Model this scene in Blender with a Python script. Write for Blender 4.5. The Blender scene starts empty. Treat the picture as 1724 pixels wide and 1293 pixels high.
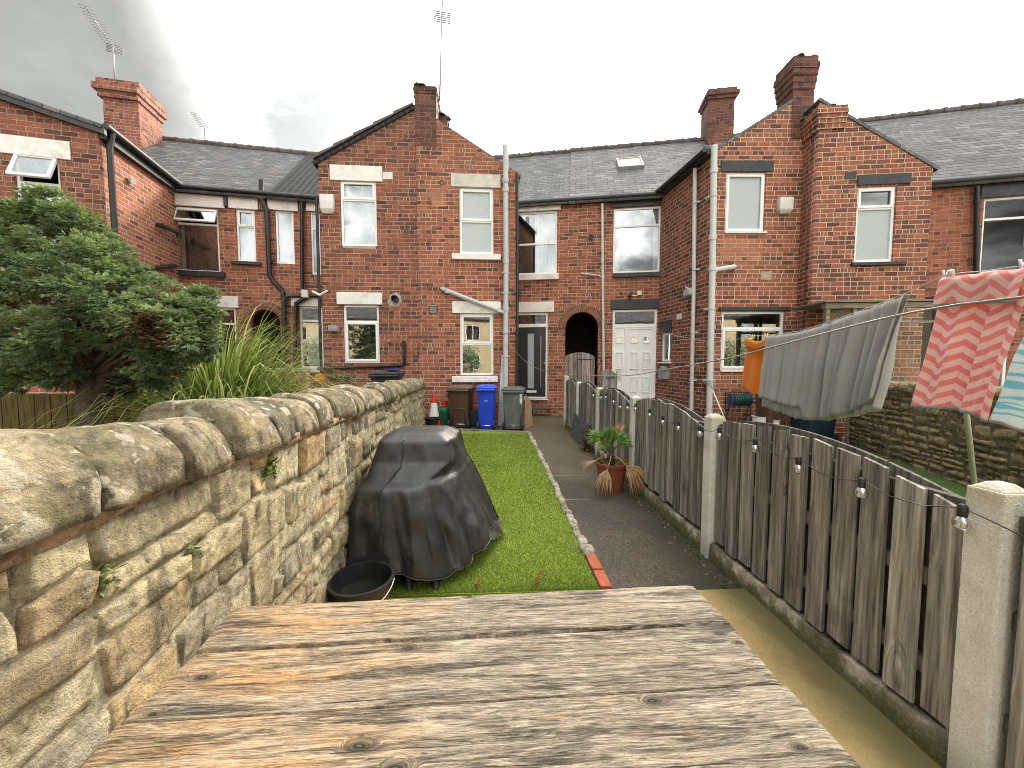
import bpy, bmesh, math, random
import numpy as np
from math import sin, cos, tan, pi, radians, sqrt, atan2
from mathutils import Matrix, Vector, noise as mnoise
random.seed(7)
SC = bpy.context.scene
COL = SC.collection

# ------------------------------------------------------------------ camera
F_PX, CX, CY = 640.0, 862.0, 646.5
CAM = Vector((0, 0, 1.55))
YAW = math.atan(29 / F_PX)
PIT = math.atan(38.5 / F_PX)
FWD = Vector((sin(YAW) * cos(PIT), cos(YAW) * cos(PIT), -sin(PIT)))
RGT = Vector((cos(YAW), -sin(YAW), 0))
UP = RGT.cross(FWD)

def ray(px, py):
    return (FWD + RGT * ((px - CX) / F_PX) + UP * ((CY - py) / F_PX))

def on_z(px, py, z=0.0):
    d = ray(px, py); t = (z - CAM.z) / d.z
    return CAM + d * t

def at_y(px, py, y):
    d = ray(px, py); return CAM + d * (y / d.y)

# ------------------------------------------------------------------ objects
WM = {}

def world_of(o):
    return WM.get(o.name, Matrix.Identity(4))

def link(o, parent=None, M=None):
    COL.objects.link(o)
    M = Matrix.Identity(4) if M is None else M
    if parent is not None:
        o.parent = parent
        o.matrix_basis = world_of(parent).inverted() @ M
    else:
        o.matrix_basis = M
    WM[o.name] = M.copy()
    return o

def thing(name, label, cat, M=None, group=None, parent=None):
    o = bpy.data.objects.new(name, None)
    o.empty_display_size = 0.1
    if M is not None and not isinstance(M, Matrix):
        M = Matrix.Translation(Vector(M))
    link(o, parent, M)
    o['label'] = label; o['category'] = cat
    if group: o['group'] = group
    return o

def tag(o, label, cat, group=None, kind=None):
    o['label'] = label; o['category'] = cat
    if group: o['group'] = group
    if kind: o['kind'] = kind
    return o

class MB:
    """collects faces and builds one mesh"""
    def __init__(s):
        s.v = []; s.f = []; s.uv = {}; s.mi = {}; s.rnd = {}
    def face(s, pts, uv=None, mi=0, rnd=None):
        i = len(s.v); s.v += [tuple(p) for p in pts]
        s.f.append(tuple(range(i, i + len(pts))))
        k = len(s.f) - 1
        if uv: s.uv[k] = uv
        if mi: s.mi[k] = mi
        if rnd is not None: s.rnd[k] = rnd
    def mesh(s, vs, fs, mi=0, rnd=None):
        i = len(s.v); s.v += [tuple(p) for p in vs]
        for f in fs:
            s.f.append(tuple(i + j for j in f))
            k = len(s.f) - 1
            if mi: s.mi[k] = mi
            if rnd is not None: s.rnd[k] = rnd
    def box(s, x0, x1, y0, y1, z0, z1, M=None, mi=0, rnd=None):
        vs = [Vector((x, y, z)) for z in (z0, z1) for y in (y0, y1) for x in (x0, x1)]
        if M is not None: vs = [M @ p for p in vs]
        fs = [(0, 2, 3, 1), (4, 5, 7, 6), (0, 1, 5, 4), (2, 6, 7, 3), (0, 4, 6, 2), (1, 3, 7, 5)]
        s.mesh(vs, fs, mi, rnd)
    def hexa(s, p, mi=0, rnd=None):
        """p: 8 corners, bottom 4 (ccw) then top 4"""
        fs = [(3, 2, 1, 0), (4, 5, 6, 7), (0, 1, 5, 4), (1, 2, 6, 5), (2, 3, 7, 6), (3, 0, 4, 7)]
        s.mesh(p, fs, mi, rnd)
    def prism(s, poly, y0, y1, mi=0, rnd=None):
        """poly in (x,z) extruded along y"""
        n = len(poly)
        vs = [(x, y0, z) for x, z in poly] + [(x, y1, z) for x, z in poly]
        fs = [tuple(range(n)), tuple(range(2 * n - 1, n - 1, -1))]
        for i in range(n):
            j = (i + 1) % n
            fs.append((i, i + n, j + n, j))
        s.mesh(vs, fs, mi, rnd)
    def tube(s, pts, r, n=10, caps=True, mi=0, rnd=None):
        pts = [Vector(p) for p in pts]
        rs = r if isinstance(r, (list, tuple)) else [r] * len(pts)
        vs = []; fs = []
        prev = None
        for i, p in enumerate(pts):
            if i == 0: t = pts[1] - p
            elif i == len(pts) - 1: t = p - pts[i - 1]
            else: t = (pts[i + 1] - p).normalized() + (p - pts[i - 1]).normalized()
            if t.length < 1e-9: t = Vector((0, 0, 1))
            t.normalize()
            if prev is None:
                a = Vector((0, 0, 1)) if abs(t.z) < .9 else Vector((1, 0, 0))
            else: a = prev
            u = (a - t * a.dot(t))
            if u.length < 1e-6: u = Vector((1, 0, 0)) - t * t.x
            u.normalize(); w = t.cross(u); prev = u
            k = 1.0
            if 0 < i < len(pts) - 1:
                c = (pts[i + 1] - p).normalized().dot((p - pts[i - 1]).normalized())
                k = min(1.35, 1 / max(.6, sqrt(max(0, (1 + c) / 2))))
            for j in range(n):
                an = 2 * pi * j / n
                vs.append(p + (u * cos(an) + w * sin(an)) * rs[i] * k)
        for i in range(len(pts) - 1):
            for j in range(n):
                a = i * n + j; b = i * n + (j + 1) % n
                fs.append((a, b, b + n, a + n))
        if caps:
            fs.append(tuple(range(n - 1, -1, -1)))
            fs.append(tuple(range((len(pts) - 1) * n, len(pts) * n)))
        s.mesh(vs, fs, mi, rnd)
    def lathe(s, prof, n=24, c=(0, 0, 0), mi=0, sx=1.0, sy=1.0, caps=(True, True)):
        """prof: list of (r,z)"""
        vs = []; fs = []
        for r, z in prof:
            for j in range(n):
                a = 2 * pi * j / n
                vs.append((c[0] + r * cos(a) * sx, c[1] + r * sin(a) * sy, c[2] + z))
        for i in range(len(prof) - 1):
            for j in range(n):
                a = i * n + j; b = i * n + (j + 1) % n
                fs.append((a, b, b + n, a + n))
        if caps[0]: fs.append(tuple(range(n - 1, -1, -1)))
        if caps[1]: fs.append(tuple(range((len(prof) - 1) * n, len(prof) * n)))
        s.mesh(vs, fs, mi)
    def build(s, name, mat, parent=None, M=None, smooth=False, bevel=0, seg=2, uv=True, label=None, merge=False, auto=None, recalc=False):
        me = bpy.data.meshes.new(name)
        me.from_pydata(s.v, [], s.f)
        if s.mi:
            for k, m in s.mi.items(): me.polygons[k].material_index = m
        if s.rnd:
            at = me.attributes.new('rnd', 'FLOAT', 'FACE')
            arr = np.zeros(len(s.f), dtype=np.float32)
            for k, r in s.rnd.items(): arr[k] = r
            at.data.foreach_set('value', arr)
        mats = mat if isinstance(mat, (list, tuple)) else [mat]
        for m in mats: me.materials.append(m)
        if merge or bevel or recalc:
            bm = bmesh.new(); bm.from_mesh(me)
            if merge: bmesh.ops.remove_doubles(bm, verts=bm.verts, dist=1e-5)
            bmesh.ops.recalc_face_normals(bm, faces=bm.faces)
            if bevel:
                es = [e for e in bm.edges if len(e.link_faces) == 2 and e.calc_face_angle(0) > .5]
                bmesh.ops.bevel(bm, geom=es, offset=bevel, segments=seg, affect='EDGES', profile=.6, clamp_overlap=True)
            bm.to_mesh(me); bm.free()
        me.update()
        if uv: box_uv(me, s.uv if not (merge or bevel or recalc) else None)
        if smooth:
            me.polygons.foreach_set('use_smooth', [True] * len(me.polygons))
            if auto is not None:
                me.set_sharp_from_angle(angle=radians(auto))
        o = bpy.data.objects.new(name, me)
        link(o, parent, M)
        if label: o['label'] = label
        return o

def box_uv(me, over=None):
    lay = me.uv_layers.new(name='UVMap')
    nl = len(me.loops)
    co = np.zeros(len(me.vertices) * 3, dtype=np.float32); me.vertices.foreach_get('co', co); co = co.reshape(-1, 3)
    li = np.zeros(nl, dtype=np.int32); me.loops.foreach_get('vertex_index', li)
    npoly = len(me.polygons)
    nr = np.zeros(npoly * 3, dtype=np.float32); me.polygons.foreach_get('normal', nr); nr = np.abs(nr.reshape(-1, 3))
    tot = np.zeros(npoly, dtype=np.int32); me.polygons.foreach_get('loop_total', tot)
    ax = np.repeat(np.argmax(nr, axis=1), tot)
    c = co[li]
    uv = np.zeros((nl, 2), dtype=np.float32)
    m = ax == 1; uv[m] = c[m][:, [0, 2]]
    m = ax == 0; uv[m] = c[m][:, [1, 2]]
    m = ax == 2; uv[m] = c[m][:, [0, 1]]
    if over:
        for k, u in over.items():
            p = me.polygons[k]
            for j, l in enumerate(p.loop_indices): uv[l] = u[j]
    lay.data.foreach_set('uv', uv.ravel())

# ------------------------------------------------------------------ node helpers
class NT:
    def __init__(s, mat):
        s.nt = mat.node_tree; s.n = s.nt.nodes; s.l = s.nt.links
    def node(s, typ, **kw):
        nd = s.n.new(typ)
        for k, v in kw.items():
            if k in ('operation', 'blend_type', 'data_type', 'noise_dimensions', 'voronoi_dimensions', 'feature', 'interpolation_type', 'attribute_name', 'distance', 'vector_type', 'bands_direction', 'wave_type', 'clamp', 'use_clamp', 'sky_type'):
                try: setattr(nd, k, v)
                except Exception: pass
        return nd
    def put(s, sock, v):
        if v is None: return
        if isinstance(v, bpy.types.NodeSocket): s.l.new(v, sock)
        else:
            if hasattr(sock, 'default_value'):
                dv = sock.default_value
                try:
                    n = len(dv)
                    if isinstance(v, (int, float)): v = [v] * n
                    if n == 4 and len(v) == 3: v = list(v) + [1]
                except TypeError: pass
                sock.default_value = v
    def math(s, op, a, b=None, c=None, clamp=False):
        nd = s.n.new('ShaderNodeMath'); nd.operation = op; nd.use_clamp = clamp
        s.put(nd.inputs[0], a); s.put(nd.inputs[1], b)
        if c is not None: s.put(nd.inputs[2], c)
        return nd.outputs[0]
    def vmath(s, op, a, b=None, scale=None):
        nd = s.n.new('ShaderNodeVectorMath'); nd.operation = op
        s.put(nd.inputs[0], a); s.put(nd.inputs[1], b)
        if scale is not None: s.put(nd.inputs[3], scale)
        return nd.outputs[1] if op in ('LENGTH', 'DOT_PRODUCT', 'DISTANCE') else nd.outputs[0]
    def mapr(s, v, a, b, c=0.0, d=1.0, smooth=False):
        nd = s.n.new('ShaderNodeMapRange'); nd.interpolation_type = 'SMOOTHSTEP' if smooth else 'LINEAR'
        s.put(nd.inputs[0], v); s.put(nd.inputs[1], a); s.put(nd.inputs[2], b); s.put(nd.inputs[3], c); s.put(nd.inputs[4], d)
        return nd.outputs[0]
    def mix(s, f, a, b, blend='MIX'):
        nd = s.n.new('ShaderNodeMix'); nd.data_type = 'RGBA'; nd.blend_type = blend
        s.put(nd.inputs[0], f); s.put(nd.inputs[6], a); s.put(nd.inputs[7], b)
        return nd.outputs[2]
    def mixf(s, f, a, b):
        nd = s.n.new('ShaderNodeMix'); nd.data_type = 'FLOAT'
        s.put(nd.inputs[0], f); s.put(nd.inputs[2], a); s.put(nd.inputs[3], b)
        return nd.outputs[0]
    def noise(s, vec, scale, detail=3, rough=.55, dist=0, dim='3D', out=0, w=None):
        nd = s.n.new('ShaderNodeTexNoise'); nd.noise_dimensions = dim
        if vec is not None: s.put(nd.inputs['Vector'], vec)
        s.put(nd.inputs['Scale'], scale); s.put(nd.inputs['Detail'], detail); s.put(nd.inputs['Roughness'], rough); s.put(nd.inputs['Distortion'], dist)
        return nd.outputs[out]
    def voro(s, vec, scale, feature='F1', out='Distance', rnd=1.0):
        nd = s.n.new('ShaderNodeTexVoronoi'); nd.feature = feature
        s.put(nd.inputs['Vector'], vec); s.put(nd.inputs['Scale'], scale); s.put(nd.inputs['Randomness'], rnd)
        return nd.outputs[out]
    def white(s, vec, out='Value', dim='3D'):
        nd = s.n.new('ShaderNodeTexWhiteNoise'); nd.noise_dimensions = dim
        s.put(nd.inputs['Vector'], vec)
        return nd.outputs[out]
    def ramp(s, f, stops, interp='LINEAR'):
        nd = s.n.new('ShaderNodeValToRGB'); cr = nd.color_ramp; cr.interpolation = interp
        while len(cr.elements) < len(stops): cr.elements.new(.5)
        for e, (p, c) in zip(cr.elements, stops):
            e.position = p; e.color = list(c) + [1] if len(c) == 3 else c
        s.put(nd.inputs[0], f)
        return nd.outputs[0]
    def sep(s, v):
        nd = s.n.new('ShaderNodeSeparateXYZ'); s.put(nd.inputs[0], v); return nd.outputs
    def comb(s, x=0.0, y=0.0, z=0.0):
        nd = s.n.new('ShaderNodeCombineXYZ'); s.put(nd.inputs[0], x); s.put(nd.inputs[1], y); s.put(nd.inputs[2], z); return nd.outputs[0]
    def tc(s, out='Object'):
        return s.n.new('ShaderNodeTexCoord').outputs[out]
    def uv(s): return s.tc('UV')
    def pos(s): return s.n.new('ShaderNodeNewGeometry').outputs['Position']
    def normal(s): return s.n.new('ShaderNodeNewGeometry').outputs['Normal']
    def attr(s, name, out='Fac'):
        nd = s.n.new('ShaderNodeAttribute'); nd.attribute_name = name; return nd.outputs[out]
    def rnd_obj(s): return s.n.new('ShaderNodeObjectInfo').outputs['Random']
    def bump(s, h, strength=.3, dist=.02, normal=None):
        nd = s.n.new('ShaderNodeBump'); s.put(nd.inputs['Height'], h); s.put(nd.inputs['Strength'], strength); s.put(nd.inputs['Distance'], dist)
        if normal is not None: s.put(nd.inputs['Normal'], normal)
        return nd.outputs[0]

def mat(name):
    m = bpy.data.materials.new(name); m.use_nodes = True
    t = NT(m); b = t.n['Principled BSDF']
    return m, t, b

def setp(t, b, col=None, rough=None, metal=None, spec=None, normal=None, **kw):
    if col is not None: t.put(b.inputs['Base Color'], col)
    if rough is not None: t.put(b.inputs['Roughness'], rough)
    if metal is not None: t.put(b.inputs['Metallic'], metal)
    if spec is not None: t.put(b.inputs['Specular IOR Level'], spec)
    if normal is not None: t.put(b.inputs['Normal'], normal)
    for k, v in kw.items(): t.put(b.inputs[k], v)

def lerp(a, b, t): return a + (b - a) * t
def col(r, g, b):
    """sRGB 0-255 -> linear"""
    f = lambda c: (c / 255 / 12.92) if c <= 10 else ((c / 255 + .055) / 1.055) ** 2.4
    return (f(r), f(g), f(b))

MATS = {}
def plain(name, c, rough=.5, metal=0, var=.12, scale=6, bump=.0, bscale=60, spec=.5, dirt=None, dirts=2.5, dirtamt=.5):
    """a painted / plastic / metal surface with slight mottling and optional dirt patches"""
    if name in MATS: return MATS[name]
    m, t, b = mat(name)
    p = t.tc('Object')
    n = t.noise(p, scale, 4)
    f = t.mapr(n, .3, .7, 1 - var, 1 + var)
    cc = t.mix(1.0, c, t.comb(f, f, f), 'MULTIPLY')
    if dirt is not None:
        d = t.noise(p, dirts, 6, .65, .4)
        cc = t.mix(t.mapr(d, .5, .68, 0, dirtamt, True), cc, dirt)
    r = t.mapr(t.noise(p, scale * 3, 3), .3, .7, rough * .85, min(1, rough * 1.15))
    nm = None
    if bump: nm = t.bump(t.noise(p, bscale, 4, .6), bump, .01)
    setp(t, b, cc, r, metal, spec, nm)
    MATS[name] = m
    return m

# ---- brick
def brick(name, pal, mortar, soot=.35, sootcol=(.035, .025, .022), h=.0945, L=.262, mw=.015, seed=0.0, darkf=.22, hdr=True, mortar_dirty=.4, sootlo=.55, sootz=None):
    m, t, b = mat(name)
    uv = t.uv(); obj = t.tc('Object')
    wob = t.noise(obj, 14, 2, out=1)
    uvw = t.vmath('ADD', uv, t.vmath('SCALE', t.vmath('SUBTRACT', wob, (.5, .5, .5)), None, .010))
    s = t.sep(uvw)
    v = t.math('DIVIDE', s[1], h); row = t.math('FLOOR', v)
    rr = t.white(t.comb(row, seed, 3.3))
    if hdr:
        # every fourth course a header course
        md = t.math('FLOORED_MODULO', row, 4.0)
        ish = t.math('LESS_THAN', md, .5)
    else: ish = 0.0
    w = t.math('SUBTRACT', L, t.math('MULTIPLY', ish, L * .5))
    sh = t.math('MULTIPLY', t.math('FLOORED_MODULO', row, 2.0), t.math('MULTIPLY', w, .5))
    sh = t.math('ADD', sh, t.math('MULTIPLY', rr, .05))
    cu = t.math('DIVIDE', t.math('ADD', s[0], sh), w)
    colm = t.math('FLOOR', cu)
    # some stretchers are broken into two headers
    rsp = t.white(t.comb(colm, row, seed + 9.0))
    spl = t.math('GREATER_THAN', rsp, .86)
    fu = t.math('SUBTRACT', cu, colm)
    half = t.math('FLOOR', t.math('MULTIPLY', fu, 2.0))
    sub = t.math('MULTIPLY', spl, half)
    fu2 = t.math('FLOORED_MODULO', t.math('MULTIPLY', fu, 2.0), 1.0)
    fuu = t.mixf(spl, fu, fu2); ww = t.math('MULTIPLY', w, t.mixf(spl, 1.0, .5))
    dx = t.math('MULTIPLY', t.math('MINIMUM', fuu, t.math('SUBTRACT', 1.0, fuu)), ww)
    fv = t.math('SUBTRACT', v, row)
    dy = t.math('MULTIPLY', t.math('MINIMUM', fv, t.math('SUBTRACT', 1.0, fv)), h)
    d = t.math('MINIMUM', dx, dy)
    d = t.math('ADD', d, t.mapr(t.noise(obj, 60, 2), .3, .7, -.003, .003))
    mask = t.mapr(d, mw * .5 - .003, mw * .5 + .003, 0, 1, True)
    idv = t.comb(t.math('ADD', colm, t.math('MULTIPLY', sub, .37)), row, seed)
    r1 = t.white(idv); r2 = t.white(t.vmath('ADD', idv, (7.7, 3.1, 1.9)))
    n = len(pal)
    base = t.ramp(r1, [(i / max(1, n - 1), c) for i, c in enumerate(pal)])
    big = t.noise(t.vmath('ADD', obj, (seed, 0, seed)), .55, 5, .6)
    dk = t.math('LESS_THAN', r2, t.mapr(big, .35, .7, darkf * .3, darkf * 2.2))
    base = t.mix(t.math('MULTIPLY', dk, .62), base, (.055, .032, .028))
    mot = t.noise(obj, 38, 4, .6)
    base = t.mix(1.0, base, t.ramp(mot, [(.25, (.62, .60, .60)), (.5, (1, 1, 1)), (.75, (1.25, 1.2, 1.15))]), 'MULTIPLY')
    mcol = t.mix(t.mapr(t.noise(obj, 3.2, 5, .65), .45, .62, 0, mortar_dirty, True), mortar, (.11, .085, .065))
    cc = t.mix(mask, mcol, base)
    st = t.noise(t.vmath('MULTIPLY', t.vmath('ADD', obj, (seed * 3, 0, 0)), (1.0, 1.0, .55)), 1.1, 6, .62, .3)
    stf = t.mapr(st, sootlo - .08, sootlo + .2, 0, soot, True)
    if sootz:
        zz = t.sep(obj)[2]
        stf = t.math('MAXIMUM', stf, t.math('MULTIPLY', t.mapr(zz, sootz[0], sootz[1], 0, sootz[2], True), t.mapr(st, .2, .6, .5, 1)))
    cc = t.mix(stf, cc, sootcol)
    # pale salt bloom
    bl = t.noise(t.vmath('ADD', obj, (31 + seed, 0, 5)), 1.7, 6, .7)
    cc = t.mix(t.mapr(bl, .66, .8, 0, .35, True), cc, (.42, .36, .3))
    hgt = t.math('ADD', t.math('MULTIPLY', mask, .8), t.math('MULTIPLY', mot, .35))
    setp(t, b, cc, t.mapr(r1, 0, 1, .72, .95), normal=t.bump(hgt, .75, .012), spec=.3)
    MATS[name] = m
    return m

def slates(name, c1, c2, h=.15, L=.28, gap=.006, sun=False, moss=.2, bumpd=.02, seed=0.):
    m, t, b = mat(name)
    uv = t.uv(); obj = t.tc('Object')
    wob = t.noise(obj, 5, 2, out=1)
    s = t.sep(t.vmath('ADD', uv, t.vmath('SCALE', t.vmath('SUBTRACT', wob, (.5, .5, .5)), None, .022)))
    v = t.math('DIVIDE', s[1], h); row = t.math('FLOOR', v); fv = t.math('SUBTRACT', v, row)
    sh = t.math('MULTIPLY', t.math('FLOORED_MODULO', row, 2.0), L * .5)
    sh = t.math('ADD', sh, t.math('MULTIPLY', t.white(t.comb(row, 2.0, seed)), .03))
    cu = t.math('DIVIDE', t.math('ADD', s[0], sh), L); cm = t.math('FLOOR', cu); fu = t.math('SUBTRACT', cu, cm)
    dx = t.math('MULTIPLY', t.math('MINIMUM', fu, t.math('SUBTRACT', 1.0, fu)), L)
    idv = t.comb(cm, row, seed)
    r1 = t.white(idv); r2 = t.white(t.vmath('ADD', idv, (3.3, 1.1, 0)))
    base = t.mix(r1, c1, c2)
    base = t.mix(t.math('MULTIPLY', t.math('GREATER_THAN', r2, .9), .5), base, (.16, .15, .14))
    edge = t.math('MINIMUM', t.mapr(dx, gap * .4, gap * 1.4, 0, 1, True), t.mapr(fv, .04, .24, 0, 1, True))
    base = t.mix(t.mapr(fv, .62, .9, 0, .35, True), base, (.20, .195, .19))
    base = t.mix(1.0, base, t.comb(t.mapr(r2, 0, 1, .68, 1.32), t.mapr(r2, 0, 1, .68, 1.32), t.mapr(r2, 0, 1, .7, 1.3)), 'MULTIPLY')
    cc = t.mix(edge, (.012, .012, .013), base)
    n = t.noise(obj, 1.3, 6, .6)
    cc = t.mix(t.mapr(n, .5, .75, 0, moss, True), cc, (.13, .115, .085))
    n2 = t.noise(obj, 30, 3)
    cc = t.mix(1.0, cc, t.ramp(n2, [(.3, (.8, .8, .8)), (.7, (1.2, 1.2, 1.2))]), 'MULTIPLY')
    tilt = t.math('MULTIPLY', t.math('SUBTRACT', 1.0, fv), .9)
    hgt = t.math('ADD', t.math('ADD', tilt, t.math('MULTIPLY', r2, .35)), t.math('MULTIPLY', t.mapr(dx, 0, gap, -.4, 0), 1.0))
    setp(t, b, cc, t.mapr(r1, 0, 1, .6, .8), spec=.25, normal=t.bump(hgt, .8, bumpd))
    MATS[name] = m
    return m
# ------------------------------------------------------------------ house materials
PAL_R = [(0.358, 0.113, 0.065), (0.286, 0.093, 0.058), (0.429, 0.152, 0.084), (0.236, 0.084, 0.055), (0.387, 0.128, 0.072)]
PAL_D = [(0.302, 0.098, 0.061), (0.234, 0.080, 0.054), (0.363, 0.126, 0.073), (0.181, 0.068, 0.050), (0.333, 0.109, 0.065)]
PAL_O = [(0.360, 0.128, 0.071), (0.300, 0.100, 0.059), (0.400, 0.152, 0.085), (0.270, 0.081, 0.052)]
BUFF = (.50, .40, .29)
M_brB = brick('brick_dark_red', PAL_D, (.44, .34, .24), soot=.35, seed=1.0, darkf=.16, sootz=(4.6, 8.4, .5))
M_brC = brick('brick_red', PAL_R, BUFF, soot=.25, seed=2.0, darkf=.13, sootz=(5.4, 8.4, .55))
M_brRL = brick('brick_row_red', PAL_R, (.46, .36, .26), soot=.35, seed=3.0, darkf=.13)
M_brRC = brick('brick_centre_row', PAL_R, BUFF, soot=.35, seed=4.0, darkf=.16)
M_brD = brick('brick_right_wing', PAL_R, (.56, .47, .36), soot=.3, seed=5.0, darkf=.30, mortar_dirty=.2)
M_brDs = brick('brick_right_wing_side', PAL_D, (.56, .47, .36), soot=.3, seed=6.0, darkf=.25, hdr=False, mortar_dirty=.2)
M_brE = brick('brick_far_right', PAL_R, (.58, .48, .36), soot=.3, seed=7.0, darkf=.28, mortar_dirty=.2)
M_brRR = brick('brick_far_right_row', PAL_R, (.40, .28, .2), soot=.25, seed=8.0, darkf=.15)
M_brA = brick('brick_left_wing', PAL_D, (.40, .30, .22), soot=.45, seed=9.0, darkf=.25)
M_brAs = brick('brick_left_wing_side', PAL_O, (.50, .40, .28), soot=.2, seed=10.0, darkf=.1, hdr=False)
M_brChim = brick('brick_chimney', PAL_D, (.30, .23, .18), soot=.5, seed=11.0, darkf=.3, sootlo=.35)
M_brChimA = brick('brick_chimney_left', PAL_D, (.42, .32, .24), soot=.3, seed=12.0, darkf=.12)
M_brPatch = brick('brick_repair', [(.44, .17, .085), (.38, .14, .08), (.47, .2, .11)], (.5, .4, .3), soot=.1, seed=13.0, darkf=.03)
M_slateL = slates('slate_grey', (.058, .06, .061), (.105, .104, .10), h=.17, L=.26, moss=.35, seed=1.)
M_slateC = slates('slate_centre', (.062, .064, .066), (.11, .11, .108), h=.17, L=.27, moss=.4, seed=2.)
M_slateD = slates('slate_purple', (.092, .085, .09), (.15, .14, .143), h=.20, L=.38, moss=.2, seed=3.)
M_slateE = slates('slate_right', (.085, .08, .085), (.14, .131, .133), h=.19, L=.36, moss=.2, seed=4.)

def pantile():
    m, t, b = mat('concrete_pantile')
    s = t.sep(t.uv())
    v = t.math('DIVIDE', s[1], .30); fv = t.math('FRACT', v)
    wv = t.math('SINE', t.math('MULTIPLY', s[0], 2 * pi / .16))
    n = t.noise(t.tc('Object'), 4, 4)
    cc = t.mix(n, (.022, .022, .024), (.05, .05, .052))
    cc = t.mix(t.mapr(fv, .0, .14, .85, 0, True), cc, (.006, .006, .006))
    hg = t.math('ADD', t.math('MULTIPLY', wv, .5), t.math('MULTIPLY', t.math('SUBTRACT', 1.0, fv), 1.2))
    setp(t, b, cc, .85, spec=.15, normal=t.bump(hg, .8, .03))
    return m
M_pantile = pantile()
M_ridge = plain('ridge_tile', (.10, .085, .078), .8, var=.35, scale=5, dirt=(.18, .17, .14), dirts=6)
M_upvc = plain('white_upvc', (.87, .865, .86), .32, var=.03, scale=2, dirt=(.5, .47, .42), dirts=3, dirtamt=.25)
M_lintelW = plain('white_painted_stone', (.80, .775, .74), .75, var=.07, scale=7, dirt=(.42, .36, .29), dirts=2.2, dirtamt=.45, bump=.25, bscale=25)
M_lintelG = plain('greyed_painted_stone', (.60, .56, .49), .8, var=.1, scale=7, dirt=(.36, .32, .26), dirts=2.5, dirtamt=.6, bump=.25, bscale=25)
M_black = plain('black_painted', (.028, .028, .030), .5, var=.2, scale=6, dirt=(.07, .065, .06), dirts=4, dirtamt=.5)
M_blackpipe = plain('black_cast_pipe', (.018, .017, .017), .42, var=.3, scale=6)
M_greypipe = plain('grey_plastic_pipe', (.50, .51, .52), .42, var=.06, scale=3, dirt=(.33, .32, .30), dirts=3, dirtamt=.5)
M_greypipe2 = plain('pale_plastic_pipe', (.62, .62, .61), .42, var=.05, scale=3, dirt=(.4, .38, .35), dirts=3, dirtamt=.4)
M_lead = plain('lead_flashing', (.22, .23, .24), .55, var=.2, scale=8)
M_facwhite = plain('white_fascia_render', (.78, .73, .70), .8, var=.06, scale=4, dirt=(.5, .42, .36), dirts=3, dirtamt=.4)
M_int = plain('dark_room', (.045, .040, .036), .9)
M_mort = plain('mortar_patch', (.46, .39, .31), .9, var=.2, scale=20, bump=.4, bscale=40)
M_plasticW = plain('white_plastic_box', (.72, .71, .66), .45, var=.06, scale=5, dirt=(.45, .42, .36), dirts=3, dirtamt=.35)
M_greybox = plain('grey_plastic_box', (.30, .30, .31), .5)
M_door = plain('anthracite_door', (.022, .026, .032), .38, var=.06)
M_steel = plain('brushed_steel', (.62, .62, .62), .3, metal=1)
M_alu = plain('aerial_metal', (.32, .32, .34), .45, metal=.8)
M_stone_buff = plain('buff_stone', (.42, .35, .25), .9, var=.25, scale=10, bump=.4)

def glass(name, refl=.28, tint=(.9, .95, .95)):
    m, t, b = mat(name)
    out = t.n['Material Output']
    gl = t.n.new('ShaderNodeBsdfGlossy'); t.put(gl.inputs['Color'], (.95, .98, 1)); t.put(gl.inputs['Roughness'], .015)
    tr = t.n.new('ShaderNodeBsdfTransparent'); t.put(tr.inputs['Color'], tint)
    lw = t.n.new('ShaderNodeLayerWeight'); t.put(lw.inputs['Blend'], .35)
    f = t.math('ADD', refl, t.math('MULTIPLY', lw.outputs['Fresnel'], .35), clamp=True)
    nb = t.bump(t.noise(t.tc('Object'), 1.6, 2), .12, .01)
    t.put(gl.inputs['Normal'], nb)
    mx = t.n.new('ShaderNodeMixShader'); t.put(mx.inputs[0], f)
    t.l.new(tr.outputs[0], mx.inputs[1]); t.l.new(gl.outputs[0], mx.inputs[2])
    t.l.new(mx.outputs[0], out.inputs['Surface'])
    return m
M_glass = glass('window_glass', .17)
M_glassR = glass('reflective_glass', .30)
M_glassL = glass('dull_old_glass', .03)

def frosted():
    m, t, b = mat('obscured_glass')
    n = t.voro(t.tc('Object'), 45)
    setp(t, b, (.42, .48, .49), .32, normal=t.bump(n, .35, .01), spec=.8)
    return m
M_frost = frosted()

def curtain_mat(name, c, transl=.3):
    m, t, b = mat(name)
    out = t.n['Material Output']
    tr = t.n.new('ShaderNodeBsdfTranslucent'); t.put(tr.inputs['Color'], c)
    n = t.noise(t.tc('Object'), 12, 4)
    setp(t, b, t.mix(n, [x * .8 for x in c], c), .9, spec=.1)
    mx = t.n.new('ShaderNodeMixShader'); t.put(mx.inputs[0], transl)
    t.l.new(b.outputs[0], mx.inputs[1]); t.l.new(tr.outputs[0], mx.inputs[2]); t.l.new(mx.outputs[0], out.inputs['Surface'])
    return m
M_net = curtain_mat('net_curtain', (.82, .85, .86))
M_blind = curtain_mat('brown_blind', (.14, .09, .06))
M_cream = curtain_mat('cream_curtain', (.62, .52, .36))
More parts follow.
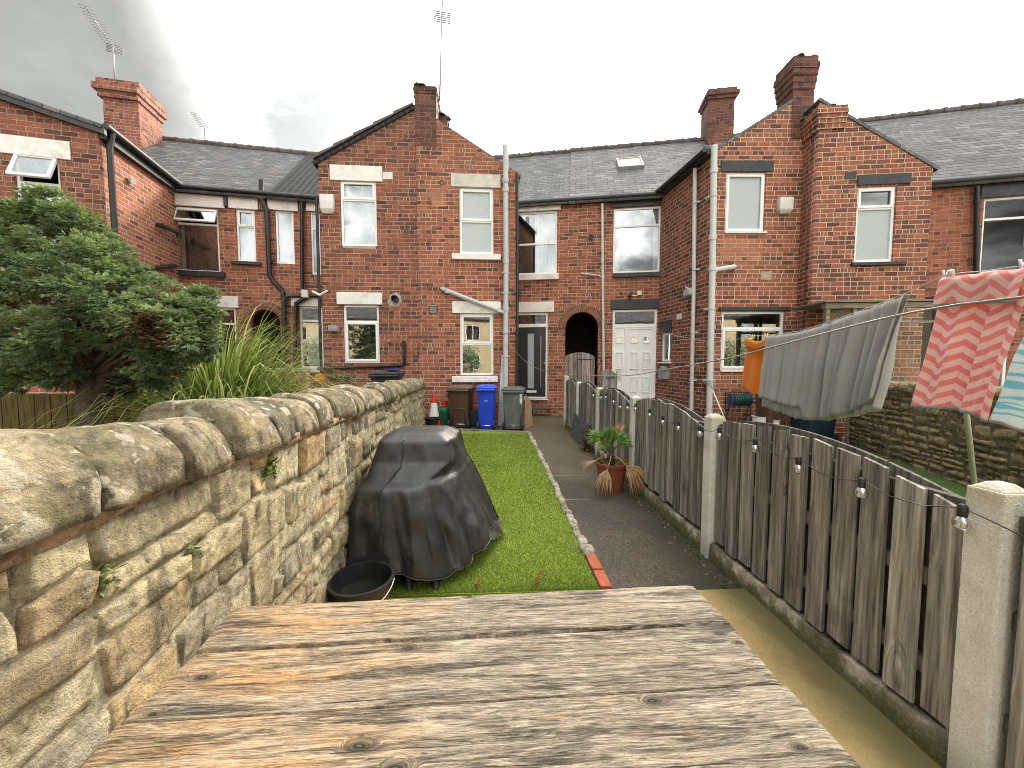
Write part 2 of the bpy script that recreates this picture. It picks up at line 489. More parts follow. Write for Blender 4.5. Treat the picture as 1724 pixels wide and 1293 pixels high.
# ------------------------------------------------------------------ facades
class Fac:
    def __init__(s, x, y, th):
        s.M = Matrix.Translation((x, y, 0)) @ Matrix.Rotation(radians(th), 4, 'Z')
        s.I = s.M.inverted(); s.holes = []; s.th = th
    def fp(s, px, py, off=0.0):
        o = s.I @ CAM; d = (s.I.to_3x3() @ ray(px, py))
        t = (off - o.y) / d.y; p = o + d * t
        return p.x, p.z
    def rect(s, x0, y0, x1, y1, off=0.0):
        xm, ym = (x0 + x1) / 2, (y0 + y1) / 2
        u0 = s.fp(x0, ym, off)[0]; u1 = s.fp(x1, ym, off)[0]
        z1 = s.fp(xm, y0, off)[1]; z0 = s.fp(xm, y1, off)[1]
        return u0, u1, z0, z1
    def P(s, u, y, z): return s.M @ Vector((u, y, z))

def wall(house, F, name, poly, m, thick=.23, y0=0.0, holes=None, label=None, M=None):
    """polygon (u,z) with rectangular / free openings, extruded into the building"""
    cu = bpy.data.curves.new('tmp', 'CURVE'); cu.dimensions = '2D'; cu.fill_mode = 'BOTH'; cu.extrude = thick / 2
    loops = [poly] + (holes if holes is not None else F.holes)
    for lp in loops:
        if len(lp) == 4 and not isinstance(lp[0], (tuple, list)):
            u0, u1, z0, z1 = lp; lp = [(u0, z0), (u1, z0), (u1, z1), (u0, z1)]
        sp = cu.splines.new('POLY'); sp.points.add(len(lp) - 1); sp.use_cyclic_u = True
        for p, (u, z) in zip(sp.points, lp): p.co = (u, z, 0, 1)
    ob = bpy.data.objects.new('tmp', cu); COL.objects.link(ob)
    dg = bpy.context.evaluated_depsgraph_get()
    me = bpy.data.meshes.new_from_object(ob.evaluated_get(dg))
    bpy.data.objects.remove(ob); bpy.data.curves.remove(cu)
    bm = bmesh.new(); bm.from_mesh(me)
    for v in bm.verts:
        x, y, z = v.co; v.co = (x, z + thick / 2 + y0, y)
    bmesh.ops.remove_doubles(bm, verts=bm.verts, dist=1e-5)
    bmesh.ops.recalc_face_normals(bm, faces=bm.faces)
    bm.to_mesh(me); bm.free()
    me.name = name
    while me.uv_layers: me.uv_layers.remove(me.uv_layers[0])
    me.materials.clear(); me.materials.append(m)
    box_uv(me)
    o = bpy.data.objects.new(name, me)
    link(o, house, F.M if M is None else M)
    if label: o['label'] = label
    return o

def ring(mb, u0, u1, z0, z1, w, y0, y1, wb=None):
    wb = wb or w
    mb.box(u0, u0 + w, y0, y1, z0, z1); mb.box(u1 - w, u1, y0, y1, z0, z1)
    mb.box(u0 + w, u1 - w, y0, y1, z1 - w, z1); mb.box(u0 + w, u1 - w, y0, y1, z0, z0 + wb)

def curtain(win, F, u0, u1, z0, z1, m, y=.16, waves=7, amp=.018, name='curtain'):
    n = max(12, waves * 8); vs = []; fs = []
    ph = random.random() * 6
    for k, z in enumerate((z1, z0)):
        for i in range(n + 1):
            a = i / n
            vs.append((u0 + (u1 - u0) * a, y + amp * sin(a * waves * 2 * pi + ph + .6 * sin(a * 9)), z))
    for i in range(n): fs.append((i, i + 1, n + 2 + i, n + 1 + i))
    mb = MB(); mb.mesh(vs, fs)
    return mb.build(name, m, win, F.M, smooth=True)

def window(house, F, r, bars=(), mulls=(), sash=(), net=None, mnet=None, rec=.035, glassm=None, cells_glass=None, name='window', label=None, openz=None, fw=.055, depth=.07, hole=True, room=True, netw=9):
    u0, u1, z0, z1 = F.rect(*r)
    if hole: F.holes.append((u0, u1, z0, z1))
    xm, ym = (r[0] + r[2]) / 2, (r[1] + r[3]) / 2
    zs = [z1] + [F.fp(xm, b)[1] for b in bars] + [z0]
    us = [u0] + [F.fp(b, ym)[0] for b in mulls] + [u1]
    g = .002
    mb = MB(); y0, y1 = rec, rec + depth
    ring(mb, u0 + g, u1 - g, z0 + g, z1 - g, fw, y0, y1)
    for z in zs[1:-1]: mb.box(u0 + fw, u1 - fw, y0 + .001, y1, z - fw * .5, z + fw * .5)
    for u in us[1:-1]:
        zt = zs[0]
        mb.box(u - fw * .5, u + fw * .5, y0 + .002, y1 - .001, z0 + fw, zs[-2] - fw * .5 if len(zs) > 2 else z1 - fw)
    cells = []
    for j in range(len(zs) - 1):
        uu = us if (j == len(zs) - 2) else [u0, u1]
        for i in range(len(uu) - 1):
            cells.append((uu[i] + (fw if i == 0 else fw * .5), uu[i + 1] - (fw if i == len(uu) - 2 else fw * .5),
                          zs[j + 1] + (fw if j == len(zs) - 2 else fw * .5), zs[j] - (fw if j == 0 else fw * .5)))
    for k in sash:
        a, b, c, d = cells[k]
        if k == openz: continue
        ring(mb, a - .018, b + .018, c - .018, d + .018, .055, y0 - .014, y0 + .02)
    w = mb.build(name, M_upvc, house, F.M, bevel=.006, seg=1, label=label)
    for k, (a, b, c, d) in enumerate(cells):
        gm = (cells_glass or {}).get(k, glassm or M_glass)
        if k == openz:
            # top hung light pushed open
            ang = radians(24); mo = F.M @ Matrix.Translation(((a + b) / 2, y0 - .01, d + .01)) @ Matrix.Rotation(-ang, 4, 'X')
            ms = MB(); hw = (b - a) / 2 + .03; hh = d - c + .05
            ring(ms, -hw, hw, -hh, 0, .06, -.03, .02)
            sa = ms.build('opening_sash', M_upvc, w, mo, bevel=.006, seg=1)
            mp = MB(); mp.box(-hw + .06, hw - .06, -.008, -.004, -hh + .06, -.06)
            # the pane belongs to the sash; keep the tree three deep by hanging it on the window
            mp.build('pane', gm, w, mo)
            continue
        mp = MB(); yy = y0 + .03
        mp.face([(a, yy, c), (b, yy, c), (b, yy, d), (a, yy, d)])
        mp.build('pane', gm, w, F.M)
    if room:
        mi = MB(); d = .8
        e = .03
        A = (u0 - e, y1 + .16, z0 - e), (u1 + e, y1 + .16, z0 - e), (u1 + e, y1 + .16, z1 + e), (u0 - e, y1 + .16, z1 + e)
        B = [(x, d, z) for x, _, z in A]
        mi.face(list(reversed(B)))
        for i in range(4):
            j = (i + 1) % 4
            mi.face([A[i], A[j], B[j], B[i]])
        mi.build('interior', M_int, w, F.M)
    if net:
        for (fa, fb, ga, gb) in net:   # fractions of the window
            curtain(w, F, lerp(u0, u1, fa), lerp(u0, u1, fb), lerp(z0, z1, ga), lerp(z0, z1, gb), mnet or M_net, y=y1 + .05, waves=netw)
    return w

def slab(house, F, name, r, m, proud=.02, back=.0, bevel=.008, label=None, off=0., rough=0):
    u0, u1, z0, z1 = F.rect(*r)
    mb = MB(); mb.box(u0, u1, -proud + off, back + off, z0, z1)
    return mb.build(name, m, house, F.M, bevel=bevel, seg=1, label=label)

def pipe(house, F, name, pts, r, m, off=.09, brackets=(), n=10, label=None, collars=()):
    """pts: pixels on the plane off in front of the facade"""
    mb = MB(); P = []
    for p in pts:
        o = p[2] if len(p) > 2 else off
        u, z = F.fp(p[0], p[1], -o); P.append((u, -o, z))
    mb.tube(P, r, n)
    for (px, py) in list(brackets):
        u, z = F.fp(px, py, -off)
        mb.tube([(u, -off, z - .02), (u, -off, z + .02)], r * 1.18, n)
        mb.box(u - r * 1.5, u + r * 1.5, -off + r * .6, 0.02, z - .018, z + .018)
    for (px, py) in collars:
        u, z = F.fp(px, py, -off)
        mb.tube([(u, -off, z - .05), (u, -off, z + .05)], r * 1.22, n)
    return mb.build(name, m, house, None, smooth=True, auto=40, label=label) if False else _bp(mb, name, m, house, F, label)

def _bp(mb, name, m, house, F, label):
    return mb.build(name, m, house, F.M, smooth=True, auto=45, label=label)

def roof_slab(house, name, m, P0, X, Y, thick=.06, label=None):
    """rectangular roof plane, P0 lower corner, X along the eaves, Y up the slope (world vectors)"""
    P0 = Vector(P0); X = Vector(X); Y = Vector(Y)
    ex = X.normalized(); ey = (Y - ex * Y.dot(ex)); sk = Y.dot(ex); ly = ey.length; ey.normalize(); ez = ex.cross(ey)
    M = Matrix.Translation(P0) @ Matrix((ex, ey, ez)).transposed().to_4x4()
    mb = MB(); L = X.length
    nx = 1
    p = [(0, 0, -thick), (L, 0, -thick), (L + sk, ly, -thick), (sk, ly, -thick), (0, 0, 0), (L, 0, 0), (L + sk, ly, 0), (sk, ly, 0)]
    mb.hexa(p)
    return mb.build(name, m, house, M, label=label), M

def chimney(house, F, y0, y1, shaft, cap, base_z, m, mcap=None, name='chimney', label=None, capr=None, steps=2, ragged=True):
    """shaft / cap: pixel rects seen on the plane y=y0"""
    u0, u1, _, zt = F.rect(shaft[0], shaft[1], shaft[2], shaft[1] + 1, y0)
    c0, c1, _, ct = F.rect(cap[0], cap[1], cap[2], cap[1] + 1, y0)
    cb = F.fp((cap[0] + cap[2]) / 2, cap[3], y0)[1]
    mb = MB(); mb.box(u0, u1, y0, y1, base_z, cb)
    n = steps; ov = max(.02, min(u0 - c0, .2)); 
    zc = cb
    for i in range(n):
        zz = lerp(cb, ct, (i + 1) / (n + 1))
        e = ov * (i + 1) / n
        mb.box(u0 - e, u1 + max(0.02, (c1 - u1)) * (i + 1) / n, y0 - e, y1 + e, zc, zz); zc = zz
    e = ov * .55
    mb.box(u0 - e, u1 + e, y0 - e, y1 + e, zc, ct)
    o = mb.build(name, m, house, F.M, label=label)
    # crumbling mortar flaunching on the top course
    mr = MB()
    for k in range(14):
        a = random.random(); d = random.random(); rr = random.uniform(.05, .11)
        mr.lathe([(rr, 0), (rr * .8, rr * .35), (rr * .3, rr * .55)], 7, (lerp(u0, u1, a), lerp(y0, y1, d), ct))
    mr.build('flaunching', M_ridge, o, F.M)
    return o, (u0, u1, ct)

def aerial(parent, base, top, ang, length, tilt, m, els=9, elw=.28, panel=True):
    """yagi aerial on a mast; world points"""
    base = Vector(base); top = Vector(top)
    mb = MB(); mb.tube([base, top], .02, 8)
    d = Vector((cos(ang) * cos(tilt), sin(ang) * cos(tilt), sin(tilt)))
    side = Vector((-sin(ang), cos(ang), 0)); up = d.cross(side)
    a = top - d * .15; b = top + d * length
    mb.tube([a, b], .011, 6)
    for i in range(els):
        p = lerp(.08, length, i / (els - 1)); c = top + d * p
        w = elw * (1 - .35 * i / els)
        mb.tube([c - side * w / 2, c + side * w / 2], .006, 5)
    if panel:
        for s in (-1, 1):
            c = top - d * .1 + up * .07 * s
            for q in (-.05, 0, .05):
                cc = c + up * q * s
                mb.tube([cc - side * .2, cc + side * .2], .012, 5)
    return mb.build('tv_aerial', m, parent, None, smooth=True)

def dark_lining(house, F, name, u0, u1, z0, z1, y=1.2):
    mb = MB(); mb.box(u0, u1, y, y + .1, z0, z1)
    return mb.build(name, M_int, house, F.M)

def vent_box(house, F, name, r, m, proud, label=None, bevel=.02, wedge=True):
    """alarm sounder: rectangle with chamfered foot"""
    u0, u1, z0, z1 = F.rect(*r)
    mb = MB(); h = z1 - z0; w = u1 - u0
    k = .22
    mb.hexa([(u0 + w * .15, -proud * .55, z0), (u1 - w * .15, -proud * .55, z0), (u1 - w * .15, 0, z0), (u0 + w * .15, 0, z0),
             (u0, -proud, z0 + h * k), (u1, -proud, z0 + h * k), (u1, 0, z0 + h * k), (u0, 0, z0 + h * k)])
    mb.box(u0, u1, -proud, 0, z0 + h * k, z1)
    return mb.build(name, m, house, F.M, bevel=bevel * .5, seg=2, label=label, smooth=True, auto=30)

# ================================================================== the facade planes
def fac2(p, q):
    """facade through two plan points, left to right as seen from outside"""
    return Fac(p.x, p.y, math.degrees(atan2(q.y - p.y, q.x - p.x)))
GC = Fac(0, 9.30, 1.6)                 # centre gable
RL = Fac(-4.23, 11.2, 9.5)             # recessed wall left of it
cD = at_y(1113, 335, 10.5)
RC = Fac(cD.x, cD.y, -11.5)            # recessed wall right of it
cDf = at_y(1196, 255, 8.40)
DS = fac2(cD, cDf)                     # right wing, side
DF = Fac(cDf.x, cDf.y, -2.6)           # right wing, front
cE = at_y(1375, 300, 7.85)
EF = Fac(cE.x, cE.y, -8.0)             # right half of right wing
RR = Fac(8.58, 9.3, -15.6)             # far right row
cA = at_y(166, 242, 8.05)
cAe = at_y(291, 326, 10.4)
AS = fac2(cA, cAe)                     # far left wing, side
AF = Fac(cA.x, cA.y, AS.th - 90)       # far left wing, front
ZB = -.25

def horiz(v): return Vector((v[0], v[1], 0))

# ================================================================== house A (far left wing)
HA = thing('terraced_house', 'red brick house at the far left with an open top window above the conifer', 'house', AF.P(0, 0, 0), group='terraced brick houses')
EZA = 6.1
window(HA, AF, (27, 258, 104, 420), bars=[308], openz=0, net=[(0, 1, 0, .7)], glassm=M_glassR)
slab(HA, AF, 'lintel', (1, 233, 119, 264), M_lintelW, proud=.03)
ua = AF.fp(0, 158)[0]; za = AF.fp(0, 158)[1]
slp = (za - EZA) / (0 - ua)
WA = 6.0
wall(HA, AF, 'wall', [(-WA, ZB), (0, ZB), (0, EZA), (-WA / 2, EZA + slp * WA / 2), (-WA, EZA)], M_brA)
lenA = (cAe - cA).length + .3
wall(HA, AS, 'wall', [(.24, ZB), (lenA, ZB), (lenA, EZA), (.24, EZA)], M_brAs, holes=[], label='sunny orange brick side wall')
MA = AF.M
def P_(F, u, y, z): return F.M @ Vector((u, y, z))
dAy = 7.0
e0 = P_(AF, .14, -.12, EZA - slp * .14 + .05); r0 = P_(AF, -WA / 2, -.12, EZA + slp * WA / 2 + .05)
roof_slab(HA, 'roof', M_slateL, e0 , P_(AF, .14, dAy, 0) - P_(AF, .14, 0, 0), r0 - e0, .07)
e1 = P_(AF, -WA - .14, dAy - .12, EZA - slp * .14 + .05); r1 = P_(AF, -WA / 2, dAy - .12, EZA + slp * WA / 2 + .05)
roof_slab(HA, 'roof', M_slateL, e1, P_(AF, 0, 0, 0) - P_(AF, 0, dAy, 0), r1 - e1, .07)
mb = MB()   # dark verge board down the gable
mb.prism([(0.16, EZA - slp * .16 - .12), (.16, EZA - slp * .16 + .03), (-WA / 2, EZA + slp * WA / 2 + .03), (-WA / 2, EZA + slp * WA / 2 - .12)], -.10, -.03)
mb.build('bargeboard', M_black, HA, AF.M)
mb = MB(); mb.tube([P_(AS, -.05, -.16, EZA + .02), P_(AS, lenA - .25, -.16, EZA - .02)], .062, 10)
mb.build('gutter', M_black, HA, None, smooth=True, auto=40)
mb = MB(); mb.box(0.0, lenA, -.1, -.02, EZA - .2, EZA - .03); mb.build('fascia', M_black, HA, AS.M)
mb = MB(); mb.tube([P_(AS, .12, -.16, EZA), P_(AS, .12, -.1, EZA - .35), P_(AS, .12, -.1, .1)], .052, 10)
mb.build('downpipe', M_blackpipe, HA, None, smooth=True, auto=40)
u, z = AS.fp(216, 301)
mb = MB(); mb.lathe([(.03, 0), (.07, .04), (.075, .1)], 12); mb.build('flood_lamp', M_lintelG, HA, AS.M @ Matrix.Translation((u, 0, z)) @ Matrix.Rotation(radians(115), 4, 'X'))
u, z = AS.fp(262, 378); u2, z2 = AS.fp(290, 392)
mb = MB(); mb.tube([(u, -.02, z), (u, -.14, z - .02), (u2, -.14, z2)], .045, 8); mb.tube([(u2, -.14, z2), (u2 + .02, -.14, z2 - .12)], .06, 8)
mb.build('overflow_pipe', M_blackpipe, HA, AS.M, smooth=True, auto=40)
u, z = AS.fp(228, 452); u2, z2 = AS.fp(291, 447)
mb = MB(); mb.tube([(u, -.06, z), (u2, -.06, z2)], .05, 8); mb.build('waste_pipe', M_blackpipe, HA, AS.M, smooth=True)

# ================================================================== house B (left row and left half of the centre gable)
HB = thing('terraced_house', 'dark red brick house with black vent pipe and the left half of the middle gable', 'house', GC.P(-2.5, 0, 0), group='terraced brick houses')
window(HB, RL, (294, 349, 369, 458), bars=[377], openz=0, net=[(.0, .14, 0, .75)], mnet=M_cream)
slab(HB, RL, 'sill', (294, 457, 380, 466), M_black, proud=.09)
curtain(HB, RL, RL.fp(308, 400)[0], RL.fp(362, 400)[0], RL.fp(330, 452)[1], RL.fp(330, 384)[1], M_blind, y=.24, waves=9, amp=.03, name='vertical_blind')
window(HB, RL, (398, 352, 430, 441), bars=[381], sash=[0], net=[(0, 1, 0, 1)], fw=.05)
slab(HB, RL, 'sill', (390, 441, 441, 446.5), M_black, proud=.09)
window(HB, RL, (464, 354, 495, 444), net=[(0, 1, 0, 1)], fw=.055)
window(HB, RL, (523.5, 357, 541, 462), bars=[385], net=[(0, 1, 0, 1)], fw=.05)
window(HB, RL, (505, 516, 545, 620), bars=[540], net=[(.25, 1, 0, .8)], glassm=M_glassR)
for r in ((292, 328.5, 379, 348.5), (385, 333, 435, 352.5), (451, 336.5, 502, 355), (516, 340, 540, 356.5)):
    slab(HB, RL, 'lintel', r, M_facwhite, proud=.05)
slab(HB, RL, 'lintel', (491, 502.5, 541, 516), M_lintelW, proud=.04)
slab(HB, RL, 'sill', (505, 620, 545, 627), M_lintelW, proud=.08)
slab(HB, RL, 'lintel', (352, 499, 402, 518), M_lintelW, proud=.05)
window(HB, RL, (356, 518, 399, 640), bars=[545], glassm=M_glassR)
# passage arch behind the ornamental grass
ax0, az0 = RL.fp(424, 600); ax1 = RL.fp(474, 600)[0]; azt = RL.fp(449, 521)[1]
ar = (ax1 - ax0) / 2; acx = (ax0 + ax1) / 2
RL.holes.append([(ax0, ZB + .05), (ax1, ZB + .05)] + [(acx + ar * cos(a), azt - ar + ar * sin(a)) for a in np.linspace(0, pi, 15)])
def arch_ring(house, F, cx, zc, r, depth, m, n=34, drop=.45, rings=2, th=.115, mort=None):
    mb = MB(); mm = MB()
    for q in range(rings):
        ra = r + .004 + q * th; rb = ra + th - .014
        k = int(n * (1 + .12 * q))
        for i in range(k):
            a0 = pi * i / k + .012; a1 = pi * (i + 1) / k - .012
            w = random.random()
            p = [(cx + ra * cos(a0), zc + ra * sin(a0)), (cx + rb * cos(a0), zc + rb * sin(a0)), (cx + rb * cos(a1), zc + rb * sin(a1)), (cx + ra * cos(a1), zc + ra * sin(a1))]
            mb.prism(p, -.022, .1, rnd=w)
        if q == rings - 1:
            R0, R1 = r + .001, rb + .012
            N = 40
            for i in range(N):
                a0 = pi * i / N; a1 = pi * (i + 1) / N
                mm.prism([(cx + R0 * cos(a0), zc + R0 * sin(a0)), (cx + R1 * cos(a0), zc + R1 * sin(a0)), (cx + R1 * cos(a1), zc + R1 * sin(a1)), (cx + R0 * cos(a1), zc + R0 * sin(a1))], -.006, .05)
    o = mb.build('arch', m, house, F.M)
    mm.build('mortar', M_archmort, o, F.M)
    return o
def archbrick():
    m, t, b = mat('arch_brick')
    r = t.attr('rnd'); n = t.noise(t.tc('Object'), 40, 4)
    c = t.ramp(r, [(0, (.15, .055, .042)), (.4, (.26, .08, .052)), (.7, (.33, .11, .07)), (1, (.12, .07, .05))])
    c = t.mix(1., c, t.ramp(n, [(.3, (.75, .75, .75)), (.7, (1.2, 1.2, 1.2))]), 'MULTIPLY')
    setp(t, b, c, .9, normal=t.bump(n, .4, .01)); return m
M_archb = archbrick()
M_archmort = plain('arch_mortar', (.42, .34, .25), .9, var=.2, scale=9, bump=.3)
arch_ring(HB, RL, acx, azt - ar, ar, .1, M_archb)
def tunnel(house, F, x0, x1, zt, r, depth, floor=.2):
    mb = MB(); cx = (x0 + x1) / 2
    prof = [(x0 - .001, ZB)] + [(cx - (r + .001) * cos(a), zt - r + (r + .001) * sin(a)) for a in np.linspace(0, pi, 15)] + [(x1 + .001, ZB)]
    for i in range(len(prof) - 1):
        a, b_ = prof[i], prof[i + 1]
        mb.face([(a[0], .23, a[1]), (a[0], depth, a[1]), (b_[0], depth, b_[1]), (b_[0], .23, b_[1])])
    mb.face([(p[0], depth, p[1]) for p in prof])
    return mb.build('passage', M_brTun, house, F.M)
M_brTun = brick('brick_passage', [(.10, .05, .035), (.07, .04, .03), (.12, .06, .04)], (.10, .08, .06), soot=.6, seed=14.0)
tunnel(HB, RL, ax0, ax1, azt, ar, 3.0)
uL0 = -5.6; uL1 = 2.4
ezl = 6.02
wall(HB, RL, 'wall', [(uL0, ZB), (uL1, ZB), (uL1, ezl), (uL0, ezl)], M_brRL)
dark_lining(HB, RL, 'inner_wall', uL0, uL1, ZB, ezl, 3.1)
# main roof
rz = 9.15; rd = 4.0
p0 = P_(RL, uL0 - 3.2, -.2, ezl - .08); pr_ = P_(RL, uL0 - 3.2, rd, rz)
roof_slab(HB, 'roof', M_slateL, p0, P_(RL, uL1, 0, 0) - P_(RL, uL0 - 3.2, 0, 0), pr_ - p0, .07)
p0b = P_(RL, uL1, 2 * rd + .2, ezl - .08); prb = P_(RL, uL1, rd, rz)
roof_slab(HB, 'roof', M_slateL, p0b, P_(RL, uL0 - 3.2, 0, 0) - P_(RL, uL1, 0, 0), prb - p0b, .07)
# newer black tiles in a wedge beside the gable
slope = sqrt((rd + .2) ** 2 + (rz - ezl + .08) ** 2)
ey = (pr_ - p0).normalized(); ex = (P_(RL, 1, 0, 0) - P_(RL, 0, 0, 0)).normalized(); ez_ = ex.cross(ey)
Mr = Matrix.Translation(P_(RL, 0, -.2, ezl - .08)) @ Matrix((ex, ey, ez_)).transposed().to_4x4()
def on_roof(px, py):
    I = Mr.inverted(); o = I @ CAM; d = I.to_3x3() @ ray(px, py); t = (0.02 - o.z) / d.z; q = o + d * t; return q.x, q.y
a = on_roof(452, 327); b_ = on_roof(524, 256)
mb = MB()
poly = [(a[0], .0), (2.3, .0), (2.3, slope), (b_[0], b_[1])]
poly[0] = (a[0], 0.0)
vs = [(x, y, .002) for x, y in poly] + [(x, y, .045) for x, y in poly]
mb.mesh(vs, [(3, 2, 1, 0), (4, 5, 6, 7), (0, 1, 5, 4), (1, 2, 6, 5), (2, 3, 7, 6), (3, 0, 4, 7)])
mb.build('tiled_roof', M_pantile, HB, Mr, label='wedge of newer black wavy roof tiles')
def ridge(house, F, u0, u1, y, z, m, step=.45, r=.10):
    mb = MB(); u = u0
    while u < u1:
        e = min(u1, u + step - .008)
        mb.tube([(u, y, z), (e, y, z)], r * random.uniform(.95, 1.05), 9)
        mb.tube([(e - .07, y, z), (e + .02, y, z)], r * 1.18, 9)
        u += step
    return mb.build('ridge_tiles', m, house, F.M, smooth=True, auto=40)
ridge(HB, RL, uL0 - 3.2, uL1, rd, rz + .01, M_ridge)
def gutter(house, F, u0, u1, z, y=-.17, r=.062, m=None, fascia=True):
    mb = MB(); mb.tube([(u0, y, z), (u1, y, z)], r, 10)
    k = u0 + .5
    while k < u1: mb.box(k - .02, k + .02, y - .01, -.002, z - .085, z - .045); k += .95
    if fascia: mb.box(u0, u1, -.06, -.012, z - .085, z + .03)
    return mb.build('gutter', m or M_blackpipe, house, F.M, smooth=True, auto=40)
gutter(HB, RL, RL.fp(286, 322)[0], RL.fp(538, 338)[0], ezl + .0)
for pxx in (382, 508): slab(HB, RL, 'bracket', (pxx - 3, 333 + (pxx - 382) * .07, pxx + 3, 349 + (pxx - 382) * .07), M_black, proud=.1)
pipe(HB, RL, 'vent_pipe', [(440, 303), (440, 334), (449, 354), (454, 464), (460, 474), (475, 489), (478, 500), (479, 660)], .062, M_blackpipe, off=.11, collars=[(440, 334), (454, 440), (478, 503)])
pipe(HB, RL, 'waste_pipe', [(480, 498.5), (538, 498)], .045, M_blackpipe, off=.10)
pipe(HB, RL, 'downpipe', [(508, 338), (509, 488)], .048, M_blackpipe, off=.10, collars=[(509, 400)])
pipe(HB, RL, 'downpipe', [(515, 501), (498, 511), (496, 660)], .052, M_blackpipe, off=.11)
slab(HB, RL, 'hopper', (511, 490, 523, 503), M_plasticW, proud=.22, back=-.05, bevel=.02)
# gable half, left
useam = GC.fp(703, 400)[0]; ugl = GC.fp(535, 268)[0]; ugr = GC.fp(869, 293)[0]
zgl = 6.12; zgr = 6.0; zap = 7.42
hB = GC.holes; GC.holes = []
window(HB, GC, (573, 303, 634, 414), bars=[336], sash=[0], net=[(0, 1, 0, 1)], netw=6)
slab(HB, GC, 'lintel', (555.5, 279, 644, 305), M_lintelW, proud=.025)
slab(HB, GC, 'mortar_patch', (644.5, 290, 661, 302), M_facwhite, proud=.012)
slab(HB, GC, 'mortar_patch', (577, 414, 632, 419), M_stone_buff, proud=.014)
window(HB, GC, (578.5, 513, 638.5, 611), bars=[541.5], sash=[1], glassm=M_glassR)
slab(HB, GC, 'lintel', (568, 493, 644, 513), M_lintelW, proud=.06)
wall(HB, GC, 'wall', [(ugl, ZB), (useam, ZB), (useam, zap), (ugl, zgl)], M_brB)
vent_box(HB, GC, 'alarm_box', (541.5, 330, 564, 361), M_plasticW, .12)
def flue(house, F, px, py, r, m, patch=True, l=.14):
    u, z = F.fp(px, py); mb = MB()
    M = F.M @ Matrix.Translation((u, 0, z)) @ Matrix.Rotation(radians(90), 4, 'X')
    mb.lathe([(r, 0.0), (r, l), (r * .78, l), (r * .78, .02)], 18, caps=(True, True))
    o = mb.build('flue', m, house, M, smooth=True, auto=40)
    if patch:
        mp = MB(); pts = []
        for i in range(22):
            a_ = 2 * pi * i / 22; rr = r * random.uniform(1.5, 2.3)
            pts.append((u + rr * cos(a_), z + rr * sin(a_) - r * .3))
        mp.prism(pts, -.012, .0); mp.build('mortar_patch', M_mort, house, F.M)
flue(HB, GC, 666, 504, .085, M_black)
vent_box(HB, GC, 'outdoor_lamp', (556.5, 549, 572, 560.5), M_greybox, .16)
u, z = GC.fp(655.5, 575); mb = MB(); mb.lathe([(.02, 0), (.035, .03), (.03, .09)], 10)
mb.build('tap_vent', M_lead, HB, GC.M @ Matrix.Translation((u, 0, z)) @ Matrix.Rotation(radians(90), 4, 'X'), smooth=True)
pipe(HB, GC, 'waste_pipe', [(680, 574), (680.5, 612), (676, 615.5), (541, 620.5), (535, 620.5)], .036, M_blackpipe, off=.06)
pipe(HB, GC, 'waste_pipe', [(552, 635.5), (589, 635)], .04, M_blackpipe, off=.06)
pipe(HB, GC, 'downpipe', [(533, 330), (537, 480), (541.5, 650)], .034, M_blackpipe, off=.05)
pipe(HB, GC, 'flood_lamp', [(526, 491), (539, 497), (551, 489.5)], .028, M_plasticW, off=.2)
wall(HB, Fac(*(GC.P(ugl, 2.4, 0).xy), GC.th - 90), 'wall', [(.0, ZB), (2.16, ZB), (2.16, zgl), (0, zgl)], M_brB, holes=[])
def gable_roof(house, F, ue, ze, ua, za, y0, y1, m, th=.09, over=.12, left=True):
    sl = (za - ze) / abs(ua - ue); d = -1 if left else 1
    e = Vector(F.P(ue + d * over, 0, ze - sl * over + .03)); r = Vector(F.P(ua, 0, za + .03))
    if left:
        P0 = F.P(ue + d * over, y1, ze - sl * over + .03); X = F.P(0, y0, 0) - F.P(0, y1, 0)
    else:
        P0 = F.P(ue + d * over, y0, ze - sl * over + .03); X = F.P(0, y1, 0) - F.P(0, y0, 0)
    return roof_slab(house, 'roof', m, P0, X, r - e, th)
gable_roof(HB, GC, ugl, zgl, useam, zap, -.04, 6.0, M_pantile, th=.07)
# stepped tile ends along the verge
mb = MB(); n = 5
for i in range(n):
    a0, a1 = i / n, (i + 1) / n
    u0 = lerp(ugl - .1, useam - .05, a0); u1 = lerp(ugl - .1, useam - .05, a1)
    z0 = lerp(zgl - .0, zap, a0) ; z1 = lerp(zgl - .0, zap, a1)
    mb.prism([(u0, z0 + .035), (u1, z1 + .035), (u1, z1 + .075), (u0, z0 + .115)], -.045, .18)
mb.build('verge_tiles', M_ridge, HB, GC.M)
chB, cinfo = chimney(HB, GC, -.048, .70, (697.5, 145, 734, 190), (695.5, 145, 736, 157), zap - .9, M_brChim, label='tall brick stack at the top of the middle gable', steps=2)
ub, zb_ = GC.fp(740, 162, .3); ut, zt_ = GC.fp(744.5, 22, .3)
aerial(chB, GC.P(ub, .3, zb_ - .1), GC.P(ut, .3, zt_), radians(-81), 1.0, radians(4), M_alu, els=9, elw=.34)
mb = MB(); mb.tube([GC.P(cinfo[1], .3, zb_), GC.P(ub, .3, zb_)], .025, 6); mb.tube([GC.P(cinfo[1], .3, zb_ - .12), GC.P(ub, .3, zb_ - .1)], .02, 6)
mb.build('bracket', M_alu, chB, None)
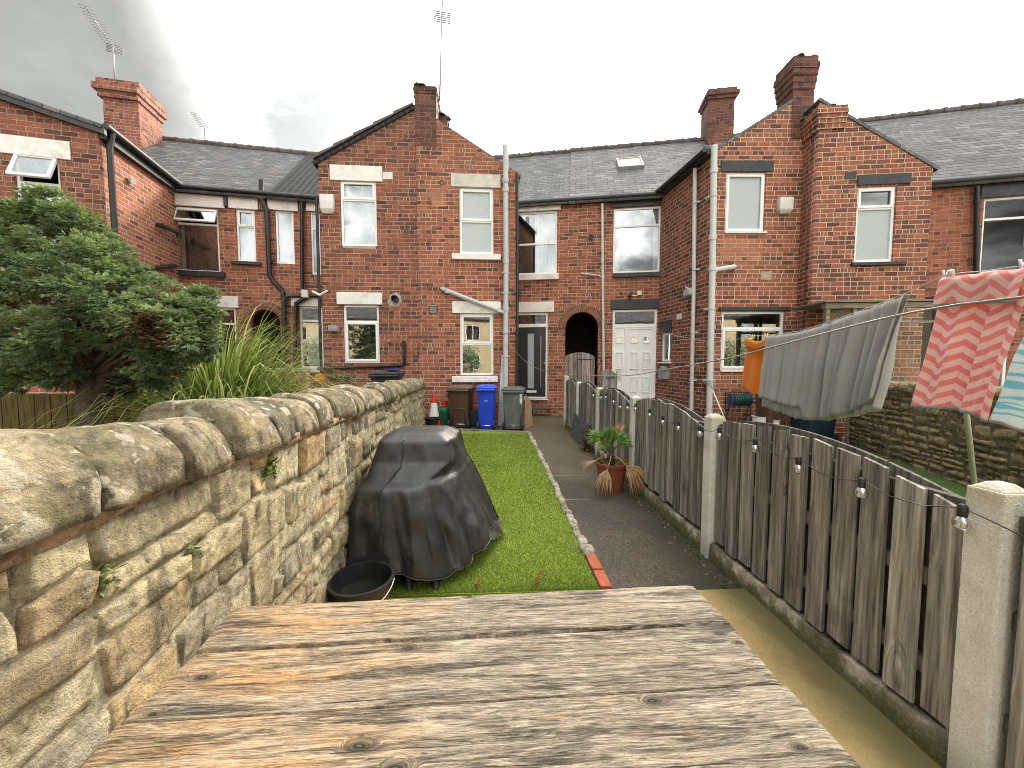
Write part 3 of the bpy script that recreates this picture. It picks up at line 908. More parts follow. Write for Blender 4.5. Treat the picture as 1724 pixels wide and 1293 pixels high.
# far chimney on the left roof
CA = Fac(*at_y(170, 230, 12.6).xy, 10.0)
chA, _ = chimney(HB, CA, 0, 1.05, (171, 137, 231, 150), (160, 137, 236, 167), 6.6, M_brChimA, label='broad orange brick chimney stack', steps=2)
cb = CA.P(*[0, 0, 0])
ub, zb_ = CA.fp(193.5, 138, .3); ut, zt_ = CA.fp(190, 78, .3)
aerial(chA, CA.P(ub, .3, zb_ - .05), CA.P(ut, .3, zt_), radians(-70), 1.35, radians(4), M_alu, els=13, elw=.40)
ub, zb_ = RL.fp(346, 247, -rd); ut, zt_ = RL.fp(345, 214, -rd)
aerial(HB, RL.P(RL.fp(346, 247, rd)[0], rd, RL.fp(346, 247, rd)[1] - .1), RL.P(RL.fp(345, 216, rd)[0], rd, RL.fp(345, 216, rd)[1]), radians(-75), .8, radians(3), M_alu, els=8, elw=.3, panel=False)
mb = MB(); u0, u1, z0, z1 = CA.rect(170, 262, 244, 273); mb.box(u0 - .06, u1 + .1, -.06, 1.2, z0 - .15, z1 - .05); 
mb.build('flashing', M_lead, chA, CA.M)

# ================================================================== house C (right half of the centre gable, black door)
HC = thing('terraced_house', 'red brick house with black front door and grey pipe sloping above its window', 'house', GC.P(-.6, 0, 0), group='terraced brick houses')
GC.holes = []
PR = .045
window(HC, GC, (773.5, 317, 831, 428), bars=[373], sash=[0], glassm=M_frost, rec=.0)
slab(HC, GC, 'sill', (761.5, 429, 843, 439), M_lintelW, proud=.13)
slab(HC, GC, 'lintel', (759.5, 295, 842.5, 317), M_lintelG, proud=.065)
window(HC, GC, (774.5, 528, 831, 632), bars=[579.5], sash=[0], glassm=M_glassR, rec=.0)
slab(HC, GC, 'sill', (761.5, 633, 838, 643), M_lintelW, proud=.14)
slab(HC, GC, 'lintel', (761.5, 508, 843.5, 528), M_lintelW, proud=.068)
wall(HC, GC, 'wall', [(useam + .003, ZB), (ugr, ZB), (ugr, zgr), (useam + .003, zap)], M_brC, thick=.275, y0=-PR)
wall(HC, Fac(*(GC.P(ugr, .23, 0).xy), GC.th + 90), 'wall', [(0, ZB), (2.0, ZB), (2.0, zgr), (0, zgr)], M_brC, holes=[])
slab(HC, GC, 'brick_repair', (727, 322, 751.5, 350), M_brPatch, proud=PR + .006, bevel=0)
slab(HC, GC, 'air_brick', (722.5, 513.5, 737, 527.5), M_black, proud=PR + .012)
mb = MB(); u0, u1, z0, z1 = GC.rect(722.5, 513.5, 737, 527.5)
for i in range(4):
    zz = lerp(z0, z1, (i + .5) / 4); mb.box(u0 + .02, u1 - .02, -PR - .02, -PR - .0125, zz - .014, zz + .012)
mb.build('air_brick_slats', M_greybox, HC, GC.M)
flue(HC, GC, 744.3, 309, .055, M_black, patch=False, l=PR + .012)
gable_roof(HC, GC, ugr, zgr, useam, zap, -.035, 6.0, M_slateC, th=.06, left=False)
st, _ = chimney(HC, GC, .6, .95, (740, 194, 753, 205), (739.5, 194, 753.5, 199), zap - 1.1, M_brChim, label='short stub of old brickwork on the roof slope', steps=1)
pipe(HC, GC, 'soil_pipe', [(851, 245), (852, 450), (851, 658)], .062, M_greypipe, off=.15, brackets=[(851.7, 459), (851.7, 493), (851.3, 600)], collars=[(851.3, 304), (851.4, 320), (852, 440), (851.5, 520), (851.3, 558)], n=14)
pipe(HC, GC, 'waste_pipe', [(744, 486, .06), (746, 487, .12), (849, 526.5, .15)], .045, M_greypipe, off=.14, collars=[(753, 490), (840, 522)], n=12)
pipe(HC, GC, 'downpipe', [(870.5, 292), (871, 470), (870, 660)], .036, M_blackpipe, off=.07, collars=[(871, 400), (870.6, 560)])
# recessed wall with the black door
window(HC, RC, (862, 356, 938, 462), bars=[410.5], net=[(.5, .98, 0, 1)], netw=6)
slab(HC, RC, 'lintel', (862, 347.5, 944, 356), M_lintelW, proud=.05)
slab(HC, RC, 'sill', (862, 462.5, 941, 472), M_lintelW, proud=.10)
slab(HC, RC, 'lintel', (862, 508.5, 933, 526), M_lintelW, proud=.04)
def door_frame(house, F, r, m, transom, fw=.06, glass_=None):
    u0, u1, z0, z1 = F.rect(*r); F.holes.append((u0, u1, z0, z1))
    zt = F.fp((r[0] + r[2]) / 2, transom)[1]
    mb = MB(); g = .002
    ring(mb, u0 + g, u1 - g, z0 + g, z1 - g, fw, .03, .11, wb=.05)
    mb.box(u0 + fw, u1 - fw, .031, .109, zt - .05, zt + .05)
    mb.box(u0 - .02, u1 + .02, -.05, .02, z0 - .035, z0 - .002)
    d = mb.build('door', m, house, F.M, bevel=.005, seg=1)
    mp = MB(); mp.face([(u0 + fw, .06, zt + .05), (u1 - fw, .06, zt + .05), (u1 - fw, .06, z1 - fw), (u0 + fw, .06, z1 - fw)])
    mp.build('pane', glass_ or M_glassR, d, F.M)
    mi = MB(); mi.box(u0, u1, .25, .3, z0, z1); mi.build('interior', M_int, d, F.M)
    return d, (u0 + fw, u1 - fw, z0 + .05, zt - .05)
dC, (a0, a1, b0, b1) = door_frame(HC, RC, (862, 526.5, 922, 671), M_upvc, 548)
u0 = RC.fp(869, 600)[0]
mb = MB()
g0, g1 = RC.fp(888, 607)[0], RC.fp(899, 607)[0]; gz1 = RC.fp(893, 561)[1]; gz0 = RC.fp(893, 654)[1]
mb.box(a0 + .005, g0, .05, .10, b0 + .004, b1 - .004); mb.box(g1, a1 - .005, .05, .10, b0 + .004, b1 - .004)
mb.box(g0, g1, .05, .10, gz1, b1 - .004); mb.box(g0, g1, .05, .10, b0 + .004, gz0)
ring(mb, g0 - .025, g1 + .025, gz0 - .025, gz1 + .025, .025, .042, .05)
mb.build('door_leaf', M_door, dC, RC.M, bevel=.004, seg=1)
mp = MB(); mp.face([(g0, .07, gz0), (g1, .07, gz0), (g1, .07, gz1), (g0, .07, gz1)]); mp.build('pane', M_frost, dC, RC.M)
hu = RC.fp(910.5, 607)[0]; hz1 = RC.fp(910, 565)[1]; hz0 = RC.fp(910, 652)[1]
mb = MB(); mb.tube([(hu, -.01, hz0), (hu, -.01, hz1)], .017, 10)
for q in (.12, .88): mb.tube([(hu, -.01, lerp(hz0, hz1, q)), (hu, .05, lerp(hz0, hz1, q))], .01, 8)
mb.build('handle', M_steel, dC, RC.M, smooth=True, auto=40)
u, z = RC.fp(916, 612); mb = MB(); mb.lathe([(.025, 0), (.025, .015), (.01, .02)], 12); mb.build('lock', M_steel, dC, RC.M @ Matrix.Translation((u, .05, z)) @ Matrix.Rotation(radians(90), 4, 'X'))
slab(dC, RC, 'letter_plate', (886, 657.5, 903, 661.5), M_upvc, proud=-.03, back=.05)
# ginnel arch
ax0 = RC.fp(951.5, 570)[0]; ax1 = RC.fp(1007, 570)[0]; azt = RC.fp(979, 525)[1]
ar = (ax1 - ax0) / 2; acx = (ax0 + ax1) / 2
RC.holes.append([(ax0, ZB + .05), (ax1, ZB + .05)] + [(acx + ar * cos(a), azt - ar + ar * sin(a)) for a in np.linspace(0, pi, 19)])
arch_ring(HC, RC, acx, azt - ar, ar, .1, M_archb, n=30)
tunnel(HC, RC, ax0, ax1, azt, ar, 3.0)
flue(HC, RC, 994.5, 400, .07, M_black, patch=False, l=.06)
uC0 = -6.7; uCD = RC.fp(1014.5, 500)[0]
ezr = 6.08
wall(HC, RC, 'wall', [(uC0, ZB), (uCD - .002, ZB), (uCD - .002, ezr), (uC0, ezr)], M_brRC)
dark_lining(HC, RC, 'inner_wall', uC0, uCD, ZB, ezr, 3.1)
rzc = 9.52
def main_roof(house, F, u0, u1, ez, rz, rd, m, name='roof'):
    p0 = P_(F, u0, -.2, ez - .08); p1 = P_(F, u0, rd, rz); X = P_(F, u1, 0, 0) - P_(F, u0, 0, 0)
    roof_slab(house, name, m, p0, X, p1 - p0, .07)
    p0 = P_(F, u1, 2 * rd + .2, ez - .08); p1 = P_(F, u1, rd, rz)
    roof_slab(house, name, m, p0, -X, p1 - p0, .07)
ey = (P_(RC, 0, rd, rzc) - P_(RC, 0, -.2, ezr - .08)).normalized(); ex = (P_(RC, 1, 0, 0) - P_(RC, 0, 0, 0)).normalized()
MrC = Matrix.Translation(P_(RC, 0, -.2, ezr - .08)) @ Matrix((ex, ey, ex.cross(ey))).transposed().to_4x4()
def on_roofC(px, py):
    I = MrC.inverted(); o = I @ CAM; d = I.to_3x3() @ ray(px, py); t = (0.0 - o.z) / d.z; q = o + d * t; return q.x, q.y
uRs = on_roofC(959.5, 300)[0]
main_roof(HC, RC, uC0, uRs, ezr, rzc, rd, M_slateC)
ridge(HC, RC, uC0, uRs, rd, rzc + .01, M_ridge)
gutter(HC, RC, RC.fp(872, 345)[0], uCD, ezr - .02, m=M_black)
pipe(HC, RC, 'downpipe', [(1014, 343), (1015, 500), (1016.5, 630)], .036, M_greypipe2, off=.08, brackets=[(1014.3, 371), (1015, 467), (1016, 600)], collars=[(1014.6, 440)])
pipe(HC, RC, 'overflow_pipe', [(979, 460, .0), (979.5, 460.2, .06), (1009, 464), (1013, 467)], .018, M_greypipe2, off=.06)

# ================================================================== house D (white door and left part of the right wing)
HD = thing('terraced_house', 'red brick house with white panelled door, roof window and tall stepped chimney', 'house', DF.P(0.5, 0, 0), group='terraced brick houses')
RC.holes = []
window(HD, RC, (1032.5, 348.5, 1112.5, 459), bars=[379.5], net=[(.04, .16, 0, 1), (.86, .97, 0, 1)], netw=2, glassm=M_glassR)
slab(HD, RC, 'sill', (1031.5, 459.5, 1112.5, 467), M_black, proud=.08)
slab(HD, RC, 'lintel', (1028, 332, 1113, 348), M_black, proud=.03)
slab(HD, RC, 'lintel', (1028, 504, 1111, 520.5), M_black, proud=.04)
dD, (a0, a1, b0, b1) = door_frame(HD, RC, (1030.5, 521, 1105, 671), M_upvc, 548.5)
us = RC.fp(1053, 600)[0]
mb = MB()
mb.box(us - .03, us + .03, .034, .105, b0, b1)
mb.box(a0, us - .03, .055, .10, b0, b1); mb.box(us + .03, a1, .05, .10, b0, b1)
def panel(mb, u0, u1, z0, z1, y):
    ring(mb, u0, u1, z0, z1, .028, y - .03, y)
    mb.box(u0 + .06, u1 - .06, y - .022, y, z0 + .06, z1 - .06)
W2 = (a1 - us - .03)
hts = [(.04, .30), (.38, .66), (.76, .88)]
pw = MB()
for (f0, f1) in hts:
    z0, z1 = lerp(b0, b1, f0 + .02), lerp(b0, b1, f1 - .01)
    cells = [(us + .03 + W2 * .14, us + .03 + W2 * .42, .05), (us + .03 + W2 * .58, us + .03 + W2 * .86, .05), (a0 + .03, us - .07, .055)]
    for (u0, u1, y) in cells:
        if f0 > .7:
            um = (u0 + u1) / 2; hw = min(.10, (u1 - u0) / 2)
            zc_ = (z0 + z1) / 2
            ring(mb, um - hw, um + hw, zc_ - .10, zc_ + .10, .03, y - .02, y)
            pw.face([(um - hw + .03, y - .004, zc_ - .07), (um + hw - .03, y - .004, zc_ - .07), (um + hw - .03, y - .004, zc_ + .07), (um - hw + .03, y - .004, zc_ + .07)])
        else: panel(mb, u0, u1, z0, z1, y)
ring(mb, us + .032, a1 - .002, b0 + .002, b1 - .002, .05, .036, .05)
mb.build('door_leaf', M_upvc, dD, RC.M, bevel=.004, seg=1)
pw.build('pane', M_glassR, dD, RC.M)
u, z = RC.fp(1094, 606)
mb = MB(); mb.box(u - .015, u + .015, .02, .049, z - .12, z + .12); mb.box(u - .12, u + .01, -.01, .0, z + .02, z + .045); mb.box(u - .012, u + .012, -.01, .02, z + .02, z + .045)
mb.build('handle', M_upvc, dD, RC.M, bevel=.004, seg=1)
mb = MB(); u, z = RC.fp(1060, 498); mb.box(u - .05, u + .05, -.12, 0, z - .03, z + .03); mb.lathe([(.02, 0), (.02, .07)], 10, (u, -.1, z - .1))
mb.build('security_camera', M_black, HD, RC.M, bevel=.008, seg=1)
slab(HD, RC, 'junction_box', (1072.5, 490, 1080, 497.5), M_plasticW, proud=.07)
pipe(HD, RC, 'cable', [(1062, 498), (1073, 497.5)], .012, M_plasticW, off=.02)
wall(HD, RC, 'wall', [(uCD + .002, ZB), (.14, ZB), (.14, ezr), (uCD + .002, ezr)], M_brRC)
dark_lining(HD, RC, 'inner_wall', uCD, .3, ZB, ezr, 3.1)
main_roof(HD, RC, uRs + .004, 3.6, ezr - .0, rzc + .03, rd, M_slateD)
ridge(HD, RC, uRs, 3.6, rd, rzc + .04, M_ridge)
gutter(HD, RC, uCD, 0.0, ezr - .02, m=M_black)
# roof window
(x0, y0) = on_roofC(1041, 287); (x1, y1) = on_roofC(1083, 269)
x1 = on_roofC(1085, 284)[0]
mb = MB(); 
M90 = MrC
vs = MB()
def rbox(mb, x0, x1, y0, y1, z0, z1): mb.box(x0, x1, y0, y1, z0, z1)
rbox(vs, x0, x0 + .06, y0, y1, .0, .11); rbox(vs, x1 - .06, x1, y0, y1, .0, .11); rbox(vs, x0 + .06, x1 - .06, y0, y0 + .06, .0, .11); rbox(vs, x0 + .06, x1 - .06, y1 - .06, y1, .0, .11)
rw = vs.build('roof_window', M_greybox, HD, MrC, bevel=.008, seg=1)
mp = MB(); mp.face([(x0 + .06, y0 + .06, .085), (x1 - .06, y0 + .06, .085), (x1 - .06, y1 - .06, .085), (x0 + .06, y1 - .06, .085)])
M_velux = plain('amber_blind', (.62, .50, .20), .35, var=.1, scale=3)  # one even amber colour fills the roof window pane
mp.build('pane', M_velux, rw, MrC)
# side wall
LS = (cDf - cD).length
window(HD, DS, (1112.8, 560.5, 1130.5, 609), fw=.06)
slab(HD, DS, 'lintel', (1112, 539.5, 1131.5, 560), M_black, proud=.03)
slab(HD, DS, 'sill', (1111, 609.5, 1130.5, 612), M_upvc, proud=.08)
wall(HD, DS, 'wall', [(-.0, ZB), (LS, ZB), (LS, 6.05), (0, 6.05)], M_brDs)
wd = DS
def on(F, r, m, name, proud): return slab(HD, F, name, r, m, proud=proud)
u0, u1, z0, z1 = DS.rect(1114.5, 617, 1128, 638)
mb = MB(); mb.box(u0, u1, -.12, 0, z0, z1 - .1); mb.prism([(u0 - .015, z1 - .1), (u1 + .015, z1 - .1), ((u0 + u1) / 2, z1 + .02)], -.14, 0)
mb.build('letterbox', M_greybox, HD, DS.M, bevel=.006, seg=1)
on(DS, (1142, 529, 1148.5, 538), M_plasticW, 'junction_box', .05)
pipe(HD, DS, 'downpipe', [(1170, 284), (1168, 480), (1164, 690)], .045, M_greypipe2, off=.09, brackets=[(1170, 341), (1169, 454), (1166.5, 560), (1165, 640)])
slab(HD, DS, 'hopper', (1162.5, 488, 1175, 498), M_greypipe, proud=.2, back=-.04, bevel=.02)
pipe(HD, DS, 'waste_pipe', [(1155, 484, 0), (1156, 485, .1), (1164, 489, .12)], .03, M_greypipe, off=.1)
mb = MB(); mb.box(-.1, LS + .12, -.15, -.0, 6.0, 6.12); mb.tube([(-.1, -.2, 6.1), (LS + .1, -.2, 6.1)], .06, 8)
mb.build('gutter', M_black, HD, DS.M)
# front
window(HD, DF, (1221.5, 290, 1288.5, 391), sash=[0], fw=.05, glassm=M_frost)
slab(HD, DF, 'sill', (1220, 391, 1290, 393.5), M_upvc, proud=.05)
slab(HD, DF, 'lintel', (1213.5, 271, 1302, 289.5), M_black, proud=.02)
window(HD, DF, (1214.5, 524, 1319.5, 623), bars=[552.5], sash=[1], glassm=M_glassR)
slab(HD, DF, 'sill', (1212, 623.5, 1322, 626), M_upvc, proud=.06)
slab(HD, DF, 'lintel', (1210.5, 517, 1330, 523.5), M_black, proud=.04)
uD1 = DF.fp(1358, 400)[0]
zD0 = 6.1; zA0 = DF.fp(1311, 184)[1]; uA0 = DF.fp(1311, 184)[0]
slD = (zA0 - zD0) / uA0
zD1 = zD0 + slD * uD1
wall(HD, DF, 'wall', [(0, ZB), (uD1, ZB), (uD1, zD1), (0, zD0)], M_brD)
slab(HD, DF, 'brick_repair', (1212, 402, 1284, 440), M_brPatch, proud=.004, bevel=0)
slab(HD, DF, 'air_brick', (1281, 457, 1299, 471), M_stone_buff, proud=.006)
vent_box(HD, DF, 'alarm_box', (1307, 335.5, 1329, 361.5), M_plasticW, .13)
pipe(HD, DF, 'soil_pipe', [(1202.5, 245), (1199.5, 450), (1194, 700)], .066, M_greypipe2, off=.14, brackets=[(1201, 330), (1198, 520), (1195.5, 640)], collars=[(1202, 288), (1200, 400), (1199.5, 452)], n=14)
pipe(HD, DF, 'waste_pipe', [(1199, 463), (1206, 454), (1234, 449.5), (1236, 449, .0)], .05, M_greypipe2, off=.13)
pipe(HD, DF, 'cable', [(1221, 690), (1222, 660)], .01, M_blackpipe, off=.03)
sg = gable_roof
# roof slope of the wing (left)
P0 = DF.P(-.12, 5.5, zD0 - slD * .12 + .03); X = DF.P(0, -.008, 0) - DF.P(0, 5.5, 0)
e = DF.P(-.12, 0, zD0 - slD * .12 + .03); r = DF.P(uD1 + .02, 0, zD1 + slD * .02 + .03)
roof_slab(HD, 'roof', M_slateD, P0, X, r - e, .06)
chD, _ = chimney(HD, DF, -.012, .50, (1338, 95, 1374, 140), (1333, 95, 1378, 150), 6.4, M_brChim, label='tall stepped brick stack beside the gable top', steps=4)
CD = Fac(*at_y(1200, 200, 13.4).xy, -11.5)
chD2, cc_ = chimney(HD, CD, 0, .8, (1194, 149, 1238, 155), (1189, 149, 1245, 166), 7.6, M_brChim, label='chimney stack on the ridge in front of the sun', steps=2)
mb = MB(); u, z = CD.fp(1223, 150); mb.lathe([(.12, 0), (.09, .18), (.1, .2)], 10, (u, .5, z - .02)); mb.build('chimney_cap', M_ridge, chD2, CD.M)

# ================================================================== house E (right half of the right wing and far right row)
HE = thing('terraced_house', 'brick house at far right with low stub chimney and long pale slate roof', 'house', EF.P(1, 0, 0), group='terraced brick houses')
uE1 = EF.fp(1562, 420)[0]
window(HE, EF, (1441, 313.5, 1507, 441), bars=[350], sash=[0], fw=.055, glassm=M_frost, cells_glass={0: M_glassR})
slab(HE, EF, 'lintel', (1443, 293.5, 1533, 311), M_black, proud=.025)
slab(HE, EF, 'sill', (1431.5, 442, 1522, 447.5), M_black, proud=.07)
slab(HE, EF, 'air_brick', (1422.5, 289, 1442, 302), M_black, proud=.006)
zE0 = EF.fp(1380, 178)[1] - .1; uEa = EF.fp(1426, 194)[0]; zEa = EF.fp(1426, 194)[1]
zE1 = EF.fp(1566, 279)[1]; uE2 = EF.fp(1566, 279)[0]
sE = (zEa - zE1) / (uE1 - uEa)
zE00 = zEa + sE * uEa
# ground floor doorway of the lean-to
wall(HE, EF, 'wall', [(0, ZB), (uE1, ZB), (uE1, zE1), (0, zE00)], M_brE)
wall(HE, Fac(*(EF.P(0, .9, 0).xy), EF.th - 90), 'wall', [(0, ZB), (.66, ZB), (.66, zE00 - .02), (0, zE00 - .02)], M_brDs, holes=[], label='darker brick return of the chimney breast')  # same darker brick palette as the right wing's side wall
wall(HE, Fac(*(EF.P(uE1, .23, 0).xy), EF.th + 90), 'wall', [(0, ZB), (2.2, ZB), (2.2, zE1), (0, zE1)], M_brE, holes=[])
e = EF.P(uE1 + .12, -.018, zE1 - sE * .12 + .03); r = EF.P(-.02, -.018, zE00 + sE * .02 + .03)
roof_slab(HE, 'roof', M_slateE, e, EF.P(0, 5.5, 0) - EF.P(0, 0, 0), r - e, .06)
chE, _ = chimney(HE, EF, -.024, .5, (1378, 178, 1425, 185), (1374, 178, 1428, 207), zE00 - .6, M_brE, label='low brick stub chimney at the gable top', steps=3)
uR0 = -1.5; uR1 = 8
ezR = 5.72; rzR = 9.42
window(HE, RR, (1653, 331, 1737, 458), bars=[367], glassm=M_glassL, net=[(.0, .12, 0, 1)], netw=2)
slab(HE, RR, 'lintel', (1650, 309, 1745, 331), M_black, proud=.04)
wall(HE, RR, 'wall', [(uR0, ZB), (uR1, ZB), (uR1, ezR), (uR0, ezR)], M_brRR)
main_roof(HE, RR, uR0 - .5, uR1 + .1, ezR, rzR, rd, M_slateE)
ridge(HE, RR, uR0 - .5, uR1 + .1, rd, rzR + .01, M_ridge)
gutter(HE, RR, uR0, uR1, ezR - .02, m=M_black)
pipe(HE, RR, 'downpipe', [(1645, 314), (1643.5, 470), (1640, 640)], .05, M_blackpipe, off=.1, collars=[(1645, 340)])
# ================================================================== ground surfaces
def at_x(px, py, x):
    d = ray(px, py); return CAM + d * (x / d.x)

def sheet(name, pts, m, z=0., thick=0., sub=0):
    mb = MB()
    if thick: mb.hexa([(x, y, z - thick) for x, y in pts] + [(x, y, z) for x, y in pts])
    else: mb.face([(x, y, z) for x, y in pts])
    o = mb.build(name, m); o['kind'] = 'structure'
    return o

def soil_mat():
    m, t, b = mat('bare_earth'); p = t.tc('Object')
    n = t.noise(p, 3, 8, .65); n2 = t.noise(p, 40, 4)
    c = t.ramp(n, [(.3, (.05, .04, .03)), (.5, (.10, .085, .06)), (.7, (.14, .125, .09))])
    setp(t, b, c, .95, normal=t.bump(n2, .6, .02)); return m
M_soil = soil_mat()
def concrete_mat():
    """old tarmac / concrete path, wet looking, with pale stones and moss"""
    m, t, b = mat('worn_path'); p = t.tc('Object')
    n = t.noise(p, 1.7, 7, .62, .3); f = t.noise(p, 26, 5, .7); v = t.voro(p, 130)
    sp = t.white(t.voro(p, 130, out='Position'))
    c = t.ramp(n, [(.25, (.019, .014, .009)), (.45, (.042, .032, .020)), (.62, (.074, .057, .035)), (.8, (.13, .10, .06))])
    c = t.mix(1., c, t.ramp(f, [(.3, (.42, .42, .42)), (.7, (1.6, 1.6, 1.55))]), 'MULTIPLY')
    chips = t.math('MULTIPLY', t.math('GREATER_THAN', sp, .86), t.mapr(v, .25, .4, 1, 0))
    c = t.mix(t.math('MULTIPLY', chips, .75), c, (.36, .34, .29))
    # damp mossy band towards the fence
    x = t.sep(p)[0]
    ms = t.math('MULTIPLY', t.mapr(t.math('ADD', x, t.math('MULTIPLY', t.noise(p, 5, 5), .5)), 1.50, 1.80, 0, 1, True), t.mapr(f, .4, .55, .15, 1))
    c = t.mix(t.math('MULTIPLY', ms, .85), c, (.022, .020, .008))
    # the far part is buff brown earth-stained concrete
    y = t.sep(p)[1]
    fb = t.mapr(t.math('ADD', y, t.math('MULTIPLY', n, 3.0)), 5.2, 8.2, 0, .75, True)
    c = t.mix(fb, c, t.ramp(f, [(.3, (.075, .058, .034)), (.7, (.20, .16, .098))]))
    # transverse cracks
    for (yy, xx) in ((5.05, 1.3), (4.15, 1.05)):
        dl = t.math('ABSOLUTE', t.math('SUBTRACT', t.math('ADD', y, t.math('MULTIPLY', t.noise(p, 4, 3), .08)), yy + .04))
        c = t.mix(t.math('MULTIPLY', t.mapr(dl, .004, .014, .8, 0), t.math('LESS_THAN', x, xx)), c, (.25, .22, .16))
    h = t.math('ADD', t.math('MULTIPLY', v, .5), t.math('MULTIPLY', f, .8))
    setp(t, b, c, t.mapr(n, .3, .7, .55, .85), normal=t.bump(h, .7, .012)); return m
M_path = concrete_mat()
def patio_mat():
    m, t, b = mat('yellow_sandstone_patio'); p = t.tc('Object')
    n = t.noise(p, 1.3, 6, .6); f = t.noise(p, 90, 4, .7); g = t.noise(t.vmath('MULTIPLY', p, (1, 1, 1)), 7, 6, .7)
    c = t.ramp(n, [(.3, (.27, .18, .062)), (.5, (.35, .245, .09)), (.7, (.40, .30, .13))])
    c = t.mix(1., c, t.ramp(f, [(.25, (.8, .8, .8)), (.75, (1.2, 1.2, 1.2))]), 'MULTIPLY')
    x = t.sep(p)[0]
    d = t.math('MULTIPLY', t.mapr(t.math('ADD', x, t.math('MULTIPLY', g, .25)), 1.42, 1.74, 0, 1, True), .9)
    c = t.mix(d, c, (.075, .068, .022))
    c = t.mix(t.mapr(g, .6, .75, 0, .5, True), c, (.14, .10, .05))
    setp(t, b, c, .62, normal=t.bump(f, .25, .006)); return m
M_patio = patio_mat()
def turf_mat():
    m, t, b = mat('artificial_turf'); p = t.tc('Object')
    n = t.noise(p, 1.5, 5, .6); f = t.noise(p, 160, 3, .7)
    c = t.ramp(f, [(.25, (.10, .15, .014)), (.5, (.22, .30, .035)), (.75, (.34, .42, .07))])
    c = t.mix(1., c, t.ramp(n, [(.35, (.85, .88, .8)), (.65, (1.15, 1.12, 1.1))]), 'MULTIPLY')
    setp(t, b, c, .85, spec=.2, normal=t.bump(f, .8, .02)); return m
M_turf = turf_mat()
def blade_mat():
    m, t, b = mat('turf_blade'); r = t.attr('rnd'); p = t.pos()
    c = t.ramp(r, [(0, (.12, .19, .024)), (.45, (.18, .262, .038)), (.8, (.235, .32, .062)), (1, (.31, .36, .11))])
    n = t.noise(p, 1.6, 5, .6)
    c = t.mix(1., c, t.ramp(n, [(.35, (.78, .82, .7)), (.65, (1.15, 1.1, 1.1))]), 'MULTIPLY')
    setp(t, b, c, .5, spec=.3); return m
M_blade = blade_mat()
M_meadow = plain('mown_grass', (.055, .105, .018), .9, var=.35, scale=3, bump=.6, bscale=90, dirt=(.09, .10, .03), dirts=2)

sheet('ground', [(-70, -70), (70, -70), (70, 70), (-70, 70)], M_soil, -.06)
sheet('path', [(.68, 2.36), (1.75, 2.36), (1.95, 10.2), (.62, 12.0)], M_path, 0.0)
sheet('bin_stand', [(-1.9, 8.2), (.72, 8.2), (.64, 9.6), (-1.9, 9.6)], plain('bin_stand_concrete', (.10, .09, .08), .9, var=.3, scale=8, bump=.3), -.01)
sheet('patio', [(-1.1, -2.5), (1.70, -2.5), (1.70, 2.385), (-1.1, 2.385)], M_patio, .03, .06)
LN = [(-1.02, 2.44), (.700, 2.44), (.712, 8.02), (-1.40, 8.60)]
sheet('lawn', LN, M_turf, .012, .03)
# turf fibres
def turf():
    rng = np.random.default_rng(3)
    V = []; 
    N = 105000
    u = rng.random(N); y = 2.45 + (8.0 - 2.45) * u ** 1.7
    xl = -1.02 - (y - 2.44) * .066; xr = .703
    x = xl + (xr - xl) * rng.random(N)
    far = (y - 2.4) / 5.6
    h = .008 + .008 * rng.random(N); w = .0022 + .0045 * far
    a = rng.random(N) * 2 * pi; le = rng.random(N) * .012; la = rng.random(N) * 2 * pi
    v = np.zeros((N, 3, 3), dtype=np.float32)
    v[:, 0, 0] = x - np.cos(a) * w; v[:, 0, 1] = y - np.sin(a) * w; v[:, 0, 2] = .012
    v[:, 1, 0] = x + np.cos(a) * w; v[:, 1, 1] = y + np.sin(a) * w; v[:, 1, 2] = .012
    v[:, 2, 0] = x + np.cos(la) * le; v[:, 2, 1] = y + np.sin(la) * le; v[:, 2, 2] = .012 + h
    me = bpy.data.meshes.new('turf_fibres')
    me.vertices.add(N * 3); me.vertices.foreach_set('co', v.ravel())
    me.loops.add(N * 3); me.loops.foreach_set('vertex_index', np.arange(N * 3, dtype=np.int32))
    me.polygons.add(N); me.polygons.foreach_set('loop_start', np.arange(0, N * 3, 3, dtype=np.int32))
    at = me.attributes.new('rnd', 'FLOAT', 'FACE'); at.data.foreach_set('value', rng.random(N).astype(np.float32))
    me.update(); me.materials.append(M_blade)
    o = bpy.data.objects.new('turf_fibres', me); link(o)
    tag(o, 'short bright green blades of the artificial lawn', 'grass', kind='stuff')
turf()
sheet('neighbour_lawn', [(1.80, -3), (7.5, -3), (7.5, 6.6), (1.85, 6.6)], M_meadow, -.02)
sheet('neighbour_yard', [(1.85, 6.61), (7.5, 6.61), (7.5, 9.5), (1.85, 10.4)], plain('yard_concrete', (.12, .11, .10), .9, var=.25, scale=5, bump=.3), -.02)
sheet('left_yard', [(-14, -3), (-1.2, -3), (-1.9, 11.8), (-14, 10)], plain('left_yard_paving', (.10, .085, .07), .9, var=.3, scale=3, bump=.3), .02)

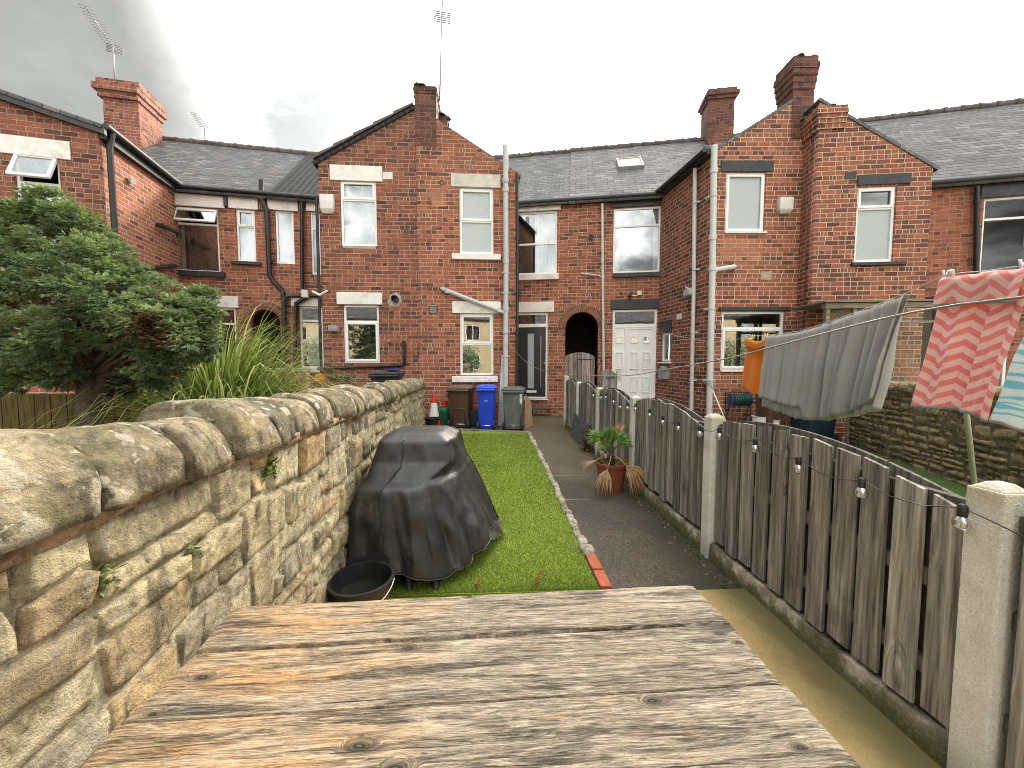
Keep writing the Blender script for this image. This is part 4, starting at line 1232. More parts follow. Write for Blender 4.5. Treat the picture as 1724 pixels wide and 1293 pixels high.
def crumbs():
    q = random.Random(9); mb = MB()
    for k in range(900):
        y = q.uniform(2.4, 8.6); x = 1.655 - abs(q.gauss(0, .055)) - (.03 if q.random() < .2 else 0); s = q.uniform(.006, .02)
        if q.random() < .18: x = q.uniform(.82, 1.6); s *= .55
        a = q.random() * 6.3; p = Vector((x, y, .001)); 
        v = [p + Vector((cos(a + i * 1.57) * s * q.uniform(.6, 1.2), sin(a + i * 1.57) * s * q.uniform(.6, 1.2), 0)) for i in range(4)]; t_ = p + Vector((0, 0, s * q.uniform(.4, .9)))
        r = q.random()
        for i in range(4): mb.face([v[i], v[(i + 1) % 4], t_], rnd=r)
    m, t, b = mat('moss_crumbs'); c = t.ramp(t.attr('rnd'), [(0, (.02, .017, .008)), (.5, (.045, .045, .014)), (.8, (.09, .07, .035)), (1, (.22, .16, .09))]); setp(t, b, c, .95)
    o = mb.build('moss_crumbs', m, None, None, uv=False); tag(o, 'dark moss crumbs and leaf bits along the foot of the fence', 'moss', kind='stuff')
crumbs()
# lawn edging: a row of rough pale blocks, then a red brick at the near end
def rock(mb, c, s, seed, n=3, rnd=0.):
    """small rough block: subdivided cube pushed about by noise"""
    k = n; vs = []; idx = {}
    fs = []
    for ax in range(3):
        for sg in (-1, 1):
            for i in range(k):
                for j in range(k):
                    q = []
                    for (a, b_) in ((i, j), (i + 1, j), (i + 1, j + 1), (i, j + 1)):
                        p = [0, 0, 0]; p[ax] = sg; p[(ax + 1) % 3] = 2 * a / k - 1; p[(ax + 2) % 3] = 2 * b_ / k - 1
                        key = tuple(round(x, 4) for x in p)
                        if key not in idx:
                            v = Vector(p); l = max(abs(x) for x in v); r = v.length
                            v = v * lerp(1, 1.18 / r, .45)
                            d = mnoise.noise_vector(v * 1.1 + Vector((seed * 3.7, seed, 0))) * .22
                            v = v + d
                            idx[key] = len(vs); vs.append((c[0] + v.x * s[0], c[1] + v.y * s[1], c[2] + v.z * s[2]))
                        q.append(idx[key])
                    if sg < 0: q.reverse()
                    fs.append(tuple(q))
    mb.mesh(vs, fs, rnd=rnd)
def stone_mat(name, stops, rough=.92, lichen=0.0, moss=0., streak=0., bs=1.):
    m, t, b = mat(name); p = t.tc('Object'); r = t.attr('rnd')
    c = t.ramp(r, stops)
    n = t.noise(p, 5, 7, .68, .4); f = t.noise(p, 42 * bs, 6, .72); big = t.noise(p, 1.4, 5, .6)
    c = t.mix(1., c, t.ramp(n, [(.28, (.52, .50, .47)), (.5, (1, 1, 1)), (.72, (1.32, 1.28, 1.18))]), 'MULTIPLY')
    c = t.mix(1., c, t.ramp(f, [(.3, (.74, .74, .74)), (.7, (1.16, 1.16, 1.15))]), 'MULTIPLY')
    md = t.noise(t.vmath('ADD', p, (2, 6, 3)), 13, 7, .74, .8)
    c = t.mix(1., c, t.ramp(md, [(.34, (.42, .40, .36)), (.48, (.95, .95, .95)), (.66, (1.38, 1.36, 1.28))]), 'MULTIPLY')
    la = t.noise(t.vmath('MULTIPLY', p, (3.2, 3.2, 26)), 1.0, 5, .62, .8)
    c = t.mix(t.mapr(la, .54, .66, 0, .42, True), c, (.07, .058, .04))
    if streak:
        s = t.noise(t.vmath('MULTIPLY', p, (9, 9, 1.6)), 1.6, 6, .65)
        c = t.mix(t.mapr(s, .52, .68, 0, streak, True), c, (.05, .043, .033))
    if moss:
        mm = t.noise(t.vmath('ADD', p, (9, 2, 4)), 2.2, 7, .7)
        c = t.mix(t.mapr(mm, .54, .68, 0, moss, True), c, (.11, .115, .035))
    if lichen:
        lw = t.noise(t.vmath('ADD', p, (3, 7, 1)), 11, 5, .6, .2)
        lv = t.voro(t.vmath('ADD', p, t.vmath('SCALE', t.noise(p, 14, 4, out=1), None, .06)), 9)
        c = t.mix(t.math('MULTIPLY', t.mapr(lw, .55, .61, 0, 1, True), lichen), c, (.47, .43, .34))
        lf_ = t.noise(t.vmath('ADD', p, (6, 3, 9)), 34, 4, .6, .3)
        c = t.mix(t.math('MULTIPLY', t.mapr(lf_, .62, .67, 0, 1, True), lichen * .8), c, (.50, .47, .39))
        c = t.mix(t.math('MULTIPLY', t.mapr(lv, .13, .19, 1, 0, True), t.math('MULTIPLY', t.mapr(big, .42, .52, 0, 1), lichen)), c, (.60, .58, .50))
        ly = t.noise(t.vmath('ADD', p, (13, 1, 8)), 8, 6, .65)
        c = t.mix(t.math('MULTIPLY', t.mapr(ly, .6, .68, 0, 1, True), lichen * .8), c, (.36, .28, .09))
    pit = t.noise(p, 150, 3, .7)
    c = t.mix(t.mapr(pit, .64, .72, 0, .4, True), c, (.06, .05, .035))
    h = t.math('ADD', t.math('ADD', t.math('MULTIPLY', n, .6), t.math('MULTIPLY', f, .6)), t.math('MULTIPLY', pit, -.18))
    setp(t, b, c, rough, spec=.2, normal=t.bump(h, 1.0, .028)); return m
M_edge = stone_mat('edging_stone', [(0, (.36, .32, .25)), (.5, (.50, .46, .38)), (1, (.30, .26, .2))])
mb = MB(); y = 3.05; k = 0
while y < 8.1:
    l = random.uniform(.09, .2)
    rock(mb, (.735 + random.uniform(-.01, .012), y + l / 2, -.004), (.034 + random.uniform(-.006, .008), l / 2 + .004, .04), k, 3, random.random()); y += l; k += 1
e = mb.build('lawn_edging', M_edge, smooth=True); tag(e, 'broken line of pale stone edging between lawn and path', 'edging')
mb = MB()
for i, (yy, l) in enumerate(((2.56, .2), (2.79, .22))): mb.box(.712, .792, yy - l / 2, yy + l / 2, -.05, .028)
e = mb.build('edging_brick', plain('terracotta_edging', (.36, .085, .04), .85, var=.25, scale=14, bump=.4, dirt=(.08, .06, .05), dirts=9), bevel=.008); tag(e, 'terracotta red edging bricks at the near corner of the lawn', 'edging')
mb = MB(); rock(mb, (.745, 2.97, .0), (.05, .07, .045), 91, 4, .2); e = mb.build('edging_stone', M_edge, smooth=True); tag(e, 'dark broken stone between red edging brick and pale edging', 'stone')
# timber strip at the far end of the lawn
mb = MB(); a = Vector((-1.40, 8.62, 0)); b_ = Vector((.72, 8.04, 0)); dd = (b_ - a).normalized(); nn = Vector((-dd.y, dd.x, 0))
mb.hexa([a, b_, b_ + nn * .03, a + nn * .03] + [p + Vector((0, 0, .045)) for p in (a, b_, b_ + nn * .03, a + nn * .03)])
e = mb.build('lawn_end_strip', M_edge); tag(e, 'pale strip closing the far end of the lawn', 'edging')

# ================================================================== dry stone walls
def rubble(F, u0, u1, zt, zb, seed, hmin, hmax, lmin, lmax, res0, name, parent, m_stone, m_mort, gap=.0045, bulge=.012, flush=.8, nearu=0.8, wlk=1.0):
    rng = random.Random(seed); mb = MB()
    def rel(u): return max(res0, res0 * (1 + max(0, u - nearu) * .9))
    H = [0.0]; zmaxh = zt(u0) - zb
    while H[-1] < zmaxh:
        h = rng.uniform(hmin, hmax); H.append(H[-1] + h)
    def lev(k, u):   # height below the top of course boundary k
        if k == 0: return 0.0
        return H[k] + .035 * mnoise.noise(Vector((u * 1.7, k * 5.3, seed))) + .018 * mnoise.noise(Vector((u * 5.1, k * 3.3, seed + 4)))
    def stone(ua, ub, k0, k1, fa, fb):
        tilt0 = rng.uniform(-.012, .012); tilt1 = rng.uniform(-.012, .012)
        cu = (ua + ub) / 2; top0 = zt(cu)
        h = lev(k1, cu) - lev(k0, cu)
        za = lerp(lev(k0, cu), lev(k1, cu), fa); zb_ = lerp(lev(k0, cu), lev(k1, cu), fb)
        r = rel(cu); n = max(3, int((ub - ua) / r)); q = max(3, int((zb_ - za) / r))
        proud = rng.uniform(-.008, .008); rv = rng.random(); bl = bulge * rng.uniform(.5, 1.2); sx = rng.uniform(-.018, .018); sz = rng.uniform(-.018, .018)
        vs = []; fs = []
        for j in range(q + 1):
            for i in range(n + 1):
                s = i / n; w = j / q
                uu = lerp(ua, ub, s); d0 = lerp(lev(k0, uu), lev(k1, uu), fa) ; d1 = lerp(lev(k0, uu), lev(k1, uu), fb)
                uu = uu + lerp(tilt0, tilt1, s) * (w - .5) * 2
                dz = lerp(d0, d1, w)
                e = min(min(s, 1 - s) * (ub - ua), min(w, 1 - w) * (d1 - d0))
                nz = mnoise.noise(Vector((uu * 9, dz * 9, seed))) * .006 
                uu += mnoise.noise(Vector((uu * 14, dz * 14, seed + 2))) * .006; dz += mnoise.noise(Vector((uu * 12, dz * 12, seed + 6))) * .007
                k = min(1, e / .011); rise = 1 - (1 - k) ** 2.2
                fc = abs(mnoise.noise(Vector((uu * 7 + rv * 9, dz * 7, seed + 9)))) * .015 + mnoise.noise(Vector((uu * 22, dz * 22, seed + 11))) * .0045
                y = .030 - (.030 + bl + proud) * rise + nz * .6 + (fc + sx * (s - .5) + sz * (w - .5)) * rise
                su = s * 2 - 1; 
                gx = gap * (1 if s > .5 else -1) * (1 if min(s, 1 - s) < .001 else 0)
                vs.append((uu - gx, y, top0 + (zt(uu) - top0) - dz - gap * (0 if 0.001 < w < .999 else (-1 if w < .5 else 1)) * -1))
        for j in range(q):
            for i in range(n):
                a = j * (n + 1) + i; fs.append((a, a + n + 1, a + n + 2, a + 1))
        mb.mesh(vs, fs, rnd=rv)
    for k in range(len(H) - 1):
        u = u0 - rng.random() * .2
        while u < u1:
            l = rng.uniform(lmin, lmax) * wlk
            hh = H[k + 1] - H[k]
            if hh > hmin * 1.25 and rng.random() < .4:
                f = rng.uniform(.35, .65)
                stone(u, u + l, k, k + 1, 0, f)
                if rng.random() < .5:
                    mid = rng.uniform(.35, .65); stone(u, u + l * mid, k, k + 1, f, 1); stone(u + l * mid, u + l, k, k + 1, f, 1)
                else: stone(u, u + l, k, k + 1, f, 1)
            elif rng.random() < .12:
                l = rng.uniform(.06, .1); f = rng.uniform(.3, .7); stone(u, u + l, k, k + 1, 0, f); stone(u, u + l, k, k + 1, f, 1)
            else: stone(u, u + l, k, k + 1, 0, 1)
            u += l
    st = mb.build(name, m_stone, parent, F.M, smooth=True, uv=False)
    # mortar face, wandering from deep joints to nearly flush
    mm = MB(); nu = int((u1 - u0) / .05); nz = int(zmaxh / .04)
    vs = []; fs = []
    for j in range(nz + 1):
        for i in range(nu + 1):
            u = lerp(u0, u1, i / nu); w = j / nz; z = lerp(zt(u), zb, w)
            y = .013 + .05 * max(0, mnoise.noise(Vector((u * 2.6, z * 5.1, seed + 31))) - .12) - flush * .030 * max(0, mnoise.noise(Vector((u * 1.6, z * 2.2, seed + 20))) + .22) + .006 * mnoise.noise(Vector((u * 17, z * 17, 2)))
            vs.append((u, y, z))
    for j in range(nz):
        for i in range(nu):
            a = j * (nu + 1) + i; fs.append((a, a + nu + 1, a + nu + 2, a + 1))
    mm.mesh(vs, fs)
    mm.build('mortar', m_mort, parent, F.M, smooth=True, uv=False)

M_stoneL = stone_mat('sandstone_left', [(0, (.17, .15, .105)), (.18, (.35, .305, .20)), (.38, (.45, .385, .245)), (.55, (.40, .355, .255)), (.7, (.26, .23, .175)), (.88, (.40, .29, .16)), (1, (.52, .47, .35))], moss=.55, streak=.8, lichen=.3)
M_mortL = stone_mat('wall_mortar', [(0, (.46, .41, .285)), (1, (.38, .34, .235))], moss=.6, streak=.7)
M_cope = stone_mat('coping_stone', [(0, (.15, .13, .09)), (.35, (.27, .225, .15)), (.7, (.21, .18, .125)), (1, (.36, .30, .20))], lichen=.7, streak=.85, moss=.55, bs=1.3)
FWL = Fac(-.778, 0, 90 + math.degrees(math.atan(.085)))
wl = thing('garden_wall', 'old buff sandstone wall with rounded coping running along the left of the lawn', 'stone wall', FWL.P(3.5, .15, 0))
ztl = lambda u: 1.262 - .031 * u
rubble(FWL, -.9, 7.86, lambda u: ztl(u) - .012, -.05, 11, .12, .27, .12, .42, .013, 'stonework', wl, M_stoneL, M_mortL, nearu=1.2)
mb = MB(); 
p = [(-.9, .035, -.1), (7.85, .035, -.1), (7.85, .33, -.1), (-.9, .33, -.1), (-.9, .035, ztl(-.9) - .02), (7.85, .035, ztl(7.85) - .02), (7.85, .33, ztl(7.85) - .02), (-.9, .33, ztl(-.9) - .02)]
mb.hexa(p); mb.build('core', M_mortL, wl, FWL.M, uv=False)
# bedding mortar under the coping, pinkish, patchy
mb = MB(); nu = 170; vs = []; fs = []
for i in range(nu + 1):
    u = lerp(-.9, 7.86, i / nu); o_ = -.012 - .012 * max(-.6, mnoise.noise(Vector((u * 3.1, 1, 5)))); hh = .014 + .022 * (mnoise.noise(Vector((u * 2.3, 4, 1))) + .6)
    for (y, z) in ((.03, -hh - .01), (o_, -hh), (o_ - .002, .012), (.03, .02)): vs.append((u, y, ztl(u) + z))
for i in range(nu):
    for j in range(3): a = i * 4 + j; fs.append((a, a + 1, a + 5, a + 4))
mb.mesh(vs, fs, rnd=.5); mb.build('bedding_mortar', stone_mat('bedding_mortar', [(0, (.40, .27, .17)), (1, (.46, .33, .22))], streak=.3), wl, FWL.M, smooth=True, uv=False)
rc = random.Random(5)
u = -.9; k = 0
brk = [-.9, -.30, .25, .82, 1.06, 1.31, 1.53, 1.80]
while u < 7.8:
    l = (brk[k + 1] - brk[k]) if k + 1 < len(brk) else rc.uniform(.19, .36)
    l = min(l, 7.87 - u)
    if l < .12: break
    n = max(8, int(l / (.014 * (1 + max(0, u - 1) * .7)))); q = 30 if u < 2 else 20
    hgt = .175 + rc.uniform(-.018, .015); wd = .37; cy = .15 + rc.uniform(-.012, .012); rv = rc.random(); yaw = rc.uniform(-.03, .03)
    vs = []; fs = []
    for i in range(n + 1):
        s = i / n; e = min(s, 1 - s) * l; kk = min(1, (e + .002) / .018); rr = .945 + .055 * (1 - (1 - kk) ** 2.2)
        uu = u + .004 + (l - .008) * s
        for j in range(q + 1):
            a = pi * j / q
            ca, sa = cos(a), sin(a)
            pw = .72
            y = -(wd / 2) * (abs(ca) ** .80) * (1 if ca > 0 else -1); z = hgt * (sa ** .74)
            nv = mnoise.noise(Vector((uu * 7, y * 9 + rv * 20, z * 9))) * .014 + mnoise.noise(Vector((uu * 2.6, y * 3 + rv * 31, z * 3))) * .034 + mnoise.noise(Vector((uu * 24, y * 24, z * 24 + rv * 7))) * .0055 - .016 * max(0, mnoise.noise(Vector((uu * 11, y * 7, z * 13 + rv * 11))) - .28)
            f = rr + nv / .18
            lean = .035 * sin(a) * (rv - .5)
            vs.append((uu + lean + mnoise.noise(Vector((y * 6, z * 6, rv * 17 + round(s)))) * .012, cy + y * f + (s - .5) * yaw, ztl(uu) + z * f - .004))
    for i in range(n):
        for j in range(q):
            a = i * (q + 1) + j; fs.append((a, a + 1, a + q + 2, a + q + 1))
    mb = MB(); mb.mesh(vs, fs, rnd=rv)
    # end caps and underside
    mb.f.append(tuple(range(q, -1, -1))); mb.rnd[len(mb.f) - 1] = rv
    mb.f.append(tuple(range(n * (q + 1), n * (q + 1) + q + 1))); mb.rnd[len(mb.f) - 1] = rv
    mb.f.append(tuple([i * (q + 1) for i in range(n + 1)] + [i * (q + 1) + q for i in range(n, -1, -1)])); mb.rnd[len(mb.f) - 1] = rv
    mb.build('coping_stone', M_cope, wl, FWL.M, smooth=True, uv=False)
    u += l; k += 1

# right hand neighbour's wall
M_stoneR = stone_mat('sandstone_right', [(0, (.20, .165, .11)), (.3, (.36, .29, .19)), (.6, (.46, .37, .235)), (.8, (.28, .23, .16)), (1, (.55, .44, .28))], streak=.6, moss=.25)
M_mortR = stone_mat('right_mortar', [(0, (.20, .165, .11)), (1, (.26, .21, .14))], streak=.4)
pR0 = Vector((6.95, 7.45, 0)); pR1 = Vector((5.45, 3.1, 0))
FWR = fac2(pR0, pR1)
wr = thing('garden_wall', 'dark rubble stone wall across the right hand garden behind the washing', 'stone wall', FWR.P(2, .1, 0))
LR = (pR1 - pR0).length
ztr = lambda u: 1.06 + .02 * u
rubble(FWR, 0, LR, ztr, -.05, 23, .09, .17, .14, .4, .035, 'stonework', wr, M_stoneR, M_mortR, nearu=9)
mb = MB(); mb.hexa([(0, .035, -.1), (LR, .035, -.1), (LR, .35, -.1), (0, .35, -.1), (0, .035, ztr(0) - .01), (LR, .035, ztr(LR) - .01), (LR, .35, ztr(LR) - .01), (0, .35, ztr(0) - .01)])
mb.build('core', M_mortR, wr, FWR.M, uv=False)
u = 0.0; k = 0
while u < LR:
    l = rc.uniform(.3, .6); mb = MB(); rock(mb, (u + l / 2, .16, ztr(u) + .05), (l / 2, .2, .075), k + 40, 4, rc.random() * .5)
    mb.build('coping_stone', M_stoneR, wr, FWR.M, smooth=True, uv=False); u += l; k += 1
# ================================================================== timber
def timber(name, stops, along='z', grain=1.0, knots=.5, warm=0., rough=.85, dark=.5):
    """weathered board; 'rnd' face attribute shifts each board"""
    m, t, b = mat(name); p = t.tc('Object'); r = t.attr('rnd')
    off = t.vmath('SCALE', t.comb(r, t.math('MULTIPLY', r, 3.7), t.math('MULTIPLY', r, 9.1)), None, 17.)
    p = t.vmath('ADD', p, off)
    sc = {'z': (22, 22, 1.1), 'x': (1.1, 22, 22)}[along]
    ks = {'z': (7, 7, 1.9), 'x': (1.9, 7, 7)}[along]
    kv = t.vmath('MULTIPLY', p, ks)
    kd = t.voro(kv, 1.0); kr = t.white(t.voro(kv, 1.0, out='Position'))
    has = t.math('GREATER_THAN', kr, 1 - knots)
    fall = t.math('MULTIPLY', t.mapr(kd, 0, .42, 1, 0, True), has)
    g = t.noise(t.vmath('ADD', t.vmath('MULTIPLY', p, sc), t.vmath('SCALE', t.comb(fall, fall, fall), None, 3.2)), 1.0 * grain, 6, .62, .6)
    g2 = t.noise(t.vmath('MULTIPLY', p, tuple(x * 3.2 for x in sc)), 1.0 * grain, 4, .6)
    c = t.ramp(t.math('ADD', t.math('MULTIPLY', g, .8), t.math('MULTIPLY', r, .2)), stops)
    c = t.mix(1., c, t.ramp(g2, [(.3, (.36, .36, .36)), (.5, (1, 1, 1)), (.7, (1.45, 1.45, 1.45))]), 'MULTIPLY')
    tone = t.mapr(t.white(t.comb(r, 2., 5.)), 0, 1, .66, 1.25)
    c = t.mix(1., c, t.comb(tone, tone, tone), 'MULTIPLY')
    c = t.mix(t.math('MULTIPLY', t.mapr(kd, .10, .17, 1, 0, True), t.math('MULTIPLY', has, .92)), c, (.035, .025, .018))
    n = t.noise(p, 2.2, 6, .65)
    c = t.mix(t.mapr(n, .55, .72, 0, dark, True), c, (.045, .038, .032))
    h = t.math('ADD', t.math('MULTIPLY', g, .7), t.math('MULTIPLY', g2, .4))
    setp(t, b, c, rough, spec=.25, normal=t.bump(h, .8, .006)); return m
M_fence = timber('weathered_fence', [(.27, (.05, .044, .038)), (.43, (.18, .165, .145)), (.58, (.315, .295, .263)), (.75, (.52, .495, .45))])
M_fenceback = timber('weathered_fence_back', [(.25, (.06, .05, .042)), (.5, (.14, .125, .105)), (.8, (.26, .235, .20))])
def conc_post():
    m, t, b = mat('concrete_post'); p = t.tc('Object')
    n = t.noise(p, 6, 6, .65); f = t.noise(p, 120, 4, .7); v = t.voro(p, 160)
    c = t.ramp(n, [(.3, (.62, .60, .55)), (.6, (.79, .775, .73)), (.8, (.83, .81, .77))])
    c = t.mix(1., c, t.ramp(f, [(.3, (.72, .72, .72)), (.7, (1.12, 1.12, 1.12))]), 'MULTIPLY')
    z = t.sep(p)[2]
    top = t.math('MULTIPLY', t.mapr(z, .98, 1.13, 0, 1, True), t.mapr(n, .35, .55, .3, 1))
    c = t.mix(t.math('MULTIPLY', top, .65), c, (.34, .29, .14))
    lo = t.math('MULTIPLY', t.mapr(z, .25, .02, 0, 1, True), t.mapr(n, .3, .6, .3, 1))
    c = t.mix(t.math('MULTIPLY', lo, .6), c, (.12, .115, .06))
    setp(t, b, c, .9, normal=t.bump(t.math('ADD', t.math('MULTIPLY', v, .5), f), .7, .006)); return m
M_post = conc_post()
def gravelboard():
    m, t, b = mat('mossy_gravel_board'); p = t.tc('Object')
    n = t.noise(p, 5, 7, .7); f = t.noise(p, 60, 4, .7)
    c = t.ramp(n, [(.35, (.06, .05, .034)), (.5, (.20, .17, .115)), (.62, (.42, .38, .30))])
    z = t.sep(p)[2]
    ms = t.math('MULTIPLY', t.mapr(t.math('ADD', z, t.math('MULTIPLY', n, .22)), .25, .16, 0, 1, True), .92)
    c = t.mix(ms, c, t.ramp(f, [(.3, (.032, .034, .010)), (.7, (.10, .098, .028))]))
    setp(t, b, c, .95, normal=t.bump(t.math('ADD', n, f), .9, .015)); return m
M_grav = gravelboard()

FX = 1.67
PY = [-.50, 1.19, 2.87, 4.53, 6.12, 7.64, 9.02]
fence = thing('garden_fence', 'grey weathered board fence with bowed panels between pale concrete posts along the path', 'fence', (FX, 4, 0))
rf = random.Random(12)
for i, y in enumerate(PY):
    mb = MB(); w = .052; x0, x1 = FX - .012, FX + .098; zt = 1.125 + (.07 if i == 6 else .01 * rf.uniform(-1, 1))
    # post with weathered four-way top
    mb.hexa([(x0, y - w, -.2), (x1, y - w, -.2), (x1, y + w, -.2), (x0, y + w, -.2), (x0, y - w, zt - .012), (x1, y - w, zt - .012), (x1, y + w, zt - .012), (x0, y + w, zt - .012)])
    mb.hexa([(x0 + .004, y - w + .004, zt - .012), (x1 - .004, y - w + .004, zt - .012), (x1 - .004, y + w - .004, zt - .012), (x0 + .004, y + w - .004, zt - .012), (x0 + .03, y - .02, zt + .012), (x1 - .03, y - .02, zt + .012), (x1 - .03, y + .02, zt + .012), (x0 + .03, y + .02, zt + .012)])
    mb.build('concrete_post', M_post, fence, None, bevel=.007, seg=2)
def bow(s): return lerp(1.0, 1.075, s) + .105 * (1 - (2 * s - 1) ** 2) 
for i in range(len(PY) - 1):
    ya, yb = PY[i] + .055, PY[i + 1] - .055; L = yb - ya
    zb = .16
    mb = MB()   # gravel board
    n = 40; vs = []; fs = []
    for k in range(n + 1):
        y = lerp(ya, yb, k / n); q = mnoise.noise(Vector((y * 6, 3, 0))) * .02
        for (x, z) in ((FX + .005, -.08), (FX - .004 + q * .5, -.0), (FX + .004 + q * .4, .125 + q * .8), (FX + .05, .14 + q), (FX + .07, -.08)): vs.append((x, y, z))
    for k in range(n):
        for j in range(4): a = k * 5 + j; fs.append((a, a + 1, a + 6, a + 5))
    mb.mesh(vs, fs); mb.build('gravel_board', M_grav, fence, None, smooth=True, uv=False)
    mb = MB(); nb = 11; pitch = L / nb; bw = pitch - (.034 if i == 1 else .028 if i == 0 else .019)
    for k in range(nb):
        y0 = ya + k * pitch + rf.uniform(-.003, .003) + .006; y1 = y0 + bw * rf.uniform(.95, 1.03)
        s0 = (y0 - ya) / L; s1 = (y1 - ya) / L
        za, zc = bow(s0) + rf.uniform(-.012, .012), bow(s1) + rf.uniform(-.012, .012)
        b0 = zb + rf.uniform(-.02, .02); t0 = rf.uniform(-.004, .004); dx = rf.uniform(-.003, .003); tw = rf.uniform(-.004, .004)
        xo = FX + .020 + dx; th = .018
        mb.hexa([(xo - tw, y0, b0), (xo + th, y0, b0), (xo + th, y1, b0), (xo + tw, y1, b0),
                 (xo + tw, y0 + t0, za), (xo + th, y0 + t0, za), (xo + th, y1 + t0, zc), (xo - tw, y1 + t0, zc)], rnd=rf.random())
    mb.build('fence_panel', M_fence, fence, None)
    mr = MB()
    for z in (.30, .66, .985): mr.box(FX + .041, FX + .076, ya, yb, z, z + .06, rnd=rf.random())
    mr.build('rail', M_fenceback, fence, None)
    mb = MB()
    for k in range(nb):
        y0 = ya + (k + .5) * pitch + .002; y1 = y0 + pitch * (.985 if rf.random() < .8 else .93)
        if y1 > yb: y1 = yb
        s0 = (y0 - ya) / L; s1 = (y1 - ya) / L
        mb.hexa([(FX + .078, y0, zb - .09), (FX + .095, y0, zb - .09), (FX + .095, y1, zb - .09), (FX + .078, y1, zb - .09), (FX + .078, y0, bow(s0) + .012), (FX + .095, y0, bow(s0) + .012), (FX + .095, y1, bow(s1) + .012), (FX + .078, y1, bow(s1) + .012)], rnd=rf.random())
    mb.build('rear_boards', M_fenceback, fence, None)

# ---- festoon lights
M_cable = plain('black_cable', (.012, .012, .012), .5)
def bulb_mat():
    m, t, b = mat('clear_bulb'); out = t.n['Material Output']
    gl = t.n.new('ShaderNodeBsdfGlossy'); t.put(gl.inputs['Roughness'], .03)
    tr = t.n.new('ShaderNodeBsdfTransparent'); t.put(tr.inputs['Color'], (.86, .88, .88))
    lw = t.n.new('ShaderNodeLayerWeight'); t.put(lw.inputs['Blend'], .5)
    mx = t.n.new('ShaderNodeMixShader'); t.put(mx.inputs[0], t.math('ADD', .5, t.math('MULTIPLY', lw.outputs['Facing'], .5), clamp=True))
    t.l.new(tr.outputs[0], mx.inputs[1]); t.l.new(gl.outputs[0], mx.inputs[2]); t.l.new(mx.outputs[0], out.inputs['Surface']); return m
M_bulb = bulb_mat()
M_fil = plain('bulb_filament_stem', (.62, .60, .55), .4)
fl = thing('festoon_lights', 'string of clear round bulbs on black cable slung along the grey fence', 'string lights', (FX - .03, 4, 1.0))
bp = [(1619, 880), (1450, 829), (1344, 789), (1271, 755), (1211, 734), (1178, 730), (1142, 721), (1116, 711), (1094, 699), (1070, 689), (1057, 687), (1044, 686), (1033, 677), (1020, 669), (1012, 670), (999, 666)]
pts = []
XB = FX - .035
for (px, py) in bp:
    q = at_x(px, py, XB); pts.append(q)
mc = MB(); chain = [Vector((XB, .2, 1.0)), Vector((XB, .7, .93))]
for i, q in enumerate(pts):
    s = q + Vector((0, 0, .055)); chain.append(s)
    if i + 1 < len(pts):
        nx = pts[i + 1] + Vector((0, 0, .055)); d = (nx - s).length
        for k in (.33, .66): chain.append(s.lerp(nx, k) - Vector((0, 0, .035 * min(1, d / .35))) )
chain.append(Vector((XB, 6.6, 1.02)))
mc.tube(chain, .0022, 6); mc.build('cable', M_cable, fl, None, smooth=True)
for q in pts:
    mb = MB(); mb.lathe([(.004, .024), (.0135, .022), (.0145, .058), (.008, .066)], 12, q)
    so = mb.build('lamp_holder', M_cable, fl, None, smooth=True, auto=40)
    mb = MB(); prof = [(.001, -.028)] + [(.0245 * sin(a) + .0002, -.002 - .026 * cos(a)) for a in np.linspace(.2, 2.35, 12)] + [(.0125, .024)]
    mb.lathe(prof, 18, q, caps=(False, False)); mb.build('bulb', M_bulb, so, None, smooth=True)
    mb = MB(); mb.tube([q + Vector((0, 0, .02)), q + Vector((0, 0, -.006))], .0045, 6); mb.build('filament', M_fil, so, None, smooth=True)

